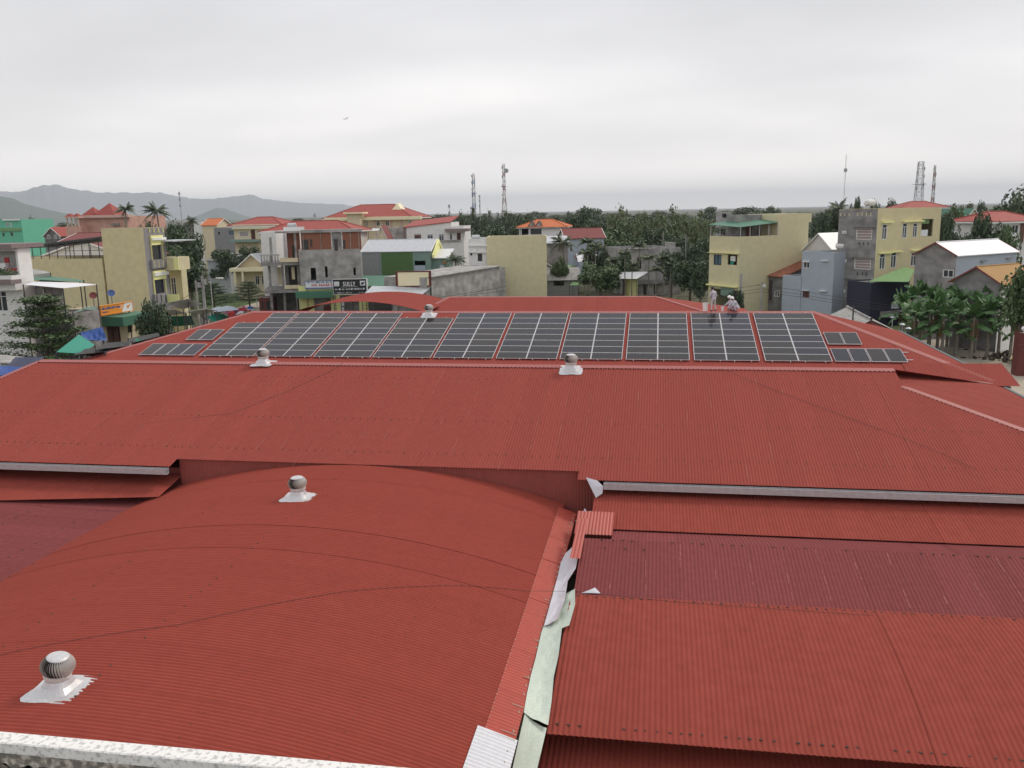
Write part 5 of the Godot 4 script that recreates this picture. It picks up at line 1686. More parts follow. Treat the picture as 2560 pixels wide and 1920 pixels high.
func crown_mesh(kind: String, leafm: String) -> Array:
	# [crown, trunk] of unit height and width, shared between the trees of a kind; three variants of each
	var key := "%s|%s|%d" % [kind, leafm, rng.randi() % 3]
	if cache.has(key): return cache[key]
	var cr := MB.new()
	var tr := MB.new()
	if kind == "broad":
		tr.path([Vector3(0, 0, 0), Vector3(0.01, 0.2, 0), Vector3(-0.01, 0.4, 0.01)], 0.035, 0.022, 7)
		for b in 30:
			var d := Vector3(rng.randfn(), rng.randfn() * 0.8 + 0.15, rng.randfn()).normalized()
			var rad := rng.randf_range(0.55, 1.0) if b > 7 else rng.randf_range(0.1, 0.5)
			var c := Vector3(0, 0.57, 0) + Vector3(d.x * 0.37, d.y * 0.31, d.z * 0.37) * rad
			var br := rng.randf_range(0.09, 0.17)
			if b % 3 == 0: tr.path([Vector3(0, 0.3, 0), Vector3(0, 0.38, 0).lerp(c, 0.5), c], 0.014, 0.004, 5)
			for k in 150:
				var e := Vector3(rng.randfn(), rng.randfn() * 0.85, rng.randfn()).normalized()
				var q := c + e * br * pow(rng.randf(), 0.35)
				leaf(cr, q, (e + Vector3(rng.randfn(), rng.randfn() + 0.5, rng.randfn()) * 0.55).normalized(), rng.randf_range(0.018, 0.040))
	elif kind == "feather":
		for st in 30:
			var an := rng.randf() * TAU
			var out := pow(rng.randf(), 0.6) * 0.5
			var hgt := rng.randf_range(0.55, 1.0) * (1.0 - out * 0.45)
			var base := Vector3(cos(an), 0, sin(an)) * out * 0.5
			var pts := []
			for k in 9:
				var f := k / 8.0
				pts.append(base + Vector3(cos(an), 0, sin(an)) * out * 0.6 * pow(f, 1.8) + Vector3(0, hgt * (f - 0.10 * pow(f, 5)), 0))
			tr.path(pts, 0.006, 0.0015, 4)
			for k in 210:
				var f := 0.12 + 0.88 * pow(rng.randf(), 0.9)
				var i := mini(7, int(f * 8))
				var p: Vector3 = pts[i].lerp(pts[i + 1], f * 8 - i)
				var sp := 0.035 + 0.085 * (1.0 - f)
				var e := Vector3(rng.randfn(), rng.randfn() * 0.6 - 0.2, rng.randfn())
				leaf(cr, p + e * sp, (e + Vector3(0, 0.6, 0)).normalized(), rng.randf_range(0.014, 0.036))
	elif kind == "layered":
		tr.path([Vector3(0, 0, 0), Vector3(0.012, 0.4, 0), Vector3(0, 0.75, 0.01), Vector3(0, 0.97, 0)], 0.022, 0.006, 7)
		for lv in 7:
			var f := lv / 6.0
			var y := 0.34 + 0.62 * f
			var reach := lerpf(0.50, 0.12, pow(f, 1.3))
			for br in 7:
				var an := TAU * (br + lv * 0.37) / 7.0 + rng.randf_range(-0.2, 0.2)
				var ln := reach * rng.randf_range(0.65, 1.0)
				var tip := Vector3(cos(an) * ln, y + rng.randf_range(-0.01, 0.05), sin(an) * ln)
				tr.tube(Vector3(0, y - 0.03, 0), tip, 0.007, 0.002, 4)
				for k in 190:
					var g := 0.25 + 0.75 * pow(rng.randf(), 0.6)
					var c := Vector3(0, y - 0.03, 0).lerp(tip, g) + Vector3(rng.randfn() * 0.045, rng.randfn() * 0.014 + 0.012, rng.randfn() * 0.045)
					leaf(cr, c, Vector3(rng.randfn() * 0.5, 1.0, rng.randfn() * 0.5).normalized(), rng.randf_range(0.009, 0.019))
	# stretch to unit height
	var top := 0.01
	for p in cr.v: top = maxf(top, p.y)
	for q: MB in [cr, tr]:
		for i in q.v.size(): q.v[i] = Vector3(q.v[i].x, q.v[i].y / top, q.v[i].z)
	var res := [cr.commit(M[leafm]), tr.commit(M.bark)]
	cache[key] = res
	return res

func frond(mb: MB, root: Vector3, an: float, up: float, ln: float, droop: float, n: int, lw: float) -> void:
	# a feather frond: a bowed midrib with leaflets hanging on both sides
	var d := Vector3(cos(an), 0, sin(an))
	var side := Vector3(-d.z, 0, d.x)
	var prev := root
	for k in n:
		var f := float(k + 1) / n
		var p := root + d * ln * f * cos(up) + Vector3(0, ln * (sin(up) * f - droop * f * f), 0)
		mb.tube(prev, p, ln * 0.008, ln * 0.006, 3)
		var l := lw * sin(clampf(f * 1.05, 0, 1) * PI * 0.92 + 0.15)
		for s in [-1.0, 1.0]:
			for h in 2:
				var q := prev.lerp(p, h * 0.5)
				var tip: Vector3 = q + side * s * l * 0.8 + d * l * 0.45 + Vector3(0, -l * rng.randf_range(0.25, 0.7), 0)
				var w := d * ln / n * 0.5
				mb.tri(q - w * 0.5, q + w, tip)
		prev = p

func palm_crown(kind: String, leafm: String) -> Mesh:
	var key := "%s%d" % [kind, rng.randi() % 3]
	if cache.has(key): return cache[key]
	var mb := MB.new()
	if kind == "coconut":
		for i in 26:
			var up := rng.randf_range(-0.35, 1.25)
			frond(mb, Vector3(0, 0, 0), TAU * i / 26.0 * 5.0 + rng.randf(), up, rng.randf_range(0.46, 0.58), rng.randf_range(0.28, 0.5), 13, 0.13)
	elif kind == "areca":
		for i in 15: frond(mb, Vector3.ZERO, TAU * i / 15.0 * 4.0 + rng.randf() * 0.4, rng.randf_range(0.1, 1.4), rng.randf_range(0.46, 0.6), rng.randf_range(0.45, 0.8), 9, 0.24)
	else:
		for i in 15:
			# banana: broad blades, midrib bowed, edges torn
			var an := TAU * i / 15.0 * 4.0 + rng.randf() * 0.6
			var d := Vector3(cos(an), 0, sin(an))
			var side := Vector3(-d.z, 0, d.x)
			var low := i > 9
			var up := rng.randf_range(0.55, 1.45) if not low else rng.randf_range(0.1, 0.6)
			var ln := rng.randf_range(0.42, 0.6)
			var dr := rng.randf_range(0.15, 0.75)
			var prev := Vector3(0, -rng.randf_range(0.0, 0.35) if low else 0.0, 0)
			var at0 := prev
			var pl := 0.02
			for k in 12:
				var f := (k + 1) / 12.0
				var p := at0 + d * ln * f * cos(up) + Vector3(0, ln * (sin(up) * f - dr * f * f), 0)
				var l := 0.11 * sin(clampf(f, 0.0, 1.0) * PI * 0.9 + 0.2)
				for s in [-1.0, 1.0]:
					var sag := Vector3(0, -0.02 - rng.randf() * 0.05, 0)
					mb.quad(prev, p, p + side * s * l + sag, prev.lerp(p, 0.12) + side * s * pl + sag)
				mb.tube(prev, p, 0.006, 0.005, 3)
				prev = p
				pl = l
	cache[key] = mb.commit(M[leafm])
	return cache[key]

func tree(kind: String, label: String, at: Vector3, h: float, w: float, leafm: String, trunkm: String, group: String) -> void:
	var t := thing({"coconut": "coconut_palm", "areca": "areca_palm", "banana": "banana_plant"}.get(kind, "tree"), label, {"coconut": "palm", "areca": "palm", "banana": "banana plant"}.get(kind, "tree"), at, rng.randf() * TAU, group)
	if kind in ["coconut", "areca", "banana"]:
		var lift := {"coconut": 0.42, "areca": 0.42, "banana": 0.42}[kind] as float * w
		var th := h - lift
		var mb := MB.new()
		var bend := th * (0.06 if kind == "coconut" else 0.012)
		var pts := []
		for k in 7: pts.append(Vector3(bend * pow(k / 6.0, 2.0), th * k / 6.0, 0))
		var r := {"coconut": 0.17, "areca": 0.09, "banana": 0.13}[kind] as float
		mb.path(pts, r * 1.25, r * 0.75, 8)
		put("trunk", mb, trunkm, t)
		var c := part("crown", palm_crown(kind, leafm), t)
		c.position = pts[6]
		c.scale = Vector3.ONE * w
		if kind == "banana":
			mb = MB.new()
			for k in 3:
				var an := rng.randf() * TAU
				var d := Vector3(cos(an), 0, sin(an))
				mb.quad(pts[5] + d * 0.1, pts[5] + d * 0.35, pts[5] + d * 0.45 + Vector3(0.1, -1.3, 0), pts[5] + d * 0.2 + Vector3(0, -1.4, 0.1))
			put("dry_leaves", mb, "banana_dry", t)
		if kind == "coconut":
			mb = MB.new()
			for k in 3: frond(mb, pts[6], rng.randf() * TAU, -0.9, w * 0.36, 0.35, 9, w * 0.08)
			put("dry_fronds", mb, "palm_dry", t)
		return
	var cm := crown_mesh(kind, leafm)
	for q in [["crown", 0], ["trunk", 1]]:
		var o := part(q[0], cm[q[1]], t)
		o.scale = Vector3(w, h, w)


# ---------------------------------------------------------------- people
func blend(a: float, b: float, k: float) -> float:
	var h := maxf(k - absf(a - b), 0.0) / k
	return minf(a, b) - h * h * k * 0.25

func body(bones: Array, cell: float) -> ArrayMesh:
	# bones: [from, to, radius from, radius to, colour]; tapered capsules joined smoothly and meshed as surface nets
	var lo := Vector3.INF
	var hi := -Vector3.INF
	for b in bones:
		var r: float = maxf(b[2], b[3]) + cell * 2.0
		for p: Vector3 in [b[0], b[1]]:
			lo = lo.min(p - Vector3.ONE * r); hi = hi.max(p + Vector3.ONE * r)
	var n := Vector3i(((hi - lo) / cell).ceil()) + Vector3i.ONE
	var fld := PackedFloat32Array()
	fld.resize(n.x * n.y * n.z)
	fld.fill(1.0)
	for b in bones:
		var a: Vector3 = b[0]
		var ab: Vector3 = b[1] - a
		var l2 := maxf(ab.length_squared(), 1e-8)
		var r: float = maxf(b[2], b[3]) + cell * 2.5
		var i0 := Vector3i((a.min(b[1]) - Vector3.ONE * r - lo) / cell).max(Vector3i.ZERO)
		var i1 := Vector3i((a.max(b[1]) + Vector3.ONE * r - lo) / cell).min(n - Vector3i.ONE)
		for z in range(i0.z, i1.z + 1):
			for y in range(i0.y, i1.y + 1):
				for x in range(i0.x, i1.x + 1):
					var p := lo + Vector3(x, y, z) * cell - a
					var t := clampf(p.dot(ab) / l2, 0, 1)
					var d := p.distance_to(ab * t) - lerpf(b[2], b[3], t)
					var id := x + n.x * (y + n.y * z)
					fld[id] = blend(fld[id], d, 0.035)
	var at := {}
	var v := PackedVector3Array()
	var col := PackedColorArray()
	var nn := PackedVector3Array()
	for z in n.z - 1:
		for y in n.y - 1:
			for x in n.x - 1:
				var id := x + n.x * (y + n.y * z)
				var s := PackedFloat32Array()
				var neg := 0
				for c in 8:
					var q := fld[id + (c & 1) + n.x * ((c >> 1 & 1) + n.y * (c >> 2))]
					s.append(q)
					if q < 0: neg += 1
				if neg == 0 or neg == 8: continue
				var sum := Vector3.ZERO
				var cnt := 0
				for c in 8:
					for k in 3:
						if c >> k & 1: continue
						var e := c | (1 << k)
						if (s[c] < 0) == (s[e] < 0): continue
						var t := s[c] / (s[c] - s[e])
						var p := Vector3(c & 1, c >> 1 & 1, c >> 2)
						p[k] += t
						sum += p; cnt += 1
				var pos := lo + (Vector3(x, y, z) + sum / cnt) * cell
				at[id] = v.size()
				v.append(pos)
				nn.append(Vector3(s[1] + s[3] + s[5] + s[7] - s[0] - s[2] - s[4] - s[6], s[2] + s[3] + s[6] + s[7] - s[0] - s[1] - s[4] - s[5], s[4] + s[5] + s[6] + s[7] - s[0] - s[1] - s[2] - s[3]).normalized())
				var best := 9.0
				var cc := Color.WHITE
				for b in bones:
					var ab: Vector3 = b[1] - b[0]
					var t := clampf((pos - b[0]).dot(ab) / maxf(ab.length_squared(), 1e-8), 0, 1)
					var d: float = pos.distance_to(b[0] + ab * t) - lerpf(b[2], b[3], t)
					if d < best: best = d; cc = b[4]
				col.append(cc)
	var ix := PackedInt32Array()
	var st := [1, n.x, n.x * n.y]
	for id: int in at:
		for k in 3:
			var a := fld[id]
			var b := fld[id + st[k]]
			if (a < 0) == (b < 0): continue
			var u: int = st[(k + 1) % 3]
			var w: int = st[(k + 2) % 3]
			if not (at.has(id - u) and at.has(id - w) and at.has(id - u - w)): continue
			var q := [at[id], at[id - u], at[id - u - w], at[id - w]]
			if a < 0: ix.append_array([q[0], q[2], q[1], q[0], q[3], q[2]])
			else: ix.append_array([q[0], q[1], q[2], q[0], q[2], q[3]])
	var ar := []
	ar.resize(Mesh.ARRAY_MAX)
	ar[Mesh.ARRAY_VERTEX] = v; ar[Mesh.ARRAY_NORMAL] = nn; ar[Mesh.ARRAY_COLOR] = col; ar[Mesh.ARRAY_INDEX] = ix
	var am := ArrayMesh.new()
	am.add_surface_from_arrays(Mesh.PRIMITIVE_TRIANGLES, ar)
	var m := StandardMaterial3D.new()
	m.vertex_color_use_as_albedo = true
	m.roughness = 0.9
	m.cull_mode = BaseMaterial3D.CULL_DISABLED
	am.surface_set_material(0, m)
	return am

func person(label: String, at: Vector3, turn: float, pose: Dictionary, hat: String, cloth: Color, trousers: Color) -> void:
	# pose: joints hip, chest, neck, head, and per side knee, foot, elbow, hand (metres, facing +z)
	var t := thing("person", label, "person", at, turn)
	var skin := Color(0.30, 0.17, 0.115)
	var shoe := Color(0.04, 0.035, 0.03)
	var b := []
	var hip: Vector3 = pose.hip
	var chest: Vector3 = pose.chest
	var neck: Vector3 = pose.neck
	var head: Vector3 = pose.head
	b.append([hip, hip.lerp(chest, 0.5), 0.145, 0.135, cloth]); b.append([hip.lerp(chest, 0.5), chest, 0.135, 0.15, cloth])
	var fwd := (Vector3(0, 0, 1)).normalized()
	b.append([chest + Vector3(-0.11, 0.02, 0), chest + Vector3(0.11, 0.02, 0), 0.115, 0.115, cloth])
	b.append([chest, neck, 0.10, 0.06, cloth]); b.append([neck, head, 0.055, 0.06, skin])
	b.append([head + Vector3(0, -0.03, 0.015), head + Vector3(0, 0.045, -0.01), 0.078, 0.095, skin])
	b.append([head + Vector3(0, -0.01, 0.08), head + Vector3(0, -0.03, 0.098), 0.012, 0.016, skin])
	for i in 2:
		var s := -1.0 if i == 0 else 1.0
		var ears := head + Vector3(s * 0.085, 0.0, 0)
		b.append([ears, ears + Vector3(0, -0.03, 0), 0.018, 0.014, skin])
		var hj := hip + Vector3(s * 0.09, -0.04, 0)
		var kn: Vector3 = pose.knee[i]
		var ft: Vector3 = pose.foot[i]
		b.append([hj, kn, 0.10, 0.065, trousers]); b.append([kn, ft + Vector3(0, 0.09, 0), 0.064, 0.045, trousers])
		b.append([ft + Vector3(0, 0.05, -0.04), ft + Vector3(0, 0.035, 0.14), 0.045, 0.034, shoe])
		var sh := chest + Vector3(s * 0.19, 0.05, 0)
		var el: Vector3 = pose.elbow[i]
		var hd: Vector3 = pose.hand[i]
		b.append([sh, el, 0.062, 0.047, cloth]); b.append([el, hd, 0.046, 0.034, cloth])
		var dir := (hd - el).normalized()
		var sx := dir.cross(Vector3.UP if absf(dir.y) < 0.8 else Vector3.RIGHT).normalized()
		b.append([hd, hd + dir * 0.07, 0.03, 0.034, skin])
		for k in 4:
			var root := hd + dir * 0.08 + sx * (k - 1.5) * 0.02
			b.append([root, root + dir * [0.06, 0.075, 0.07, 0.05][k] + Vector3(0, -0.012, 0), 0.011, 0.009, skin])
		b.append([hd + dir * 0.03 + sx * 0.03, hd + dir * 0.08 + sx * 0.06, 0.012, 0.010, skin])
	part("body", body(b, 0.022), t)
	var mb := MB.new()
	if hat == "hair":
		mb.lathe(head + Vector3(0, 0.0, -0.02), [Vector2(0.098, -0.02), Vector2(0.106, 0.04), Vector2(0.09, 0.11), Vector2(0.05, 0.14), Vector2(0.0, 0.15)], 16)
		put("hair", mb, "hair", t)
	else:
		mb.lathe(head + Vector3(0, 0.03, 0), [Vector2(0.15, 0.0), Vector2(0.135, 0.015), Vector2(0.128, 0.06), Vector2(0.10, 0.12), Vector2(0.05, 0.15), Vector2(0.0, 0.155)], 18)
		put("helmet", mb, hat, t)

func people() -> void:
	var grey := Color(0.50, 0.48, 0.53)
	person("standing worker in pale grey overalls looking down at the panels", Vector3(3.9, 7.38, -62.62), -2.55, {"hip": Vector3(0, 0.88, 0), "chest": Vector3(0, 1.26, 0.06), "neck": Vector3(0, 1.44, 0.09), "head": Vector3(0, 1.56, 0.17), "knee": [Vector3(-0.13, 0.46, 0.03), Vector3(0.13, 0.46, 0.05)], "foot": [Vector3(-0.15, 0, -0.05), Vector3(0.15, 0, 0.0)], "elbow": [Vector3(-0.27, 1.05, 0.02), Vector3(0.27, 1.05, 0.05)], "hand": [Vector3(-0.25, 0.82, 0.12), Vector3(0.24, 0.84, 0.18)]}, "hair", grey, Color(0.50, 0.48, 0.47))
	var squat := {"hip": Vector3(0, 0.26, -0.14), "chest": Vector3(0, 0.60, 0.08), "neck": Vector3(0, 0.76, 0.18), "head": Vector3(0, 0.86, 0.27), "knee": [Vector3(-0.17, 0.50, 0.22), Vector3(0.17, 0.48, 0.24)], "foot": [Vector3(-0.16, 0, 0.02), Vector3(0.16, 0, 0.04)], "elbow": [Vector3(-0.30, 0.42, 0.28), Vector3(0.28, 0.44, 0.30)], "hand": [Vector3(-0.20, 0.22, 0.46), Vector3(0.12, 0.24, 0.48)]}
	person("crouching worker in pale overalls and a white hard hat bending over the roof", Vector3(5.42, 7.38, -62.55), -1.35, squat, "helmet", grey, grey)
	var squat2 := squat.duplicate(true)
	squat2.head = Vector3(0, 0.92, 0.20)
	squat2.neck = Vector3(0, 0.80, 0.13)
	squat2.hand = [Vector3(-0.30, 0.30, 0.50), Vector3(0.25, 0.12, 0.40)]
	person("second crouching worker behind, with a white hard hat and raised head", Vector3(5.2, 7.33, -63.25), -1.1, squat2, "helmet", grey, grey)
	# buckets and a sack beside them
	for q in [[Vector3(3.35, 7.36, -62.85), 0.30, "large white plastic drum standing behind the standing worker"], [Vector3(4.55, 7.34, -62.9), 0.17, "small white bucket between the workers"]]:
		var t := thing("bucket", q[2], "bucket", q[0])
		var mb := MB.new()
		mb.lathe(Vector3.ZERO, [Vector2(0.0, 0.0), Vector2(0.16, 0.0), Vector2(0.19, 1.0), Vector2(0.17, 1.0), Vector2(0.15, 0.06)].map(func(p: Vector2) -> Vector2: return Vector2(p.x * q[1] / 0.3, p.y * q[1] * 1.9)), 16)
		put("pail", mb, "frame_white", t)
		mb = MB.new()
		for k in 8: mb.tube(Vector3(cos(PI * k / 8.0) * 0.19 * q[1] / 0.3, q[1] * 1.9 + sin(PI * k / 8.0) * 0.1, 0), Vector3(cos(PI * (k + 1) / 8.0) * 0.19 * q[1] / 0.3, q[1] * 1.9 + sin(PI * (k + 1) / 8.0) * 0.1, 0), 0.006, 0.006, 5)
		put("handle", mb, "steel_dark", t)

func distant_wood() -> void:
	# the far trees that merge into one mass behind the houses
	var mm := MultiMesh.new()
	mm.transform_format = MultiMesh.TRANSFORM_3D
	mm.mesh = crown_mesh("broad", "leaf_far")[0]
	mm.instance_count = 260
	for i in 260:
		var az := deg_to_rad(rng.randf_range(-50.0, 32.0))
		var dist := 280.0 + 800.0 * pow(rng.randf(), 1.3)
		var h := rng.randf_range(8.0, 13.0) + (4.0 if rng.randf() < 0.2 else 0.0)
		var w := rng.randf_range(10.0, 20.0) * (1.0 + dist / 900.0)
		mm.set_instance_transform(i, Transform3D(Basis(Vector3.UP, rng.randf() * TAU).scaled(Vector3(w, h * 1.1, w)), Vector3(sin(az) * dist, -0.1 * h, -cos(az) * dist)))
	var o := MultiMeshInstance3D.new()
	o.name = numbered("distant_wood")
	o.multimesh = mm
	add_child(o)
	tag(o, "low belt of far trees along the horizon", "trees", "", "stuff")

func bird(at: Vector3) -> void:
	var t := thing("bird", "tiny dark bird gliding in the cloudy sky", "bird", at)
	var mb := MB.new()
	mb.lathe(Vector3.ZERO, [Vector2(0.0, -0.02), Vector2(0.05, 0.0), Vector2(0.06, 0.15), Vector2(0.03, 0.3), Vector2(0.0, 0.34)], 8)
	for s in [-1.0, 1.0]:
		mb.tri(Vector3(0, 0.08, 0), Vector3(0, 0.24, 0), Vector3(s * 0.28, 0.3, 0.08))
		mb.tri(Vector3(s * 0.28, 0.3, 0.08), Vector3(s * 0.14, 0.2, 0.03), Vector3(s * 0.55, 0.1, 0.02))
	var p := put("body", mb, "hair", t)
	p.rotation = Vector3(-1.0, 0, 0.7)

func town() -> void:
	var o: Node3D
	hills("mountain_range", "mountain range along the horizon, haze painted into its pale colour", "hill_far_haze", [Vector3(-8566, 257, -6901), Vector3(-7976, 329, -7576), Vector3(-7505, 368, -8042), Vector3(-6970, 333, -8510), Vector3(-6825, 324, -8627), Vector3(-6731, 362, -8700), Vector3(-6636, 400, -8773), Vector3(-6558, 404, -8831), Vector3(-6481, 382, -8888), Vector3(-6403, 351, -8944), Vector3(-6225, 315, -9069), Vector3(-5915, 312, -9274), Vector3(-5663, 309, -9430), Vector3(-5518, 267, -9516), Vector3(-5368, 242, -9601), Vector3(-5175, 230, -9707), Vector3(-4975, 251, -9811), Vector3(-4873, 268, -9862), Vector3(-4803, 276, -9896), Vector3(-4730, 252, -9931), Vector3(-4649, 218, -9969), Vector3(-4482, 197, -10045), Vector3(-4270, 169, -10138), Vector3(-4052, 156, -10227), Vector3(-3785, 142, -10328), Vector3(-3606, 105, -10392), Vector3(-3332, 62, -10483), Vector3(-2911, 20, -10608)], 2500)
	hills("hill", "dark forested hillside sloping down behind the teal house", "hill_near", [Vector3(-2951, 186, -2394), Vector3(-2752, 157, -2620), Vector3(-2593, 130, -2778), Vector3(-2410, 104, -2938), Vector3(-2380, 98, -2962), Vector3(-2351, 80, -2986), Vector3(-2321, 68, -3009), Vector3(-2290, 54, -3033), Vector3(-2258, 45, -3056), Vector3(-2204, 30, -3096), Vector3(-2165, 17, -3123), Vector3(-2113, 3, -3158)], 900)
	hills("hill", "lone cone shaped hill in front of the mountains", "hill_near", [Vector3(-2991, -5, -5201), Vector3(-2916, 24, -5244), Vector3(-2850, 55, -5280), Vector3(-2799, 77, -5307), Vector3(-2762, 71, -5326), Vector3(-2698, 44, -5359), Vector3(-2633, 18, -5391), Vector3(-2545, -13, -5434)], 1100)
	o = house({"n": "apartment_house", "t": "three storey house with a raw concrete side and a yellow painted side", "c": "house", "p": Vector3(26.64, 0.00, -114.95), "a": 0.698, "w": 12.72, "d": 5.78, "h": 14.05, "m": "yellow_wall", "roof": ["flat", 1.10], "f": [[1.00, 10.29, 1.95, 12.14, "t"], [4.96, 10.32, 5.89, 12.19, "t"], [7.05, 10.36, 7.98, 12.15, "t"], [8.79, 10.41, 11.21, 12.61, "o"], [0.89, 6.57, 1.94, 8.55, "t"], [3.05, 6.66, 4.13, 8.67, "t"], [7.07, 6.72, 8.24, 8.41, "t"]], "l": [[4.47, 10.99, 5.11, 11.33, "x"], [0.67, 10.29, 2.95, 11.70, "g"], [4.23, 7.34, 4.94, 7.72, "x"], [0.57, 6.58, 2.99, 7.99, "g"], [4.15, 3.43, 4.86, 3.85, "x"], [1.34, 2.41, 2.66, 4.15, "w"], [5.43, 13.21, 5.64, 13.56, "o"], [4.81, 13.20, 4.96, 13.56, "o"], [4.14, 13.20, 4.28, 13.55, "o"], [2.87, 13.19, 3.02, 13.64, "o"], [2.22, 13.19, 2.37, 13.63, "o"], [1.57, 13.19, 1.72, 13.63, "o"], [0.93, 13.18, 1.08, 13.62, "o"], [2.38, 9.57, 2.53, 9.96, "o"], [1.73, 9.58, 1.87, 9.97, "o"], [1.08, 9.59, 1.23, 9.99, "o"], [2.35, 5.74, 2.50, 6.14, "o"], [1.70, 5.78, 1.84, 6.17, "o"], [1.05, 5.81, 1.19, 6.20, "o"]], "ml": "concrete"})
	bit(o, "ledge", "lemon", Vector3(0.81, 12.29, 0.00), Vector3(2.83, 12.53, 0.35))
	bit(o, "ledge", "lemon", Vector3(4.77, 12.30, 0.00), Vector3(6.79, 12.50, 0.35))
	bit(o, "ledge", "lemon", Vector3(6.85, 12.31, 0.00), Vector3(8.91, 12.50, 0.35))
	bit(o, "ledge", "lemon", Vector3(0.65, 8.52, 0.00), Vector3(2.91, 8.71, 0.35))
	bit(o, "ledge", "lemon", Vector3(2.96, 8.59, 0.00), Vector3(4.95, 8.77, 0.35))
	bit(o, "ledge", "lemon", Vector3(6.86, 8.60, 0.00), Vector3(8.84, 8.82, 0.35))
	bit(o, "ledge", "concrete_dark", Vector3(-0.40, 11.77, -3.26), Vector3(-0.02, 11.85, -0.25))
	bit(o, "ledge", "concrete_dark", Vector3(-0.40, 8.03, -3.42), Vector3(-0.02, 8.04, -0.27))
	bit(o, "ledge", "concrete_dark", Vector3(-0.10, 5.02, -6.14), Vector3(-0.01, 5.28, 0.22))
	bit(o, "balcony_board", "light_green_tin", Vector3(8.88, 12.01, -0.50), Vector3(10.93, 12.56, -0.40))
	bit(o, "balcony_rail", "sign_white", Vector3(9.03, 10.43, -0.35), Vector3(10.62, 11.24, -0.30))
	tank(o, Vector3(1.00, 14.05, -1.96), "white_wall")
	canopy("canopy", "light green sheet canopy against the yellow side of the three storey house", "canopy", "light_green_tin", [Vector3(25.21, 5.48, -111.18), Vector3(28.72, 5.73, -107.22), Vector3(31.09, 6.65, -113.83), Vector3(30.49, 6.86, -116.06), Vector3(27.97, 6.08, -114.64)], 0.06, [Vector3(25.21, 5.48, -111.18), Vector3(28.72, 5.73, -107.22), Vector3(31.09, 6.65, -113.83), Vector3(30.49, 6.86, -116.06), Vector3(27.97, 6.08, -114.64)], "")
	o = house({"n": "shop", "t": "navy blue tarpaulin shop front under the light green canopy", "c": "shop", "p": Vector3(25.26, 0.00, -110.14), "a": 0.524, "w": 5.95, "d": 4.00, "h": 5.36, "m": "navy", "roof": ["flat", 0.10]})
	bit(o, "goods_board", "sign_white", Vector3(3.28, 2.04, 0.02), Vector3(4.51, 2.65, 0.05))
	bit(o, "plinth", "concrete_pale", Vector3(1.62, 1.12, 0.02), Vector3(5.91, 1.81, 0.50))
	o = house({"n": "house", "t": "pale blue grey rendered house with a steel water tank", "c": "house", "p": Vector3(18.83, 0.00, -120.88), "a": -0.873, "w": 5.17, "d": 7.00, "h": 8.66, "m": "blue_grey", "roof": ["flat", 0.30], "f": [[0.29, 6.49, 1.34, 7.29, "w"], [0.45, 2.66, 1.50, 3.49, "s"]]})
	bit(o, "ledge", "frame_white", Vector3(0.22, 7.33, 0.00), Vector3(1.29, 7.44, 0.30))
	bit(o, "ledge", "frame_white", Vector3(3.28, 7.54, 0.00), Vector3(4.29, 7.61, 0.30))
	bit(o, "ledge", "frame_white", Vector3(3.26, 3.64, 0.00), Vector3(4.29, 3.73, 0.30))
	bit(o, "ledge", "frame_white", Vector3(0.24, 3.55, 0.00), Vector3(1.38, 3.58, 0.30))
	tank(o, Vector3(4.14, 8.66, -2.50), "white_wall")
	o = house({"n": "house", "t": "low pale blue grey wing joined to the tall blue grey house", "c": "house", "p": Vector3(16.78, 0.00, -123.16), "a": -0.873, "w": 3.16, "d": 6.00, "h": 5.35, "m": "blue_grey", "roof": ["flat", 0.20]})
	o = house({"n": "house", "t": "white gabled roof house behind the blue grey house", "c": "house", "p": Vector3(20.46, 0.00, -131.08), "a": -0.873, "w": 5.69, "d": 9.00, "h": 8.27, "m": "white_wall", "roof": ["gz", 2.52, 0.3, "tin"]})
	o = house({"n": "house", "t": "rough grey rendered cottage with an old orange tiled roof", "c": "house", "p": Vector3(15.43, 0.00, -126.84), "a": -0.873, "w": 2.62, "d": 7.00, "h": 5.13, "m": "concrete_dark", "roof": ["shed", 2.0, 0.3, "tile_old"], "f": [[1.13, 2.23, 1.98, 3.06, "w"], [0.11, 1.57, 0.70, 4.45, "d"]]})
	o = house({"n": "house", "t": "large khaki house with a green roofed terrace and laundry in the window", "c": "house", "p": Vector3(10.96, 0.00, -123.51), "a": 0.663, "w": 12.98, "d": 6.08, "h": 10.60, "m": "khaki_wall", "roof": ["flat", 1.00], "l": [[3.53, 6.60, 5.08, 8.06, "b"], [0.41, 6.74, 2.30, 8.15, "o"], [0.07, -0.81, 5.57, 3.26, "o"]]})
	bit(o, "ledge", "lemon", Vector3(-0.45, 8.30, -6.19), Vector3(-0.02, 8.33, 0.06))
	bit(o, "ledge", "lemon", Vector3(-0.45, 3.68, -6.18), Vector3(-0.02, 3.86, 0.03))
	bit(o, "stair_tower", "khaki_wall", Vector3(6.92, 9.60, -6.08), Vector3(12.98, 13.53, -0.01))
	bit(o, "stair_tower", "khaki_wall", Vector3(12.98, 12.27, -3.04), Vector3(13.50, 13.53, -0.01))
	bit(o, "roof_room", "concrete", Vector3(2.72, 9.60, -5.78), Vector3(6.92, 13.48, -3.08))
	bit(o, "door", "wood_dark", Vector3(3.92, 9.60, -3.08), Vector3(5.02, 12.20, -3.03))
	bit(o, "curtain", "frame_white", Vector3(0.30, 7.20, -2.05), Vector3(0.35, 7.94, -1.06))
	bit(o, "curtain", "jade_awning", Vector3(0.28, 6.70, -2.02), Vector3(0.32, 7.28, -1.36))
	bit(o, "pipe", "steel_light", Vector3(0.32, 1.38, 0.01), Vector3(0.65, 5.59, 0.08))
	terrace_roof(o, 6.92, 6.08, 10.60, 12.16)
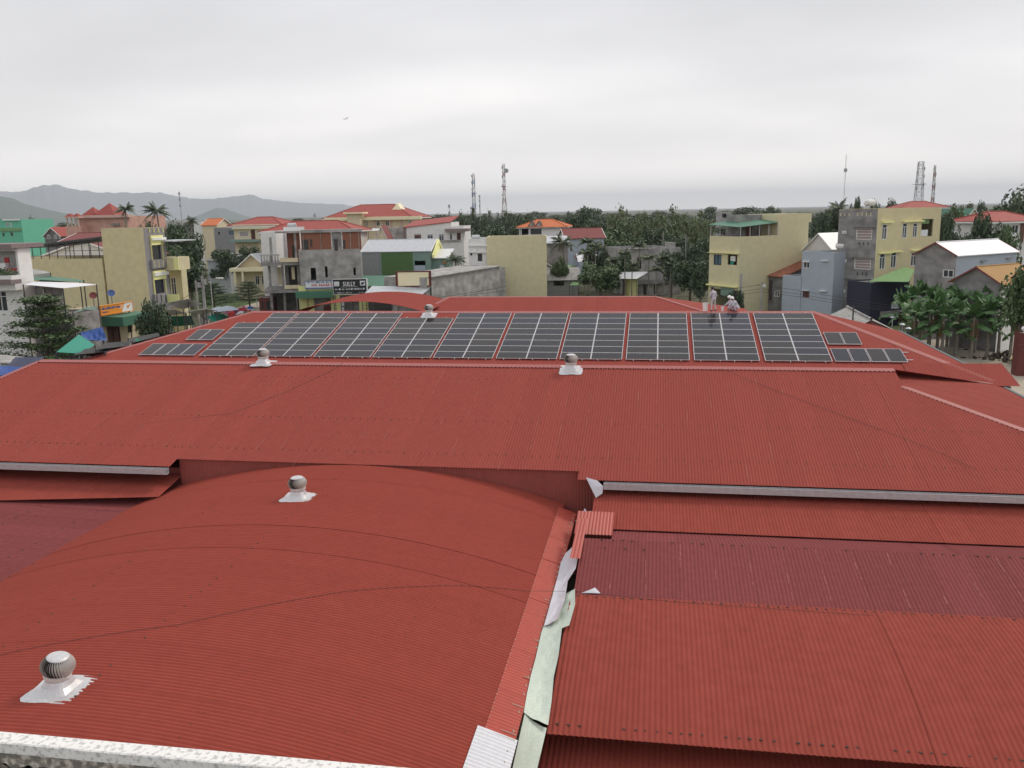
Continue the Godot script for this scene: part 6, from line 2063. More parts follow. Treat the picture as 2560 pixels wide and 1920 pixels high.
	bit(o, "green_sheet", "teal_panel", Vector3(-0.08, 2.41, -3.41), Vector3(-0.05, 3.52, -0.85))
	o = house({"n": "house", "t": "grey stained gable house with a white metal roof", "c": "house", "p": Vector3(32.37, 0.00, -103.04), "a": 0.698, "w": 11.62, "d": 5.02, "h": 8.98, "m": "blue_grey", "roof": ["gx", 1.29, 0.25, "white_sheet"], "l": [[0.20, 6.47, 1.46, 7.30, "w"]], "ml": "concrete"})
	bit(o, "ledge", "concrete_pale", Vector3(4.43, 8.01, 0.00), Vector3(5.29, 8.18, 0.30))
	bit(o, "ledge", "concrete_pale", Vector3(9.39, 8.15, 0.00), Vector3(10.37, 8.28, 0.30))
	o = house({"n": "house", "t": "low house with an ochre sheet roof behind the banana plants", "c": "house", "p": Vector3(32.92, 0.00, -91.24), "a": 0.698, "w": 6.65, "d": 4.90, "h": 6.90, "m": "white_wall", "roof": ["gx", 1.41, 0.4, "tile_ochre"], "f": [[1.22, 5.66, 1.99, 6.22, "d"]], "ml": "concrete"})
	o = house({"n": "house", "t": "yellow gabled house with a green roof among the trees", "c": "house", "p": Vector3(55.89, 0.00, -176.36), "a": 0.436, "w": 4.55, "d": 10.00, "h": 11.21, "m": "cream_wall", "roof": ["gz", 2.34, 0.3, "green_tin"], "f": [[3.19, 9.92, 3.90, 10.53, "d"]]})
	o = house({"n": "house", "t": "white house with a bright red roof and brown posts at the street", "c": "house", "p": Vector3(49.19, 0.00, -141.71), "a": 0.349, "w": 8.22, "d": 9.00, "h": 11.77, "m": "white_wall", "roof": ["hip", 1.41, 0.6, "tile_red"], "f": [[3.29, 9.96, 4.45, 11.17, "w"]]})
	bit(o, "post", "wood_dark", Vector3(4.74, 8.63, 0.01), Vector3(5.35, 11.73, 0.20))
	bit(o, "balcony_rail", "frame_white", Vector3(2.10, 8.56, 0.02), Vector3(8.39, 9.60, 0.15))
	o = house({"n": "house", "t": "red hipped roof just showing over the yellow three storey house", "c": "house", "p": Vector3(57.00, 0.00, -222.82), "a": 0.000, "w": 10.06, "d": 12.00, "h": 13.73, "m": "white_wall", "roof": ["hip", 1.47, 0.6, "tile_red"]})
	o = house({"n": "house", "t": "tiny far white and salmon block above the bamboo", "c": "house", "p": Vector3(28.53, 0.00, -419.03), "a": 0.175, "w": 5.01, "d": 10.00, "h": 12.65, "m": "concrete_pale", "roof": ["flat", 0.50], "f": [[0.50, 10.10, 2.40, 11.95, "o"]], "mr": "pink_wall"})
	o = house({"n": "house", "t": "old cream house with arched windows and a stained flat roof", "c": "house", "p": Vector3(-4.47, 0.00, -149.93), "a": 0.436, "w": 9.11, "d": 12.00, "h": 7.96, "m": "concrete_pale", "roof": ["flat", 0.40], "f": [[1.07, 4.58, 1.83, 6.29, "a"], [2.23, 0.10, 2.85, 1.91, "a"], [4.24, 0.15, 4.87, 2.10, "a"], [5.76, 4.42, 6.22, 4.99, "o"]]})
	bit(o, "ledge", "concrete", Vector3(0.89, 2.01, 0.00), Vector3(8.38, 2.71, 0.80))
	bit(o, "roof_block", "concrete_pale", Vector3(7.12, 7.89, -2.00), Vector3(8.64, 8.82, -1.00))
	canopy("canopy", "silver corrugated lean-to roof beside the arched cream house", "canopy", "tin", [Vector3(-6.25, 3.74, -139.86), Vector3(-3.29, 3.71, -139.96), Vector3(-1.49, 4.35, -146.99), Vector3(-6.37, 4.33, -146.86)], 0.06, [Vector3(-6.25, 3.74, -139.86), Vector3(-3.29, 3.71, -139.96), Vector3(-1.49, 4.35, -146.99), Vector3(-6.37, 4.33, -146.86)], "")
	o = house({"n": "house", "t": "small bright yellow wall beside the palms", "c": "house", "p": Vector3(-4.57, 0.00, -142.93), "a": 0.262, "w": 1.39, "d": 3.00, "h": 3.41, "m": "lemon", "roof": ["flat", 0.20]})
	o = house({"n": "shack", "t": "brick shack under a grey fibre cement roof", "c": "house", "p": Vector3(-23.76, 0.00, -146.08), "a": 0.140, "w": 4.89, "d": 6.00, "h": 3.26, "m": "brick", "roof": ["shed", 1.8, 0.5, "old_tin"], "f": [[4.02, 2.20, 4.76, 2.55, "o"], [1.51, 0.55, 1.89, 3.00, "o"]]})
	o = house({"n": "shack", "t": "open shack with a dark doorway and corrugated grey wall", "c": "house", "p": Vector3(-18.91, 0.00, -146.79), "a": 0.140, "w": 5.63, "d": 6.00, "h": 3.17, "m": "grey_panel", "roof": ["shed", 1.6, 0.5, "old_tin"], "f": [[1.51, 2.07, 3.26, 3.05, "o"], [2.66, 1.67, 2.72, 3.03, "o"]]})
	o = house({"n": "shack", "t": "shack with a rusty brown roof and bare concrete gable", "c": "house", "p": Vector3(-23.02, 0.00, -156.31), "a": 0.140, "w": 6.00, "d": 8.00, "h": 3.74, "m": "concrete", "roof": ["gz", 1.79, 0.3, "rusty_tin"]})
	canopy("canopy", "dark green tin lean-to roof beside the brick shack", "canopy", "green_tin", [Vector3(-25.52, 3.75, -143.75), Vector3(-23.41, 3.38, -144.11), Vector3(-22.29, 4.41, -151.37), Vector3(-25.33, 4.81, -150.89)], 0.05, [Vector3(-25.52, 3.75, -143.75), Vector3(-23.41, 3.38, -144.11), Vector3(-22.29, 4.41, -151.37), Vector3(-25.33, 4.81, -150.89)], "")
	canopy("canopy", "pale turquoise sheet roof in front of the rusty roofed shack", "canopy", "teal_panel", [Vector3(-23.34, 3.99, -142.10), Vector3(-21.26, 3.69, -142.42), Vector3(-21.36, 3.93, -145.44), Vector3(-22.89, 4.16, -145.21)], 0.05, [Vector3(-23.34, 3.99, -142.10), Vector3(-21.26, 3.69, -142.42), Vector3(-21.36, 3.93, -145.44), Vector3(-22.89, 4.16, -145.21)], "")
	canopy("canopy", "rust red tin roof sloping beside the khaki wall", "canopy", "rusty_tin", [Vector3(-25.61, 4.83, -153.88), Vector3(-22.51, 4.63, -154.37), Vector3(-20.10, 5.42, -158.73), Vector3(-23.43, 5.62, -158.28)], 0.05, [Vector3(-25.61, 4.83, -153.88), Vector3(-22.51, 4.63, -154.37), Vector3(-20.10, 5.42, -158.73), Vector3(-23.43, 5.62, -158.28)], "")
	canopy("canopy", "small bright green sheet roof behind the shacks", "canopy", "light_green_tin", [Vector3(-17.50, 4.60, -161.05), Vector3(-15.33, 3.96, -159.26), Vector3(-14.95, 4.50, -162.31), Vector3(-16.85, 4.55, -164.14)], 0.05, [Vector3(-17.50, 4.60, -161.05), Vector3(-15.33, 3.96, -159.26), Vector3(-14.95, 4.50, -162.31), Vector3(-16.85, 4.55, -164.14)], "")
	canopy("canopy", "yellow green awning beside the brick steps", "canopy", "light_green_tin", [Vector3(-14.23, 2.55, -142.29), Vector3(-12.54, 2.53, -142.45), Vector3(-12.98, 2.90, -144.42), Vector3(-13.90, 2.91, -144.33)], 0.04, [Vector3(-14.23, 2.55, -142.29), Vector3(-12.54, 2.53, -142.45), Vector3(-12.98, 2.90, -144.42), Vector3(-13.90, 2.91, -144.33)], "")
	o = house({"n": "house", "t": "white house with a bright orange hipped roof and two small dormers", "c": "house", "p": Vector3(-30.40, 0.00, -192.62), "a": 0.000, "w": 10.22, "d": 10.00, "h": 11.13, "m": "white_wall", "roof": ["hip", 1.58, 0.6, "tile_orange"], "f": [[0.21, 9.38, 2.24, 11.07, "o"], [2.53, 9.52, 5.00, 10.95, "d"]]})
	bit(o, "column", "frame_white", Vector3(0.39, 9.23, 0.02), Vector3(0.54, 11.15, 0.30))
	bit(o, "column", "frame_white", Vector3(2.18, 9.21, 0.02), Vector3(2.33, 11.13, 0.30))
	bit(o, "balcony_rail", "frame_white", Vector3(1.17, 9.00, 0.02), Vector3(5.09, 9.49, 0.40))
	dormer(o, 2.82, 11.81)
	dormer(o, 4.42, 11.78)
	o = house({"n": "house", "t": "grey blue house with a maroon roof and a yellow gable end", "c": "house", "p": Vector3(-18.61, 0.00, -179.04), "a": 0.262, "w": 7.89, "d": 9.00, "h": 9.10, "m": "blue_grey", "roof": ["gx", 1.77, 0.4, "tile_maroon"], "f": [[0.75, 6.22, 1.40, 7.69, "w"]], "mr": "cream_wall"})
	o = house({"n": "house", "t": "grey walled house half hidden by the coconut palm", "c": "house", "p": Vector3(-20.82, 0.00, -158.64), "a": 0.175, "w": 4.67, "d": 8.00, "h": 8.86, "m": "concrete_pale", "roof": ["shed", 1.0, 0.4, "tin"]})
	canopy("canopy", "low dark tin roofs behind the areca palms", "canopy", "rusty_tin", [Vector3(-15.20, 5.42, -164.30), Vector3(-12.59, 5.23, -164.52), Vector3(-13.36, 5.88, -169.47), Vector3(-16.05, 6.07, -169.24)], 0.05, [Vector3(-15.20, 5.42, -164.30), Vector3(-12.59, 5.23, -164.52), Vector3(-13.36, 5.88, -169.47), Vector3(-16.05, 6.07, -169.24)], "")
	canopy("canopy", "long white sheet roof behind the areca palms", "canopy", "white_sheet", [Vector3(-14.38, 5.33, -159.35), Vector3(-10.41, 5.49, -159.66), Vector3(-10.93, 6.25, -167.64), Vector3(-15.48, 6.39, -167.29)], 0.05, [Vector3(-14.38, 5.33, -159.35), Vector3(-10.41, 5.49, -159.66), Vector3(-10.93, 6.25, -167.64), Vector3(-15.48, 6.39, -167.29)], "")
	o = house({"n": "house", "t": "narrow white house with a shiny steel water tank on its roof", "c": "house", "p": Vector3(-30.21, 0.00, -138.75), "a": 0.140, "w": 2.91, "d": 9.00, "h": 10.35, "m": "white_wall", "roof": ["flat", 1.00], "f": [[1.44, 6.76, 2.18, 7.99, "d"], [0.27, 7.69, 0.58, 8.14, "o"], [0.20, 9.44, 2.70, 10.19, "o"]]})
	bit(o, "ledge", "frame_white", Vector3(-0.08, 9.18, 0.00), Vector3(3.02, 9.43, 0.35))
	bit(o, "ledge", "frame_white", Vector3(-0.17, 8.16, 0.00), Vector3(2.99, 8.34, 0.35))
	bit(o, "air_conditioner", "frame_white", Vector3(0.68, 8.25, 0.02), Vector3(1.31, 8.78, 0.40))
	tank(o, Vector3(1.05, 9.75, -2.50), "steel_light")
	o = house({"n": "house", "t": "plain khaki blank side wall beside the white tank house", "c": "house", "p": Vector3(-27.26, 0.00, -138.85), "a": 0.140, "w": 9.67, "d": 9.00, "h": 10.57, "m": "khaki_wall", "roof": ["flat", 0.60]})
	o = house({"n": "warehouse", "t": "sheet clad warehouse with grey, green and pale panels under a silver roof", "c": "warehouse", "p": Vector3(-48.59, 0.00, -139.79), "a": 0.087, "w": 11.50, "d": 12.00, "h": 8.47, "m": "teal_panel", "roof": ["gx", 1.73, 0.2, "tin"], "f": [[8.79, 6.10, 10.64, 6.85, "o"]]})
	bit(o, "cladding", "grey_panel", Vector3(0.04, 4.42, 0.01), Vector3(3.01, 8.49, 0.06))
	bit(o, "cladding", "green_panel", Vector3(3.28, 4.35, 0.02), Vector3(8.48, 8.44, 0.08))
	bit(o, "tarp", "blue_grey", Vector3(8.75, 5.18, 0.02), Vector3(10.60, 6.06, 0.10))
	gable_wall(o, 11.75, 7.79, 10.14, 12.00, "lemon")
	o = house({"n": "shed", "t": "pale green corrugated annex with a small satellite dish", "c": "shed", "p": Vector3(-37.41, 0.00, -142.16), "a": 0.087, "w": 2.77, "d": 6.00, "h": 7.24, "m": "teal_panel", "roof": ["shed", 1.2, 0.3, "white_sheet"]})
	bit(o, "laundry", "light_green_tin", Vector3(2.06, 6.63, 0.05), Vector3(2.58, 7.17, 0.10))
	bit(o, "laundry", "tile_orange", Vector3(2.04, 6.17, 0.05), Vector3(2.56, 6.64, 0.10))
	dish_on(o, Vector3(1.80, 5.65, 0.30), "tin")
	o = house({"n": "house", "t": "large white house with a slanting red roof and a brown balcony slab", "c": "house", "p": Vector3(-48.71, 0.00, -164.96), "a": 0.087, "w": 11.74, "d": 11.00, "h": 11.97, "m": "white_wall", "roof": ["flat", 0.20], "f": [[2.12, 9.41, 3.40, 10.66, "s"], [4.62, 9.30, 5.75, 10.61, "w"], [6.89, 9.26, 7.86, 10.58, "w"], [9.07, 9.47, 9.42, 10.69, "d"], [10.40, 9.37, 11.14, 10.75, "s"], [7.65, 6.49, 8.78, 7.74, "s"]]})
	slant(o, 0.01, 11.98, 9.36, 12.89, 11, "tile_red")
	bit(o, "balcony_slab", "brown_trim", Vector3(8.32, 11.01, -2.00), Vector3(12.89, 11.54, 1.50))
	bit(o, "corner_pier", "brown_trim", Vector3(-0.02, 9.38, 0.01), Vector3(0.58, 11.91, 0.06))
	bit(o, "ledge", "concrete_pale", Vector3(3.95, 9.14, 0.01), Vector3(11.13, 9.40, 0.40))
	o = house({"n": "house", "t": "pale grey blank annex beside the slanting red roof", "c": "house", "p": Vector3(-52.56, 0.00, -166.92), "a": 0.087, "w": 3.19, "d": 9.00, "h": 11.82, "m": "concrete_pale", "roof": ["flat", 0.30]})
	o = house({"n": "house", "t": "little yellow gabled house with a brown roof behind the warehouse", "c": "house", "p": Vector3(-51.75, 0.00, -156.67), "a": 0.175, "w": 2.37, "d": 8.00, "h": 9.85, "m": "cream_wall", "roof": ["gz", 2.6, 0.3, "tile_maroon"]})
	canopy("canopy", "pale sheet canopy in front of the big cream building", "canopy", "tin", [Vector3(-62.36, 11.16, -179.47), Vector3(-59.34, 11.09, -180.50), Vector3(-59.79, 11.38, -186.66), Vector3(-62.83, 11.62, -185.66)], 0.06, [Vector3(-62.36, 11.16, -179.47), Vector3(-59.34, 11.09, -180.50), Vector3(-59.79, 11.38, -186.66), Vector3(-62.83, 11.62, -185.66)], "")
	o = house({"n": "public_building", "t": "large cream and pink public building with a wide red hipped roof", "c": "building", "p": Vector3(-84.96, 0.00, -219.11), "a": 0.000, "w": 22.08, "d": 16.00, "h": 13.65, "m": "cream_wall", "roof": ["hip", 3.44, 1.2, "tile_red"], "f": [[10.36, 11.51, 10.82, 12.94, "t"], [13.16, 11.56, 14.06, 12.90, "w"], [15.62, 11.53, 16.52, 12.86, "w"], [21.80, 11.64, 22.28, 12.86, "w"], [7.33, 10.63, 8.40, 12.89, "d"]]})
	bit(o, "pilaster", "pink_trim", Vector3(12.54, 10.56, 0.02), Vector3(12.93, 13.52, 0.40))
	bit(o, "pilaster", "pink_trim", Vector3(14.90, 10.53, 0.02), Vector3(15.29, 13.48, 0.40))
	bit(o, "pilaster", "pink_trim", Vector3(16.82, 10.50, 0.02), Vector3(17.22, 13.44, 0.40))
	bit(o, "pilaster", "pink_trim", Vector3(19.49, 10.46, 0.02), Vector3(19.99, 13.40, 0.40))
	bit(o, "portico", "cream_wall", Vector3(6.46, 10.61, 0.02), Vector3(9.91, 14.74, 3.50))
	bit(o, "portico_slab", "sign_cream", Vector3(5.94, 14.76, 0.00), Vector3(11.00, 15.15, 4.50))
	bit(o, "eave_band", "sign_cream", Vector3(-0.44, 13.10, 0.05), Vector3(25.30, 13.94, 1.40))
	gablet(o, 17.48, 15.85)
	o = house({"n": "school", "t": "cream school block with a red hipped roof and louvred windows", "c": "building", "p": Vector3(-86.07, 0.00, -169.39), "a": 0.052, "w": 9.80, "d": 10.00, "h": 12.73, "m": "cream_wall", "roof": ["hip", 1.68, 1.0, "tile_red"], "f": [[1.12, 10.56, 3.10, 11.57, "g"], [3.63, 9.98, 4.50, 11.93, "s"], [5.14, 10.60, 5.83, 11.50, "g"]]})
	bit(o, "eave_band", "sign_cream", Vector3(0.04, 12.07, 0.03), Vector3(9.86, 12.96, 0.90))
	bit(o, "canopy", "teal_panel", Vector3(-0.30, 9.47, 0.03), Vector3(5.83, 9.97, 2.00))
	o = house({"n": "house", "t": "long red hipped roof with white eaves behind the unfinished house", "c": "house", "p": Vector3(-70.08, 0.00, -149.38), "a": 0.052, "w": 16.17, "d": 10.00, "h": 11.79, "m": "white_wall", "roof": ["hip", 1.76, 0.8, "tile_red"]})
	o = house({"n": "house", "t": "white rendered stair tower beside the unfinished house", "c": "house", "p": Vector3(-59.98, 0.00, -126.50), "a": 0.052, "w": 2.35, "d": 5.00, "h": 12.24, "m": "white_wall", "roof": ["flat", 0.30]})
	o = house({"n": "house", "t": "white room with a dark window and a steel tank behind the unfinished house", "c": "house", "p": Vector3(-59.20, 0.00, -130.17), "a": 0.052, "w": 2.21, "d": 5.00, "h": 12.26, "m": "white_wall", "roof": ["flat", 0.20], "f": [[0.21, 10.59, 1.41, 11.91, "d"]]})
	tank(o, Vector3(2.00, 12.26, -2.00), "steel_light")
	unfinished(Vector3(-56.35, 0.00, -120.47), 0.349, 4.46, 16.00, 4.01, 7.92, 12.37)
	o = house({"n": "house", "t": "long bare concrete flank of the unfinished house with raw brick above", "c": "house", "p": Vector3(-51.52, 0.00, -120.66), "a": 0.349, "w": 8.87, "d": 9.00, "h": 9.60, "m": "concrete_pale", "roof": ["flat", 0.10], "f": [[1.53, 5.24, 2.28, 7.01, "o"], [3.60, 5.59, 3.97, 7.18, "o"], [7.69, 5.76, 8.03, 6.88, "o"]]})
	bit(o, "upper_wall", "brick", Vector3(0.45, 9.58, -0.30), Vector3(4.72, 12.27, -0.02))
	bit(o, "upper_wall", "concrete", Vector3(4.87, 9.54, -0.30), Vector3(6.21, 12.17, -0.02))
	bit(o, "upper_wall", "brick", Vector3(6.36, 9.47, -0.30), Vector3(9.04, 12.14, -0.02))
	bit(o, "opening_shade", "interior", Vector3(0.60, 9.67, -0.02), Vector3(1.47, 11.12, 0.02))  # this and the next three are dark sheets painted as shade, not holes
	bit(o, "opening_shade", "interior", Vector3(5.15, 9.39, -0.02), Vector3(5.63, 11.07, 0.02))
	bit(o, "opening_shade", "interior", Vector3(6.40, 9.65, -0.02), Vector3(6.74, 10.93, 0.02))
	bit(o, "opening_shade", "interior", Vector3(1.73, 10.00, -0.02), Vector3(2.00, 11.15, 0.02))
	bit(o, "column", "concrete_pale", Vector3(0.73, 9.69, -0.01), Vector3(0.79, 12.26, 0.10))
	bit(o, "column", "concrete_pale", Vector3(3.22, 9.62, -0.01), Vector3(3.29, 12.21, 0.10))
	bit(o, "column", "concrete_pale", Vector3(7.45, 9.51, -0.01), Vector3(7.54, 12.12, 0.10))
	bit(o, "column", "concrete_pale", Vector3(8.66, 9.48, -0.01), Vector3(8.75, 12.09, 0.10))
	bit(o, "roof_slab", "concrete_pale", Vector3(0.40, 12.08, -2.00), Vector3(9.23, 12.50, 0.30))
	o = house({"n": "house", "t": "small cream house with a boarded gable and a columned porch", "c": "house", "p": Vector3(-74.44, 0.00, -146.13), "a": 0.087, "w": 6.47, "d": 9.00, "h": 5.38, "m": "cream_wall", "roof": ["gz", 2.68, 0.9, "tin"], "f": [[3.37, 2.53, 4.20, 4.11, "w"], [4.54, 2.52, 5.23, 4.09, "w"]]})
	bit(o, "eave_band", "sign_cream", Vector3(-0.33, 5.06, 0.03), Vector3(6.59, 5.65, 2.20))
	bit(o, "column", "sign_cream", Vector3(0.36, 2.57, 1.60), Vector3(0.67, 5.14, 2.10))
	bit(o, "column", "sign_cream", Vector3(1.76, 2.55, 1.60), Vector3(2.07, 5.12, 2.10))
	bit(o, "column", "sign_cream", Vector3(5.72, 2.51, 1.60), Vector3(6.04, 5.07, 2.10))
	o = house({"n": "house", "t": "grey sheet house half hidden among the dark trees", "c": "house", "p": Vector3(-85.37, 0.00, -156.19), "a": 0.000, "w": 4.53, "d": 7.00, "h": 6.50, "m": "tin", "roof": ["shed", 1.0, 0.3, "old_tin"]})
	o = house({"n": "shop_row", "t": "pale yellow shop row with dark open fronts below the signboards", "c": "shop", "p": Vector3(-51.77, 0.00, -120.33), "a": 0.209, "w": 9.72, "d": 7.00, "h": 4.39, "m": "lemon", "roof": ["flat", 0.20], "f": [[2.12, -0.64, 4.59, 2.84, "o"], [5.97, -0.73, 8.69, 2.99, "o"]]})
	bit(o, "awning", "green_tin", Vector3(-0.09, 2.83, 0.05), Vector3(5.09, 3.71, 2.00))
	bit(o, "post", "concrete_pale", Vector3(-0.02, -0.53, 1.70), Vector3(0.03, 2.94, 1.90))
	bit(o, "post", "concrete_pale", Vector3(0.51, -0.54, 1.70), Vector3(0.56, 2.93, 1.90))
	bit(o, "shelf_goods", "maroon_paint", Vector3(2.27, -0.63, -0.90), Vector3(4.36, 1.48, -0.70))
	bit(o, "poster", "sign_white", Vector3(5.98, 1.39, 0.02), Vector3(6.52, 2.22, 0.05))
	bit(o, "poster", "sign_white", Vector3(5.93, 0.50, 0.02), Vector3(6.47, 1.22, 0.05))
	sign_ha_nam(Vector3(-50.46, 4.10, -119.81), 0.209, 4.09, 1.04)
	sign_sully(Vector3(-45.71, 3.39, -118.49), 0.209, 4.71, 2.11)
	sign_faint(Vector3(-45.63, 2.42, -120.66), 0.209, 4.63)
	canopy("canopy", "dark green sheet roof behind the black sign", "canopy", "green_tin", [Vector3(-44.60, 4.13, -123.17), Vector3(-38.76, 4.05, -125.13), Vector3(-41.06, 4.99, -132.80), Vector3(-46.49, 5.16, -131.00)], 0.05, [Vector3(-44.60, 4.13, -123.17), Vector3(-38.76, 4.05, -125.13), Vector3(-41.06, 4.99, -132.80), Vector3(-46.49, 5.16, -131.00)], "")
	canopy("canopy", "patched grey sheet roof behind the white and red signboard", "canopy", "old_tin", [Vector3(-49.07, 4.84, -122.00), Vector3(-45.29, 4.70, -123.45), Vector3(-45.94, 5.31, -128.01), Vector3(-48.75, 5.53, -126.96)], 0.05, [Vector3(-49.07, 4.84, -122.00), Vector3(-45.29, 4.70, -123.45), Vector3(-45.94, 5.31, -128.01), Vector3(-48.75, 5.53, -126.96)], "")
	canopy("canopy", "white sheet awning below the empty cream signboard", "canopy", "tin", [Vector3(-38.67, 3.98, -110.43), Vector3(-31.21, 3.74, -112.76), Vector3(-30.91, 4.54, -116.99), Vector3(-38.65, 4.89, -114.66)], 0.05, [Vector3(-38.67, 3.98, -110.43), Vector3(-31.21, 3.74, -112.76), Vector3(-30.91, 4.54, -116.99), Vector3(-38.65, 4.89, -114.66)], "")
	o = house({"n": "shop", "t": "shop with shade painted into its dark walls and a corrugated shutter below the white awning", "c": "shop", "p": Vector3(-40.22, 0.00, -117.29), "a": 0.140, "w": 8.02, "d": 5.00, "h": 3.32, "m": "interior", "roof": ["flat", 0.10]})  # near black walls stand in for the shade under the awning
	bit(o, "shutter", "steel_dark", Vector3(3.41, 1.35, 0.02), Vector3(7.30, 3.10, 0.08))
	sign_blank(Vector3(-35.51, 4.72, -115.67), 0.140, 4.80, 2.02)
	o = house({"n": "warehouse", "t": "long blank grey rendered wall sloping up away from the empty signboard", "c": "warehouse", "p": Vector3(-31.43, 0.00, -115.81), "a": 1.229, "w": 22.35, "d": 7.00, "h": 5.89, "m": "concrete_pale", "roof": ["flat", 0.20]})
	slant(o, 0.5, 5.91, 20.68, 6.26, 7, "concrete_pale")
	canopy("canopy", "white sheet roof peeping over the long grey wall", "canopy", "white_sheet", [Vector3(-31.42, 5.52, -132.32), Vector3(-28.50, 5.95, -132.98), Vector3(-29.12, 6.07, -135.92), Vector3(-30.36, 6.10, -135.64)], 0.05, [Vector3(-31.42, 5.52, -132.32), Vector3(-28.50, 5.95, -132.98), Vector3(-29.12, 6.07, -135.92), Vector3(-30.36, 6.10, -135.64)], "")
	o = house({"n": "shop", "t": "dark brown boxed stall front beside the unfinished house", "c": "shop", "p": Vector3(-58.23, 0.00, -120.69), "a": 0.209, "w": 2.11, "d": 3.00, "h": 2.67, "m": "maroon_paint", "roof": ["flat", 0.05], "f": [[0.27, 0.89, 0.64, 2.27, "d"], [0.97, 0.87, 1.58, 2.25, "d"]]})
	o = house({"n": "house", "t": "little far house with an orange roof below the mountains", "c": "house", "p": Vector3(-125.12, 0.00, -227.91), "a": 0.000, "w": 4.29, "d": 8.00, "h": 12.55, "m": "cream_wall", "roof": ["gx", 1.63, 0.4, "tile_orange"]})
	o = house({"n": "house", "t": "little far white house beside the orange roof", "c": "house", "p": Vector3(-128.02, 0.00, -228.59), "a": 0.000, "w": 2.52, "d": 8.00, "h": 13.36, "m": "white_wall", "roof": ["flat", 0.30]})
	o = house({"n": "house", "t": "plain grey blocky house behind the garden trees", "c": "house", "p": Vector3(-110.72, 0.00, -207.28), "a": 0.000, "w": 5.94, "d": 9.00, "h": 11.96, "m": "grey_panel", "roof": ["flat", 0.30], "f": [[1.08, 10.29, 1.57, 10.90, "o"], [4.04, 10.23, 5.67, 11.25, "b"]]})
	o = house({"n": "house", "t": "turquoise house with white framed windows at the foot of the hill", "c": "house", "p": Vector3(-172.73, 0.00, -200.97), "a": 0.000, "w": 13.06, "d": 12.00, "h": 14.92, "m": "teal_wall", "roof": ["flat", 0.50], "f": [[8.68, 13.14, 9.32, 14.25, "w"], [9.82, 13.13, 10.23, 14.24, "w"], [7.26, 10.75, 7.82, 11.66, "d"], [9.57, 10.81, 10.23, 11.73, "d"]]})
	bit(o, "band", "light_green_tin", Vector3(-0.19, 12.08, 0.02), Vector3(12.82, 12.78, 0.30))
	bit(o, "ledge", "frame_white", Vector3(8.00, 14.69, 0.02), Vector3(12.73, 15.07, 0.40))
	o = house({"n": "house", "t": "low turquoise annex with a sloping roof", "c": "house", "p": Vector3(-163.25, 0.00, -204.92), "a": 0.000, "w": 3.24, "d": 8.00, "h": 10.29, "m": "teal_wall", "roof": ["shed", 1.5, 0.3, "teal_wall"]})
	o = house({"n": "house", "t": "grey brick gable house with three white windows", "c": "house", "p": Vector3(-130.59, 0.00, -170.79), "a": 0.000, "w": 3.82, "d": 10.00, "h": 11.41, "m": "concrete_dark", "roof": ["gz", 1.69, 0.3, "tile_red"], "f": [[0.73, 10.65, 1.38, 11.51, "w"], [2.45, 10.63, 3.00, 11.48, "w"], [3.48, 10.62, 3.86, 11.39, "w"]]})
	o = house({"n": "house", "t": "tall pink house with two pointed red roofs", "c": "house", "p": Vector3(-116.18, 0.00, -162.79), "a": 0.000, "w": 10.68, "d": 14.00, "h": 15.13, "m": "pink_wall", "roof": ["flat", 0.1]})
	bit(o, "eave_band", "pink_trim", Vector3(-0.04, 14.87, -1.00), Vector3(11.53, 15.39, 0.80))
	bit(o, "ledge", "concrete_pale", Vector3(7.43, 13.33, 0.02), Vector3(8.98, 13.75, 0.80))
	pyramid(o, 2.55, 15.23, 17.09, "tile_red")
	pyramid(o, 5.84, 15.23, 17.81, "tile_red")
	o = house({"n": "house", "t": "low pink wing with a small red capped pergola", "c": "house", "p": Vector3(-117.13, 0.00, -159.64), "a": 0.000, "w": 3.10, "d": 9.00, "h": 13.28, "m": "pink_wall", "roof": ["flat", 0.30]})
	pergola_cap(o, 0.24, 1.56, 13.28, 15.18)
	pergola_cap(o, 1.91, 3.05, 13.28, 15.18)
	o = house({"n": "house", "t": "house with a maroon roof and white gable trim", "c": "house", "p": Vector3(-89.49, 0.00, -120.38), "a": 0.000, "w": 9.96, "d": 9.00, "h": 11.36, "m": "white_wall", "roof": ["gx", 1.13, 0.3, "tile_maroon"]})
	o = house({"n": "house", "t": "broad white gable house seen through the steel canopy frame", "c": "house", "p": Vector3(-78.54, 0.00, -101.07), "a": 0.000, "w": 13.11, "d": 8.00, "h": 9.96, "m": "white_wall", "roof": ["gz", 2.00, 0.3, "tile_maroon"]})
	o = house({"n": "tube_house", "t": "tall narrow yellow tube house with a grey front and lemon window surrounds", "c": "house", "p": Vector3(-60.93, 0.00, -88.92), "a": 0.000, "w": 5.08, "d": 4.22, "h": 13.51, "m": "yellow_wall", "roof": ["flat", 0.80], "r": [[1.38, 9.95, 3.02, 11.64, "p"], [1.25, 5.90, 2.98, 7.73, "p"]], "mr": "grey_paint"})
	bit(o, "surround", "lemon", Vector3(5.10, 9.97, -1.09), Vector3(5.26, 11.69, -1.07))
	bit(o, "surround", "lemon", Vector3(5.10, 9.93, -3.35), Vector3(5.26, 11.70, -3.33))
	bit(o, "surround", "lemon", Vector3(5.10, 11.59, -3.64), Vector3(5.26, 11.91, -1.11))
	bit(o, "surround", "lemon", Vector3(5.10, 11.87, -3.52), Vector3(5.26, 12.66, -1.09))
	bit(o, "surround", "lemon", Vector3(5.10, 6.05, -0.96), Vector3(5.26, 7.80, -0.87))
	bit(o, "surround", "lemon", Vector3(5.10, 5.92, -3.29), Vector3(5.26, 7.71, -3.23))
	bit(o, "surround", "lemon", Vector3(5.10, 7.74, -3.46), Vector3(5.26, 8.73, -0.95))
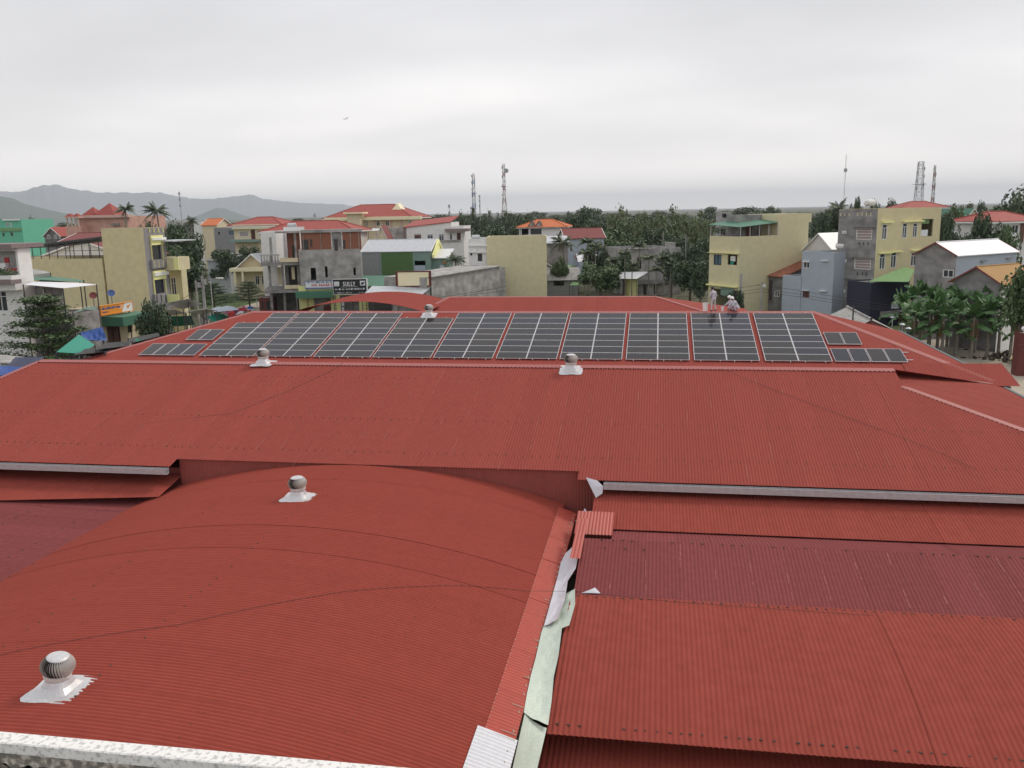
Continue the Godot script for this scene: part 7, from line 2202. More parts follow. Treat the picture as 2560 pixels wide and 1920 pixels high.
	bit(o, "bar", "lemon", Vector3(5.10, 13.01, -1.15), Vector3(5.20, 13.45, -1.07))
	bit(o, "bar", "lemon", Vector3(5.38, 9.17, -1.03), Vector3(5.46, 9.93, -1.00))
	bit(o, "bar", "lemon", Vector3(5.38, 5.20, -0.89), Vector3(5.46, 6.10, -0.89))
	bit(o, "bar", "lemon", Vector3(5.10, 12.99, -2.03), Vector3(5.20, 13.43, -1.95))
	bit(o, "bar", "lemon", Vector3(5.38, 9.12, -1.90), Vector3(5.46, 9.88, -1.87))
	bit(o, "bar", "lemon", Vector3(5.38, 5.11, -1.76), Vector3(5.46, 6.02, -1.76))
	bit(o, "bar", "lemon", Vector3(5.10, 12.96, -2.93), Vector3(5.20, 13.41, -2.84))
	bit(o, "bar", "lemon", Vector3(5.38, 9.06, -2.78), Vector3(5.46, 9.83, -2.75))
	bit(o, "bar", "lemon", Vector3(5.38, 5.02, -2.65), Vector3(5.46, 5.93, -2.65))
	bit(o, "bar", "lemon", Vector3(5.10, 12.94, -3.84), Vector3(5.20, 13.39, -3.75))
	bit(o, "bar", "lemon", Vector3(5.38, 9.00, -3.68), Vector3(5.46, 9.78, -3.65))
	bit(o, "bar", "lemon", Vector3(5.38, 4.92, -3.56), Vector3(5.46, 5.85, -3.55))
	bit(o, "balcony", "grey_paint", Vector3(5.10, 9.01, -3.60), Vector3(5.38, 9.99, -0.70))
	bit(o, "balcony", "grey_paint", Vector3(5.10, 4.94, -3.39), Vector3(5.38, 6.17, -0.58))
	bit(o, "trim", "frame_white", Vector3(5.26, 12.12, -3.98), Vector3(5.40, 12.40, -1.12))
	bit(o, "trim", "frame_white", Vector3(5.26, 8.17, -3.87), Vector3(5.40, 8.55, -1.00))
	o = house({"n": "house", "t": "long low yellow rear wing carrying a steel roof canopy", "c": "house", "p": Vector3(-78.61, 0.00, -88.92), "a": 0.000, "w": 17.41, "d": 8.00, "h": 10.22, "m": "yellow_wall", "roof": ["flat", 0.50]})
	steel_canopy(Vector3(-71.60, 0.00, -88.92), 10.41, 10.22, 12.21)
	o = house({"n": "house", "t": "khaki side wing with tall white glazed doors beside the grey front", "c": "house", "p": Vector3(-56.85, 0.00, -95.01), "a": 0.000, "w": 1.53, "d": 1.20, "h": 8.85, "m": "khaki_wall", "roof": ["flat", 0.30], "f": [[0.08, 5.13, 0.75, 7.64, "w"]]})
	bit(o, "balcony", "khaki_wall", Vector3(0.08, 8.65, 0.02), Vector3(2.73, 10.12, 2.50))
	bit(o, "balcony_end", "lemon", Vector3(2.21, 8.69, 2.50), Vector3(2.79, 10.10, 2.60))
	bit(o, "roof_sheet", "tin", Vector3(0.02, 11.89, -2.00), Vector3(2.64, 12.02, 3.00))
	bit(o, "post", "steel_dark", Vector3(2.42, 10.09, 2.20), Vector3(2.49, 11.90, 2.30))
	bit(o, "fence", "lemon", Vector3(0.42, 4.51, 3.00), Vector3(2.74, 5.94, 3.10))
	o = house({"n": "house", "t": "white modern house with a brown roof edge and a planted balcony", "c": "house", "p": Vector3(-59.48, 0.00, -66.97), "a": 0.000, "w": 5.52, "d": 1.60, "h": 12.20, "m": "white_wall", "roof": ["flat", 0.20], "f": [[1.56, 9.95, 5.31, 12.03, "o"], [2.79, 6.85, 3.97, 8.59, "w"]]})
	bit(o, "roof_slab", "brown_trim", Vector3(0.49, 12.26, -3.00), Vector3(5.83, 12.62, 1.00))
	bit(o, "band", "brown_trim", Vector3(0.02, 9.30, 0.02), Vector3(5.60, 9.68, 1.30))
	bit(o, "balcony", "white_wall", Vector3(0.07, 9.64, 0.02), Vector3(5.61, 9.99, 1.20))
	bit(o, "band", "white_wall", Vector3(-0.04, 8.72, 0.02), Vector3(5.56, 9.33, 0.80))
	bit(o, "laundry", "red_cloth", Vector3(3.60, 10.65, -0.80), Vector3(4.02, 11.43, -0.70))
	bit(o, "air_conditioner", "frame_white", Vector3(3.57, 10.51, -0.60), Vector3(4.12, 10.99, -0.10))
	bit(o, "bench", "red_cloth", Vector3(4.16, 10.36, -0.60), Vector3(5.25, 10.51, -0.20))
	planter(o, 2.02, 5.50, 9.99)
	o = house({"n": "shed", "t": "bare grey side shed under a white flat canopy", "c": "shed", "p": Vector3(-55.17, 0.00, -68.56), "a": 0.000, "w": 2.04, "d": 2.50, "h": 8.96, "m": "concrete", "roof": ["flat", 0.10], "f": [[1.94, 8.19, 2.08, 8.64, "w"]]})
	canopy("canopy", "white flat sheet canopy on thin posts beside the white house", "canopy", "white_sheet", [Vector3(-52.60, 9.28, -65.49), Vector3(-47.89, 9.08, -64.08), Vector3(-48.16, 8.98, -68.82), Vector3(-55.15, 9.26, -71.12)], 0.08, [Vector3(-52.60, 9.28, -65.49), Vector3(-47.89, 9.08, -64.08), Vector3(-48.16, 8.98, -68.82), Vector3(-55.15, 9.26, -71.12)], "")
	canopy("canopy", "dark green sheet roof above the white flat canopy", "canopy", "green_tin", [Vector3(-55.09, 9.49, -68.63), Vector3(-50.35, 9.16, -69.72), Vector3(-51.27, 9.17, -71.52), Vector3(-57.70, 9.45, -74.21)], 0.06, [Vector3(-55.09, 9.49, -68.63), Vector3(-50.35, 9.16, -69.72), Vector3(-51.27, 9.17, -71.52), Vector3(-57.70, 9.45, -74.21)], "")
	canopy("canopy", "small white slab roof beside the brown balcony band", "canopy", "concrete_pale", [Vector3(-56.39, 9.66, -70.15), Vector3(-55.78, 9.73, -73.16), Vector3(-58.56, 9.74, -76.07), Vector3(-62.60, 10.00, -77.98)], 0.30, [Vector3(-56.39, 9.66, -70.15), Vector3(-55.78, 9.73, -73.16), Vector3(-58.56, 9.74, -76.07), Vector3(-62.60, 10.00, -77.98)], "")
	sign_post(Vector3(-50.36, 5.89, -72.17), 1.466, 4.31, 0.80)
	o = house({"n": "kiosk", "t": "post kiosk with a cream parapet and brown shutters below the orange sign", "c": "shop", "p": Vector3(-50.94, 0.00, -72.98), "a": 1.466, "w": 4.37, "d": 5.00, "h": 6.12, "m": "cream_wall", "roof": ["flat", 0.30], "f": [[0.55, 2.37, 2.24, 4.83, "s"], [3.37, 3.68, 4.02, 4.62, "o"]]})
	bit(o, "awning", "green_tin", Vector3(-0.06, 4.79, 0.03), Vector3(4.54, 5.65, 2.40))
	o = house({"n": "shed", "t": "low grey block shed with a pale green roof beside the orange sign", "c": "shed", "p": Vector3(-48.17, 0.00, -65.12), "a": 1.466, "w": 3.21, "d": 4.00, "h": 6.82, "m": "concrete", "roof": ["flat", 0.15]})
	canopy("canopy", "pale green sheet roof beside the orange sign", "canopy", "teal_panel", [Vector3(-48.07, 6.96, -65.20), Vector3(-50.53, 6.50, -72.05), Vector3(-52.37, 6.46, -74.42), Vector3(-50.73, 6.79, -70.68)], 0.05, [Vector3(-48.07, 6.96, -65.20), Vector3(-50.53, 6.50, -72.05), Vector3(-52.37, 6.46, -74.42), Vector3(-50.73, 6.79, -70.68)], "")
	dish(Vector3(-54.79, 7.18, -77.61), 0.36, "tile_maroon", "brown satellite dish on a thin mast")
	dish(Vector3(-54.57, 7.17, -80.19), 0.36, "sign_blue", "blue satellite dish on a short mast above the kiosks")
	canopy("stall_roof", "striped jade awning behind the layered tree", "stall roof", "jade_awning", [Vector3(-42.03, 5.35, -54.72), Vector3(-40.83, 5.10, -55.63), Vector3(-41.74, 5.27, -58.67), Vector3(-44.91, 5.67, -61.31)], 0.04, [Vector3(-42.03, 5.35, -54.72), Vector3(-40.83, 5.10, -55.63), Vector3(-41.74, 5.27, -58.67), Vector3(-44.91, 5.67, -61.31)], "market stall roofs")
	canopy("stall_roof", "bright blue tarpaulin hung below the grey shed", "stall roof", "tarp_blue", [Vector3(-43.43, 5.44, -59.92), Vector3(-42.16, 5.25, -60.81), Vector3(-44.64, 5.92, -63.96), Vector3(-46.01, 5.56, -62.99)], 0.04, [Vector3(-43.43, 5.44, -59.92), Vector3(-42.16, 5.25, -60.81), Vector3(-44.64, 5.92, -63.96), Vector3(-46.01, 5.56, -62.99)], "market stall roofs")
	canopy("stall_roof", "jade awning with white lettering beside the small round tree", "stall roof", "jade_awning", [Vector3(-53.43, 4.00, -86.64), Vector3(-50.39, 4.00, -87.77), Vector3(-51.70, 2.60, -90.72), Vector3(-53.89, 2.60, -88.94)], 0.04, [Vector3(-54.12, 2.55, -89.31), Vector3(-51.92, 2.55, -91.10), Vector3(-50.63, 3.95, -88.19), Vector3(-53.68, 3.95, -87.06)], "market stall roofs")
	canopy("stall_roof", "faded jade awning beside the concrete utility pole", "stall roof", "jade_awning", [Vector3(-50.07, 3.90, -89.75), Vector3(-47.33, 4.00, -89.30), Vector3(-47.30, 2.90, -91.68), Vector3(-48.13, 2.80, -89.25)], 0.04, [Vector3(-48.33, 2.75, -89.64), Vector3(-47.50, 2.85, -92.07), Vector3(-47.55, 3.95, -89.72), Vector3(-50.30, 3.85, -90.17)], "market stall roofs")
	canopy("stall_roof", "white sheet stall roof behind the jade awning", "stall roof", "white_sheet", [Vector3(-52.09, 5.00, -83.98), Vector3(-50.55, 5.00, -85.12), Vector3(-50.26, 4.40, -86.61), Vector3(-52.67, 4.10, -86.18)], 0.04, [Vector3(-52.92, 4.05, -86.60), Vector3(-50.51, 4.35, -87.03), Vector3(-50.82, 4.95, -85.57), Vector3(-52.36, 4.95, -84.43)], "market stall roofs")
	canopy("stall_roof", "white tented stall roof behind the utility pole", "stall roof", "white_sheet", [Vector3(-46.53, 5.20, -84.07), Vector3(-46.24, 4.80, -85.76), Vector3(-48.79, 4.20, -87.21), Vector3(-50.03, 4.60, -86.00)], 0.04, [Vector3(-50.29, 4.55, -86.43), Vector3(-49.03, 4.15, -87.63), Vector3(-46.48, 4.75, -86.20), Vector3(-46.78, 5.15, -84.53)], "market stall roofs")
	canopy("stall_roof", "flat grey concrete slab roof below the yellow tube house", "stall roof", "concrete_pale", [Vector3(-48.50, 6.20, -84.15), Vector3(-47.43, 5.60, -85.05), Vector3(-49.94, 5.00, -85.50), Vector3(-53.24, 5.40, -85.79)], 0.04, [Vector3(-53.53, 5.35, -86.26), Vector3(-50.20, 4.95, -85.95), Vector3(-47.70, 5.55, -85.53), Vector3(-48.80, 6.15, -84.66)], "market stall roofs")
	canopy("stall_roof", "sagging dark tarpaulin over the market stalls", "stall roof", "tarp_grey", [Vector3(-39.35, 5.46, -52.99), Vector3(-37.79, 5.48, -54.11), Vector3(-39.31, 5.22, -57.92), Vector3(-41.07, 5.28, -56.68)], 0.04, [Vector3(-39.35, 5.46, -52.99), Vector3(-37.79, 5.48, -54.11), Vector3(-39.31, 5.22, -57.92), Vector3(-41.07, 5.28, -56.68)], "market stall roofs")
	canopy("stall_roof", "old dark sheet stall roof beside the red hip", "stall roof", "tarp_grey", [Vector3(-39.39, 5.43, -55.43), Vector3(-38.09, 5.40, -57.53), Vector3(-40.15, 5.24, -60.96), Vector3(-41.74, 5.23, -59.89)], 0.04, [Vector3(-39.39, 5.43, -55.43), Vector3(-38.09, 5.40, -57.53), Vector3(-40.15, 5.24, -60.96), Vector3(-41.74, 5.23, -59.89)], "market stall roofs")
	canopy("stall_roof", "flat weathered grey stall roof below the small round tree", "stall roof", "tarp_grey", [Vector3(-48.57, 3.20, -79.90), Vector3(-46.04, 3.30, -81.63), Vector3(-47.17, 2.80, -81.05), Vector3(-50.00, 2.60, -80.35)], 0.04, [Vector3(-50.21, 2.55, -80.68), Vector3(-47.37, 2.75, -81.40), Vector3(-46.24, 3.25, -82.00), Vector3(-48.78, 3.15, -80.26)], "market stall roofs")
	canopy("stall_roof", "dull grey tarpaulin stretched beside the hip panels", "stall roof", "tarp_grey", [Vector3(-40.17, 5.08, -60.96), Vector3(-41.06, 4.85, -66.32), Vector3(-42.76, 4.77, -68.79), Vector3(-42.03, 5.08, -63.32)], 0.04, [Vector3(-40.17, 5.08, -60.96), Vector3(-41.06, 4.85, -66.32), Vector3(-42.76, 4.77, -68.79), Vector3(-42.03, 5.08, -63.32)], "market stall roofs")
	canopy("stall_roof", "round dark green parasol among the stalls", "stall roof", "tarp_green", [Vector3(-40.90, 5.00, -61.67), Vector3(-39.82, 4.96, -61.19), Vector3(-40.37, 4.87, -63.21), Vector3(-42.04, 4.90, -64.51)], 0.04, [Vector3(-40.90, 5.00, -61.67), Vector3(-39.82, 4.96, -61.19), Vector3(-40.37, 4.87, -63.21), Vector3(-42.04, 4.90, -64.51)], "market stall roofs")
	canopy("stall_roof", "dark navy tarpaulin over the nearest stall", "stall roof", "tarp_dark", [Vector3(-37.51, 6.18, -44.24), Vector3(-36.09, 6.03, -44.12), Vector3(-38.29, 6.03, -48.77), Vector3(-40.79, 5.89, -49.31)], 0.04, [Vector3(-37.51, 6.18, -44.24), Vector3(-36.09, 6.03, -44.12), Vector3(-38.29, 6.03, -48.77), Vector3(-40.79, 5.89, -49.31)], "market stall roofs")
	canopy("stall_roof", "blue tarpaulin sheet with a red hem", "stall roof", "tarp_blue", [Vector3(-35.36, 6.38, -40.81), Vector3(-34.65, 6.23, -41.41), Vector3(-36.07, 6.21, -44.13), Vector3(-37.63, 6.29, -44.14)], 0.04, [Vector3(-35.36, 6.38, -40.81), Vector3(-34.65, 6.23, -41.41), Vector3(-36.07, 6.21, -44.13), Vector3(-37.63, 6.29, -44.14)], "market stall roofs")
	canopy("stall_roof", "pale slab roof at the edge of the stalls", "stall roof", "concrete_pale", [Vector3(-40.68, 6.01, -46.79), Vector3(-39.08, 5.95, -46.84), Vector3(-41.08, 5.74, -50.38), Vector3(-43.26, 6.02, -49.85)], 0.04, [Vector3(-40.68, 6.01, -46.79), Vector3(-39.08, 5.95, -46.84), Vector3(-41.08, 5.74, -50.38), Vector3(-43.26, 6.02, -49.85)], "market stall roofs")
	parasol(Vector3(-63.74, 1.51, -119.00))
	parasol(Vector3(-62.79, 1.58, -119.51))
	crate(Vector3(-64.38, 0.00, -123.32), "plastic_pink")
	crate(Vector3(-61.49, 0.00, -119.78), "plastic_blue")
	crate(Vector3(-62.04, 0.00, -122.30), "plastic_pink")
	crate(Vector3(-62.75, 0.00, -124.92), "plastic_blue")
	crate(Vector3(-60.33, 0.00, -120.79), "jade_awning")
	crate(Vector3(-61.44, 0.00, -124.39), "frame_white")
	crate(Vector3(-61.31, 0.00, -118.32), "red_cloth")
	crate(Vector3(-59.78, 0.00, -117.38), "tarp_dark")
	hut([Vector3(19.52, 4.14, -95.02), Vector3(19.41, 4.18, -83.78), Vector3(16.80, 3.31, -92.49), Vector3(18.14, 3.89, -82.02), Vector3(21.68, 3.12, -84.25), Vector3(21.87, 3.11, -95.53)])
	pole(Vector3(-48.52, 0.00, -87.44), 8.33, "concrete utility pole with meter boxes among the stalls", "concrete", "meters", 0.20)
	pole(Vector3(-61.41, 0.00, -108.87), 6.18, "pale concrete pole beside the garden hedge", "concrete_pale", "plain", 0.16)
	pole(Vector3(13.16, 0.00, -115.25), 5.12, "slim pale utility pole with a white insulator", "concrete_pale", "cross", 0.15)
	pole(Vector3(-23.20, 0.00, -146.17), 2.94, "short concrete post in the shack yard", "concrete_pale", "plain", 0.20)
	pole(Vector3(0.87, 0.00, -165.00), 10.50, "thin bamboo mast above the arched cream house", "concrete_pale", "plain", 0.08)
	pole(Vector3(4.85, 0.00, -159.93), 10.07, "thin pale mast in front of the bamboo", "concrete_pale", "plain", 0.08)
	pole(Vector3(-65.50, 0.00, -134.94), 2.49, "thin blue post at the edge of the grass", "blue_grey", "plain", 0.08)
	pole(Vector3(-52.59, 0.00, -96.62), 7.20, "street lamp with a white oval head over the hedge", "steel_light", "lamp", 0.06)
	pole(Vector3(23.38, 0.00, -92.08), 3.36, "garden lamp post with a white cap", "steel_light", "cap", 0.06)
	pole(Vector3(25.83, 0.00, -93.50), 3.11, "tall garden lamp post beside the banana fence", "steel_light", "cap", 0.07)
	pole(Vector3(23.00, 0.00, -87.01), 3.29, "low garden lamp with a grey cap", "steel_light", "cap", 0.05)
	pole(Vector3(23.01, 0.00, -84.94), 3.19, "low dark bollard lamp beside the gutter", "steel_dark", "cap", 0.15)
	wire("upper power line sagging from the slim pale pole", [Vector3(2.43, 3.46, -117.98), Vector3(7.04, 3.87, -116.79), Vector3(13.18, 4.76, -115.25), Vector3(17.17, 4.44, -110.68), Vector3(21.20, 4.23, -102.84), Vector3(25.59, 3.91, -96.67)])
	wire("middle power line sagging from the slim pale pole", [Vector3(2.43, 2.98, -117.97), Vector3(7.05, 3.35, -116.79), Vector3(13.19, 4.25, -115.25), Vector3(17.19, 4.00, -110.67), Vector3(21.22, 3.83, -102.83), Vector3(25.61, 3.62, -96.66)])
	wire("lower power line sagging from the slim pale pole", [Vector3(2.44, 2.66, -117.97), Vector3(7.06, 2.98, -116.79), Vector3(13.21, 3.89, -115.25), Vector3(17.21, 3.66, -110.67), Vector3(21.24, 3.51, -102.83), Vector3(25.63, 3.36, -96.66)])
	wire("power line crossing in front of the long grey wall", [Vector3(-37.08, 3.11, -105.68), Vector3(-29.66, 3.68, -109.04), Vector3(-25.51, 4.04, -111.11), Vector3(-19.98, 4.79, -114.27)])
	wire("lower power line crossing in front of the long grey wall", [Vector3(-37.10, 2.75, -105.68), Vector3(-29.68, 3.36, -109.03), Vector3(-23.98, 4.00, -111.45), Vector3(-19.99, 4.20, -114.26)])
	wire("black service cable rising from the stalls to the utility pole", [Vector3(-51.37, 5.27, -83.46), Vector3(-50.50, 5.76, -85.15), Vector3(-49.92, 6.26, -86.65), Vector3(-48.61, 7.13, -87.39)])
	tower("blue and white lattice telecom tower with antennas", "blue", Vector3(-86.27, 0.00, -411.04), 32.50, 0.97, 1.74)
	tower("red and white splayed lattice tower with a drum antenna", "red", Vector3(-68.72, 0.00, -394.05), 35.59, 0.92, 4.79)
	tower("short grey antenna mast between the two big towers", "mast", Vector3(-83.57, 0.00, -411.60), 22.71, 0.58, 0.58)
	tower("grey rooftop mast above the orange roof", "mast", Vector3(-69.78, 0.00, -291.77), 17.51, 0.28, 0.28)
	tower("thin pale mast with a boxed antenna", "box", Vector3(80.89, 0.00, -412.14), 36.56, 0.39, 0.39)
	tower("wide grey lattice tower behind the red roof", "lattice", Vector3(99.67, 0.00, -366.70), 30.64, 1.75, 3.85)
	tower("red and white tapering lattice tower behind the red roof", "red", Vector3(109.96, 0.00, -384.59), 29.87, 0.55, 1.47)
	tower("slender guyed mast above the coconut palms", "mast", Vector3(-174.50, 0.00, -303.40), 24.11, 0.32, 0.32)
	tower("small aerial mast behind the red roofs", "mast", Vector3(-97.27, 0.00, -241.12), 15.29, 0.19, 0.19)
	tree("coconut", "wind bent coconut palm beside the pink house", Vector3(-101.35, 0.00, -154.77), 18.33, 4.60, "palm_leaf", "bark_pale", "coconut palms")
	tree("coconut", "tall coconut palm rising above the yellow tube house", Vector3(-93.16, 0.00, -154.02), 18.45, 5.97, "palm_leaf", "bark_pale", "coconut palms")
	tree("coconut", "coconut palm between the khaki wall and the shacks", Vector3(-16.67, 0.00, -157.12), 11.37, 5.46, "palm_leaf", "bark_pale", "coconut palms")
	tree("coconut", "coconut palm crown showing behind the orange roof", Vector3(-30.31, 0.00, -258.23), 13.91, 4.07, "palm_leaf", "bark_pale", "coconut palms")
	tree("coconut", "short coconut palm crown below the thin mast", Vector3(-98.67, 0.00, -173.96), 15.50, 3.69, "palm_leaf", "bark_pale", "coconut palms")
	tree("coconut", "coconut palm in the dark trees behind the concrete house", Vector3(35.59, 0.00, -181.54), 16.58, 5.97, "palm_leaf", "bark_pale", "coconut palms")
	tree("coconut", "small palm between the grey gable and the pink house", Vector3(-139.56, 0.00, -189.07), 14.12, 2.38, "palm_leaf", "bark_pale", "coconut palms")
	tree("areca", "slender areca palm in the row in front of the arched cream house", Vector3(-11.78, 0.00, -149.54), 10.79, 3.59, "palm_leaf", "bark_pale", "areca palms")
	tree("areca", "slender areca palm in the row in front of the arched cream house", Vector3(-10.29, 0.00, -146.64), 10.19, 3.52, "palm_leaf", "bark_pale", "areca palms")
	tree("areca", "slender areca palm in the row in front of the arched cream house", Vector3(-12.00, 0.00, -145.51), 9.07, 3.50, "palm_leaf", "bark_pale", "areca palms")
	tree("areca", "slender areca palm in the row in front of the arched cream house", Vector3(-5.15, 0.00, -139.91), 9.08, 3.35, "palm_leaf", "bark_pale", "areca palms")
	tree("areca", "slender areca palm in the row in front of the arched cream house", Vector3(-4.01, 0.00, -137.94), 7.41, 3.31, "palm_leaf", "bark_pale", "areca palms")
	tree("areca", "slender areca palm in the row in front of the arched cream house", Vector3(-3.19, 0.00, -149.97), 9.99, 3.59, "palm_leaf", "bark_pale", "areca palms")
	tree("areca", "slender areca palm in the row in front of the arched cream house", Vector3(-1.45, 0.00, -138.99), 8.45, 3.33, "palm_leaf", "bark_pale", "areca palms")
	tree("areca", "slender areca palm in the row in front of the arched cream house", Vector3(-0.25, 0.00, -137.00), 6.69, 3.28, "palm_leaf", "bark_pale", "areca palms")
	tree("areca", "slender areca palm in the row in front of the arched cream house", Vector3(0.91, 0.00, -141.00), 8.33, 3.38, "palm_leaf", "bark_pale", "areca palms")
	tree("areca", "slender areca palm in the row in front of the arched cream house", Vector3(-7.37, 0.00, -142.81), 7.84, 3.43, "palm_leaf", "bark_pale", "areca palms")
	tree("areca", "slender areca palm in the row in front of the arched cream house", Vector3(1.91, 0.00, -139.99), 7.25, 3.35, "palm_leaf", "bark_pale", "areca palms")
	tree("areca", "slender areca palm in the row in front of the arched cream house", Vector3(-20.14, 0.00, -142.58), 4.20, 3.45, "palm_leaf", "bark_pale", "areca palms")
	tree("broad", "broad dark tree behind the yellow tube house", Vector3(-84.78, 0.00, -147.35), 13.46, 8.61, "leaf_dark", "bark", "trees among the houses")
	tree("broad", "dense garden tree beside the yellow balcony", Vector3(-74.40, 0.00, -130.25), 8.52, 8.29, "leaf_dark", "bark", "trees among the houses")
	tree("broad", "lighter garden tree behind the balcony", Vector3(-79.86, 0.00, -136.33), 10.26, 6.55, "leaf_mid", "bark", "trees among the houses")
	tree("broad", "dark tree behind the cream gabled house", Vector3(-82.44, 0.00, -157.76), 9.09, 9.02, "leaf_dark", "bark", "trees among the houses")
	tree("broad", "round dark tree beside the white stair tower", Vector3(-80.24, 0.00, -163.36), 9.23, 8.38, "leaf_dark", "bark", "trees among the houses")
	tree("broad", "spreading tree over the grass field", Vector3(-80.93, 0.00, -160.78), 5.84, 4.98, "leaf_dark", "bark", "trees among the houses")
	tree("broad", "dark tree behind the coconut palms", Vector3(-106.63, 0.00, -169.21), 15.26, 8.29, "leaf_dark", "bark", "trees among the houses")
	tree("broad", "dark tree below the slender mast", Vector3(-98.82, 0.00, -168.11), 14.56, 7.19, "leaf_dark", "bark", "trees among the houses")
	tree("layered", "hedge tree with flat branches along the grass field", Vector3(-66.75, 0.00, -123.06), 4.90, 7.09, "leaf_mid", "bark", "trees among the houses")
	tree("layered", "flat branched tree in front of the cream porch", Vector3(-64.75, 0.00, -130.85), 4.46, 6.73, "leaf_mid", "bark", "trees among the houses")
	tree("layered", "layered almond tree spreading over the stalls", Vector3(-49.23, 0.00, -63.06), 8.76, 9.95, "leaf_mid", "bark", "trees among the houses")
	tree("broad", "small round tree beside the orange sign", Vector3(-45.63, 0.00, -72.90), 7.50, 3.88, "leaf_dark", "bark", "trees among the houses")
	tree("feather", "feathery grey green tree beside the orange roof behind the white house", Vector3(-55.24, 0.00, -243.82), 15.63, 6.91, "leaf_far", "bark", "trees among the houses")
	tree("feather", "tall feathery tree below the blue telecom tower", Vector3(-50.34, 0.00, -239.77), 16.30, 7.90, "leaf_far", "bark", "trees among the houses")
	tree("feather", "feathery tree between the two towers", Vector3(-45.08, 0.00, -235.73), 15.65, 6.63, "leaf_far", "bark", "trees among the houses")
	tree("feather", "feathery tree at the foot of the splayed tower", Vector3(-41.67, 0.00, -241.43), 15.38, 7.90, "leaf_far", "bark", "trees among the houses")
	tree("feather", "wispy tree behind the orange hipped roof", Vector3(-35.48, 0.00, -237.36), 15.05, 8.84, "leaf_far", "bark", "trees among the houses")
	tree("broad", "dark undergrowth tree below the feathery trees", Vector3(-48.83, 0.00, -219.64), 11.71, 9.33, "leaf_dark", "bark", "trees among the houses")
	tree("broad", "dark tree behind the khaki blank wall", Vector3(-41.29, 0.00, -218.13), 11.81, 11.25, "leaf_dark", "bark", "trees among the houses")
	tree("broad", "dark tree beside the orange roofed house", Vector3(-35.83, 0.00, -222.13), 11.66, 9.33, "leaf_dark", "bark", "trees among the houses")
	tree("broad", "big round dark tree above the maroon roof", Vector3(-19.90, 0.00, -229.14), 15.88, 11.87, "leaf_dark", "bark", "trees among the houses")
	tree("broad", "dark tree behind the maroon roof", Vector3(-14.32, 0.00, -219.53), 12.62, 9.12, "leaf_dark", "bark", "trees among the houses")
	tree("feather", "tall bamboo clump with wispy tops behind the areca palms", Vector3(-8.27, 0.00, -214.84), 16.25, 10.89, "leaf_olive", "bark", "trees among the houses")
	tree("feather", "bamboo clump behind the arched cream house", Vector3(-2.43, 0.00, -204.99), 14.45, 8.50, "leaf_olive", "bark", "trees among the houses")
	tree("feather", "bright bamboo clump beside the khaki house", Vector3(4.19, 0.00, -199.96), 15.72, 10.13, "leaf_olive", "bark", "trees among the houses")
	tree("feather", "bamboo clump leaning by the khaki terrace", Vector3(8.33, 0.00, -194.82), 14.59, 8.08, "leaf_olive", "bark", "trees among the houses")
	tree("feather", "small bamboo clump with feathery tip", Vector3(0.29, 0.00, -212.00), 14.77, 5.86, "leaf_olive", "bark", "trees among the houses")
	tree("broad", "green tree filling the gap behind the areca palms", Vector3(-8.72, 0.00, -184.79), 9.17, 10.23, "leaf_mid", "bark", "trees among the houses")
	tree("broad", "green tree behind the arched windows", Vector3(-2.11, 0.00, -181.99), 10.37, 10.06, "leaf_mid", "bark", "trees among the houses")
	tree("broad", "tree below the bamboo clumps", Vector3(3.33, 0.00, -171.97), 9.76, 10.30, "leaf_dark", "bark", "trees among the houses")
	tree("broad", "tree close to the khaki terrace", Vector3(7.52, 0.00, -164.83), 9.54, 6.08, "leaf_dark", "bark", "trees among the houses")
	tree("broad", "big dark tree beside the khaki house", Vector3(4.93, 0.00, -134.91), 7.48, 6.84, "leaf_dark", "bark", "trees among the houses")
	tree("broad", "large leafy mango tree in front of the shacks", Vector3(-8.85, 0.00, -137.72), 6.54, 8.39, "leaf_mid", "bark", "trees among the houses")
	tree("broad", "green tree behind the arecas and the white roofs", Vector3(-11.13, 0.00, -159.61), 9.23, 5.90, "leaf_dark", "bark", "trees among the houses")
	tree("broad", "tree beside the coconut palm and khaki wall", Vector3(-16.53, 0.00, -149.09), 6.96, 4.15, "leaf_mid", "bark", "trees among the houses")
	tree("broad", "far rounded tree on the horizon above the khaki house", Vector3(52.31, 0.00, -426.81), 15.52, 11.49, "leaf_far", "bark", "trees among the houses")
	tree("broad", "small far tree beside the horizon tree", Vector3(47.60, 0.00, -427.36), 13.05, 7.92, "leaf_far", "bark", "trees among the houses")
	tree("broad", "far tree behind the khaki roof room", Vector3(31.46, 0.00, -328.50), 12.63, 5.17, "leaf_far", "bark", "trees among the houses")
	tree("broad", "tree rising behind the khaki stair tower", Vector3(31.23, 0.00, -177.27), 14.14, 5.80, "leaf_dark", "bark", "trees among the houses")
	tree("broad", "dark tree beside the concrete house with slit parapet", Vector3(35.15, 0.00, -186.72), 15.26, 7.00, "leaf_dark", "bark", "trees among the houses")
	tree("broad", "knobbly tree above the concrete parapet", Vector3(46.99, 0.00, -225.15), 17.12, 3.39, "leaf_dark", "bark", "trees among the houses")
	tree("broad", "open crowned tree above the yellow parapet", Vector3(56.24, 0.00, -243.59), 16.40, 5.76, "leaf_far", "bark", "trees among the houses")
	tree("broad", "light tree beside the red hipped roof", Vector3(62.83, 0.00, -252.29), 16.59, 7.19, "leaf_far", "bark", "trees among the houses")
	tree("broad", "low far trees beside the concrete parapet", Vector3(54.65, 0.00, -254.19), 14.86, 5.99, "leaf_far", "bark", "trees among the houses")
	tree("broad", "dark tree against the yellow end wall", Vector3(43.21, 0.00, -143.64), 14.17, 4.84, "leaf_dark", "bark", "trees among the houses")
	tree("broad", "leafy tree before the yellow gabled house", Vector3(47.55, 0.00, -152.77), 14.62, 5.16, "leaf_mid", "bark", "trees among the houses")
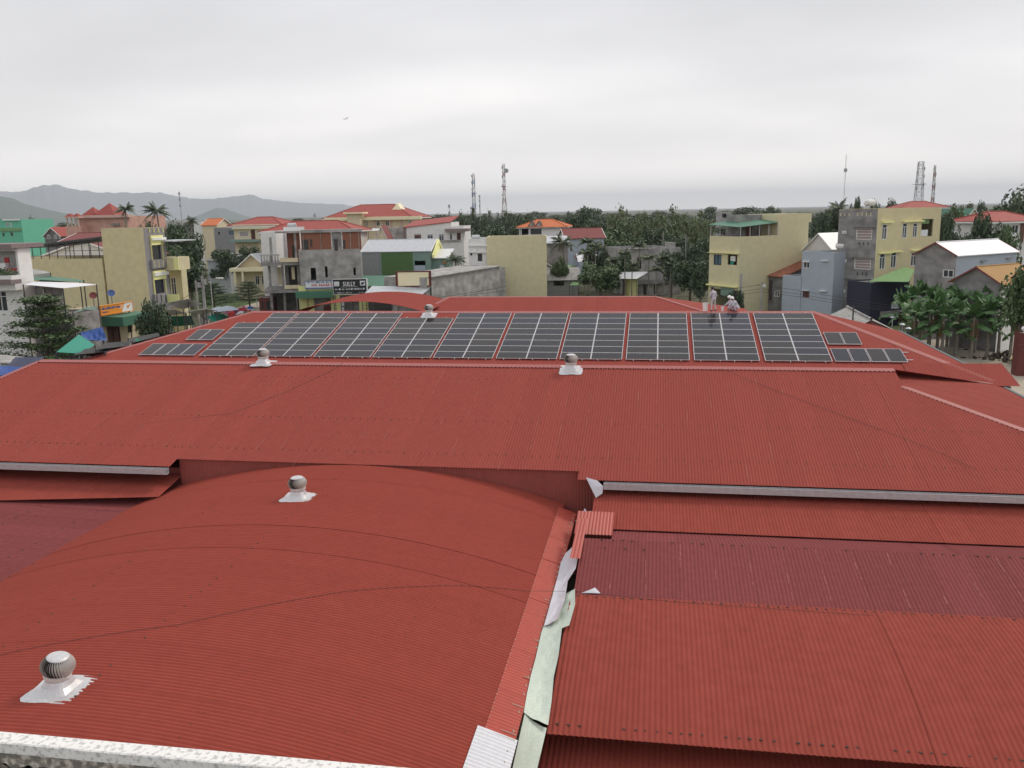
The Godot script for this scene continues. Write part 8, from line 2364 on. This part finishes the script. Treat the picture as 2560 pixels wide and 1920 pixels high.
	tree("broad", "tall tree between the yellow gable and the red roof", Vector3(45.22, 0.00, -132.49), 13.54, 5.48, "leaf_dark", "bark", "trees among the houses")
	tree("broad", "bushy tree behind the white metal roof", Vector3(42.90, 0.00, -131.16), 11.14, 5.72, "leaf_dark", "bark", "trees among the houses")
	tree("broad", "wide tree in front of the white street house", Vector3(45.52, 0.00, -127.09), 11.71, 5.60, "leaf_mid", "bark", "trees among the houses")
	tree("broad", "large far tree towering at the end of the street", Vector3(65.63, 0.00, -178.31), 18.14, 12.25, "leaf_far", "bark", "trees among the houses")
	tree("broad", "small far trees on the horizon behind the yellow gable", Vector3(98.88, 0.00, -304.34), 15.28, 7.37, "leaf_far", "bark", "trees among the houses")
	tree("broad", "far tree leaning above the street trees", Vector3(102.06, 0.00, -303.29), 15.71, 5.90, "leaf_far", "bark", "trees among the houses")
	tree("broad", "leafy branch tree over the ochre roof", Vector3(31.69, 0.00, -82.09), 9.18, 4.86, "leaf_mid", "bark", "trees among the houses")
	tree("broad", "dark tree hiding the side of the arched cream house", Vector3(-5.75, 0.00, -150.89), 7.57, 5.56, "leaf_dark", "bark", "trees among the houses")
	tree("broad", "green tree between the arecas and the arched windows", Vector3(-7.52, 0.00, -145.81), 6.06, 4.71, "leaf_mid", "bark", "trees among the houses")
	tree("broad", "dark tree covering the end of the arched cream house", Vector3(2.24, 0.00, -146.98), 8.32, 6.09, "leaf_dark", "bark", "trees among the houses")
	tree("broad", "low tree crowding the khaki house corner", Vector3(6.14, 0.00, -129.85), 6.29, 3.59, "leaf_dark", "bark", "trees among the houses")
	tree("broad", "leafy mass below the bamboo clumps", Vector3(-0.50, 0.00, -178.00), 11.62, 10.66, "leaf_dark", "bark", "trees among the houses")
	tree("broad", "rounded tree behind the maroon roofed house", Vector3(-9.23, 0.00, -204.79), 12.41, 10.39, "leaf_mid", "bark", "trees among the houses")
	tree("feather", "feathery hillside tree beside the turquoise house", Vector3(-184.12, 0.00, -236.86), 15.94, 5.53, "leaf_far", "bark", "trees among the houses")
	tree("feather", "tall feathery tree between turquoise and grey houses", Vector3(-190.81, 0.00, -244.32), 16.48, 5.14, "leaf_far", "bark", "trees among the houses")
	tree("broad", "dark rounded tree beside the feathery hillside trees", Vector3(-182.11, 0.00, -238.40), 14.95, 5.53, "leaf_far", "bark", "trees among the houses")
	tree("broad", "far tree line clump below the cone hill", Vector3(-147.43, 0.00, -295.24), 12.62, 9.12, "leaf_far", "bark", "trees among the houses")
	tree("broad", "far tree beside the public building", Vector3(-78.09, 0.00, -289.66), 14.62, 5.53, "leaf_far", "bark", "trees among the houses")
	tree("broad", "far twin tree beside the public building", Vector3(-80.69, 0.00, -288.94), 14.41, 4.98, "leaf_far", "bark", "trees among the houses")
	tree("broad", "rounded shrub growing over the long grey wall", Vector3(-27.94, 0.00, -143.30), 6.91, 6.05, "leaf_dark", "bark", "trees among the houses")
	tree("broad", "small dark shrub at the end of the long grey wall", Vector3(-24.84, 0.00, -139.81), 5.92, 1.96, "leaf_dark", "bark", "trees among the houses")
	tree("coconut", "young palm beside the pale green annex", Vector3(-32.22, 0.00, -139.32), 8.79, 4.08, "palm_leaf", "bark_pale", "trees among the houses")
	tree("broad", "low shrub below the green sheet behind the workers", Vector3(9.06, 0.00, -111.63), 4.43, 1.55, "leaf_dark", "bark", "trees among the houses")
	tree("broad", "leafy shrub at the corner of the khaki house", Vector3(10.57, 0.00, -116.52), 4.14, 1.94, "leaf_dark", "bark", "trees among the houses")
	tree("banana", "leafy banana plant in the grove beside the concrete lane", Vector3(24.51, 0.00, -92.82), 6.43, 4.33, "banana_leaf", "bark_pale", "banana plants")
	tree("banana", "leafy banana plant in the grove beside the concrete lane", Vector3(25.81, 0.00, -94.54), 6.93, 4.42, "banana_leaf", "bark_pale", "banana plants")
	tree("banana", "leafy banana plant in the grove beside the concrete lane", Vector3(27.22, 0.00, -96.22), 7.20, 4.51, "banana_leaf", "bark_pale", "banana plants")
	tree("banana", "leafy banana plant in the grove beside the concrete lane", Vector3(27.31, 0.00, -93.08), 6.95, 4.38, "banana_leaf", "bark_pale", "banana plants")
	tree("banana", "leafy banana plant in the grove beside the concrete lane", Vector3(27.44, 0.00, -90.95), 6.73, 4.29, "banana_leaf", "bark_pale", "banana plants")
	tree("banana", "leafy banana plant in the grove beside the concrete lane", Vector3(29.43, 0.00, -94.52), 6.99, 4.47, "banana_leaf", "bark_pale", "banana plants")
	tree("banana", "leafy banana plant in the grove beside the concrete lane", Vector3(29.70, 0.00, -92.34), 6.84, 4.38, "banana_leaf", "bark_pale", "banana plants")
	tree("banana", "leafy banana plant in the grove beside the concrete lane", Vector3(31.75, 0.00, -95.88), 7.20, 4.56, "banana_leaf", "bark_pale", "banana plants")
	tree("banana", "leafy banana plant in the grove beside the concrete lane", Vector3(30.89, 0.00, -90.90), 6.72, 4.33, "banana_leaf", "bark_pale", "banana plants")
	tree("banana", "leafy banana plant in the grove beside the concrete lane", Vector3(32.33, 0.00, -92.51), 6.89, 4.42, "banana_leaf", "bark_pale", "banana plants")
	tree("banana", "leafy banana plant in the grove beside the concrete lane", Vector3(26.10, 0.00, -89.26), 6.00, 4.20, "banana_leaf", "bark_pale", "banana plants")
	tree("banana", "leafy banana plant in the grove beside the concrete lane", Vector3(24.76, 0.00, -89.64), 5.77, 4.20, "banana_leaf", "bark_pale", "banana plants")
	tree("banana", "leafy banana plant in the grove beside the concrete lane", Vector3(28.39, 0.00, -88.56), 6.05, 4.20, "banana_leaf", "bark_pale", "banana plants")
	tree("banana", "leafy banana plant in the grove beside the concrete lane", Vector3(26.99, 0.00, -87.95), 5.74, 4.15, "banana_leaf", "bark_pale", "banana plants")
	tree("banana", "leafy banana plant in the grove beside the concrete lane", Vector3(29.37, 0.00, -87.19), 5.92, 4.15, "banana_leaf", "bark_pale", "banana plants")
	tree("banana", "leafy banana plant in the grove beside the concrete lane", Vector3(30.92, 0.00, -87.71), 6.13, 4.20, "banana_leaf", "bark_pale", "banana plants")
	tree("banana", "leafy banana plant in the grove beside the concrete lane", Vector3(32.15, 0.00, -88.33), 6.55, 4.24, "banana_leaf", "bark_pale", "banana plants")
	tree("banana", "leafy banana plant in the grove beside the concrete lane", Vector3(32.38, 0.00, -86.11), 6.46, 4.15, "banana_leaf", "bark_pale", "banana plants")
	tree("banana", "leafy banana plant in the grove beside the concrete lane", Vector3(32.15, 0.00, -84.06), 6.11, 4.06, "banana_leaf", "bark_pale", "banana plants")
	sheet_ground("lane", "pale concrete lane beside the banana grove", "road", [Vector3(27.52, 0.05, -98.42), Vector3(26.18, 0.05, -80.05), Vector3(25.84, 0.05, -56.89), Vector3(42.23, 0.05, -87.20), Vector3(42.85, 0.05, -96.52), Vector3(30.17, 0.05, -100.61)])
	sheet_ground("grass_field", "mown grass field in front of the cream porch house", "grass", [Vector3(-76.22, 0.05, -128.32), Vector3(-66.37, 0.05, -120.32), Vector3(-66.31, 0.05, -139.27), Vector3(-71.41, 0.05, -155.35), Vector3(-82.71, 0.05, -163.36), Vector3(-92.36, 0.05, -156.02)])
	sheet_ground("path", "pale concrete path along the grass field", "road", [Vector3(-63.72, 0.06, -115.42), Vector3(-60.73, 0.06, -119.29), Vector3(-60.70, 0.06, -126.57), Vector3(-68.22, 0.06, -142.55), Vector3(-67.03, 0.06, -126.55)])
	sheet_ground("yard", "weedy yard behind the workers", "grass", [Vector3(-2.47, 0.03, -126.44), Vector3(27.32, 0.03, -105.79), Vector3(34.22, 0.03, -121.45), Vector3(19.90, 0.03, -131.09), Vector3(2.93, 0.03, -141.64), Vector3(-2.74, 0.03, -139.86)])
	low_wall(Vector3(29.14, 0.00, -100.61), Vector3(42.52, 0.00, -95.75))
	fence(Vector3(27.92, 0.00, -104.36), Vector3(41.14, 0.00, -97.88))
	lane_joint(Vector3(29.81, 0.05, -97.32), Vector3(27.86, 0.06, -91.60))
	lane_joint(Vector3(34.20, 0.05, -96.11), Vector3(32.41, 0.05, -89.85))
	rubble(Vector3(31.10, 0.00, -85.76), Vector3(34.31, -0.00, -89.34))
	rubble(Vector3(12.90, 0.00, -128.77), Vector3(14.74, -0.00, -130.32))
	o = house({"n": "gate_post", "t": "dark red panelled gate pier with a round lamp", "c": "gate", "p": Vector3(30.12, 0.00, -78.41), "a": 0.000, "w": 1.68, "d": 1.20, "h": 3.68, "m": "maroon_paint", "roof": ["flat", 0.02]})
	bit(o, "groove", "steel_light", Vector3(-0.09, 3.13, 0.01), Vector3(1.59, 3.14, 0.01))
	bit(o, "groove", "steel_light", Vector3(-0.05, 2.72, 0.01), Vector3(1.62, 2.73, 0.01))
	bit(o, "groove", "steel_light", Vector3(-0.02, 2.31, 0.01), Vector3(1.66, 2.32, 0.01))
	bit(o, "groove", "steel_light", Vector3(0.02, 1.90, 0.01), Vector3(1.70, 1.91, 0.01))
	lamp_ball(o, Vector3(0.50, 3.68, -0.50))
	canopy("trough", "yellow edged wooden trough beside the dark red gate pier", "trough", "sign_cream", [Vector3(31.73, 0.50, -84.40), Vector3(32.40, 0.50, -84.65), Vector3(33.62, 0.60, -87.52), Vector3(32.95, 0.60, -87.02)], 0.40, [], "")


func _ready() -> void:
	rng.seed = 7
	setup()
	materials()
	ground()
	market()
	vent("battered turbine vent on the crown of the arched roof beside the parapet", Vector3(-12.7, 4.53, -15.35), 0.74, 0.0, 0.16)
	vent("turbine vent on the crown of the arched roof below the dark fascia", Vector3(-12.7, 4.53, -28.3), 0.72, 0.0, -0.04)
	vent("turbine vent on the ridge in front of the stepped end block of panels", Vector3(-20.2, 7.0, -41.85), 0.72, 0.1, 0.0)
	vent("turbine vent on the ridge in front of the middle panel blocks", Vector3(-4.1, 6.92, -41.45), 0.72, 0.25, 0.0)
	vent("turbine vent standing above the seven row panel block", Vector3(-16.55, 7.17, -61.75), 0.72, 0.25, 0.0)
	panels()
	town()
	distant_wood()
	people()
	bird(Vector3(-50.55, 29.86, -141.23))
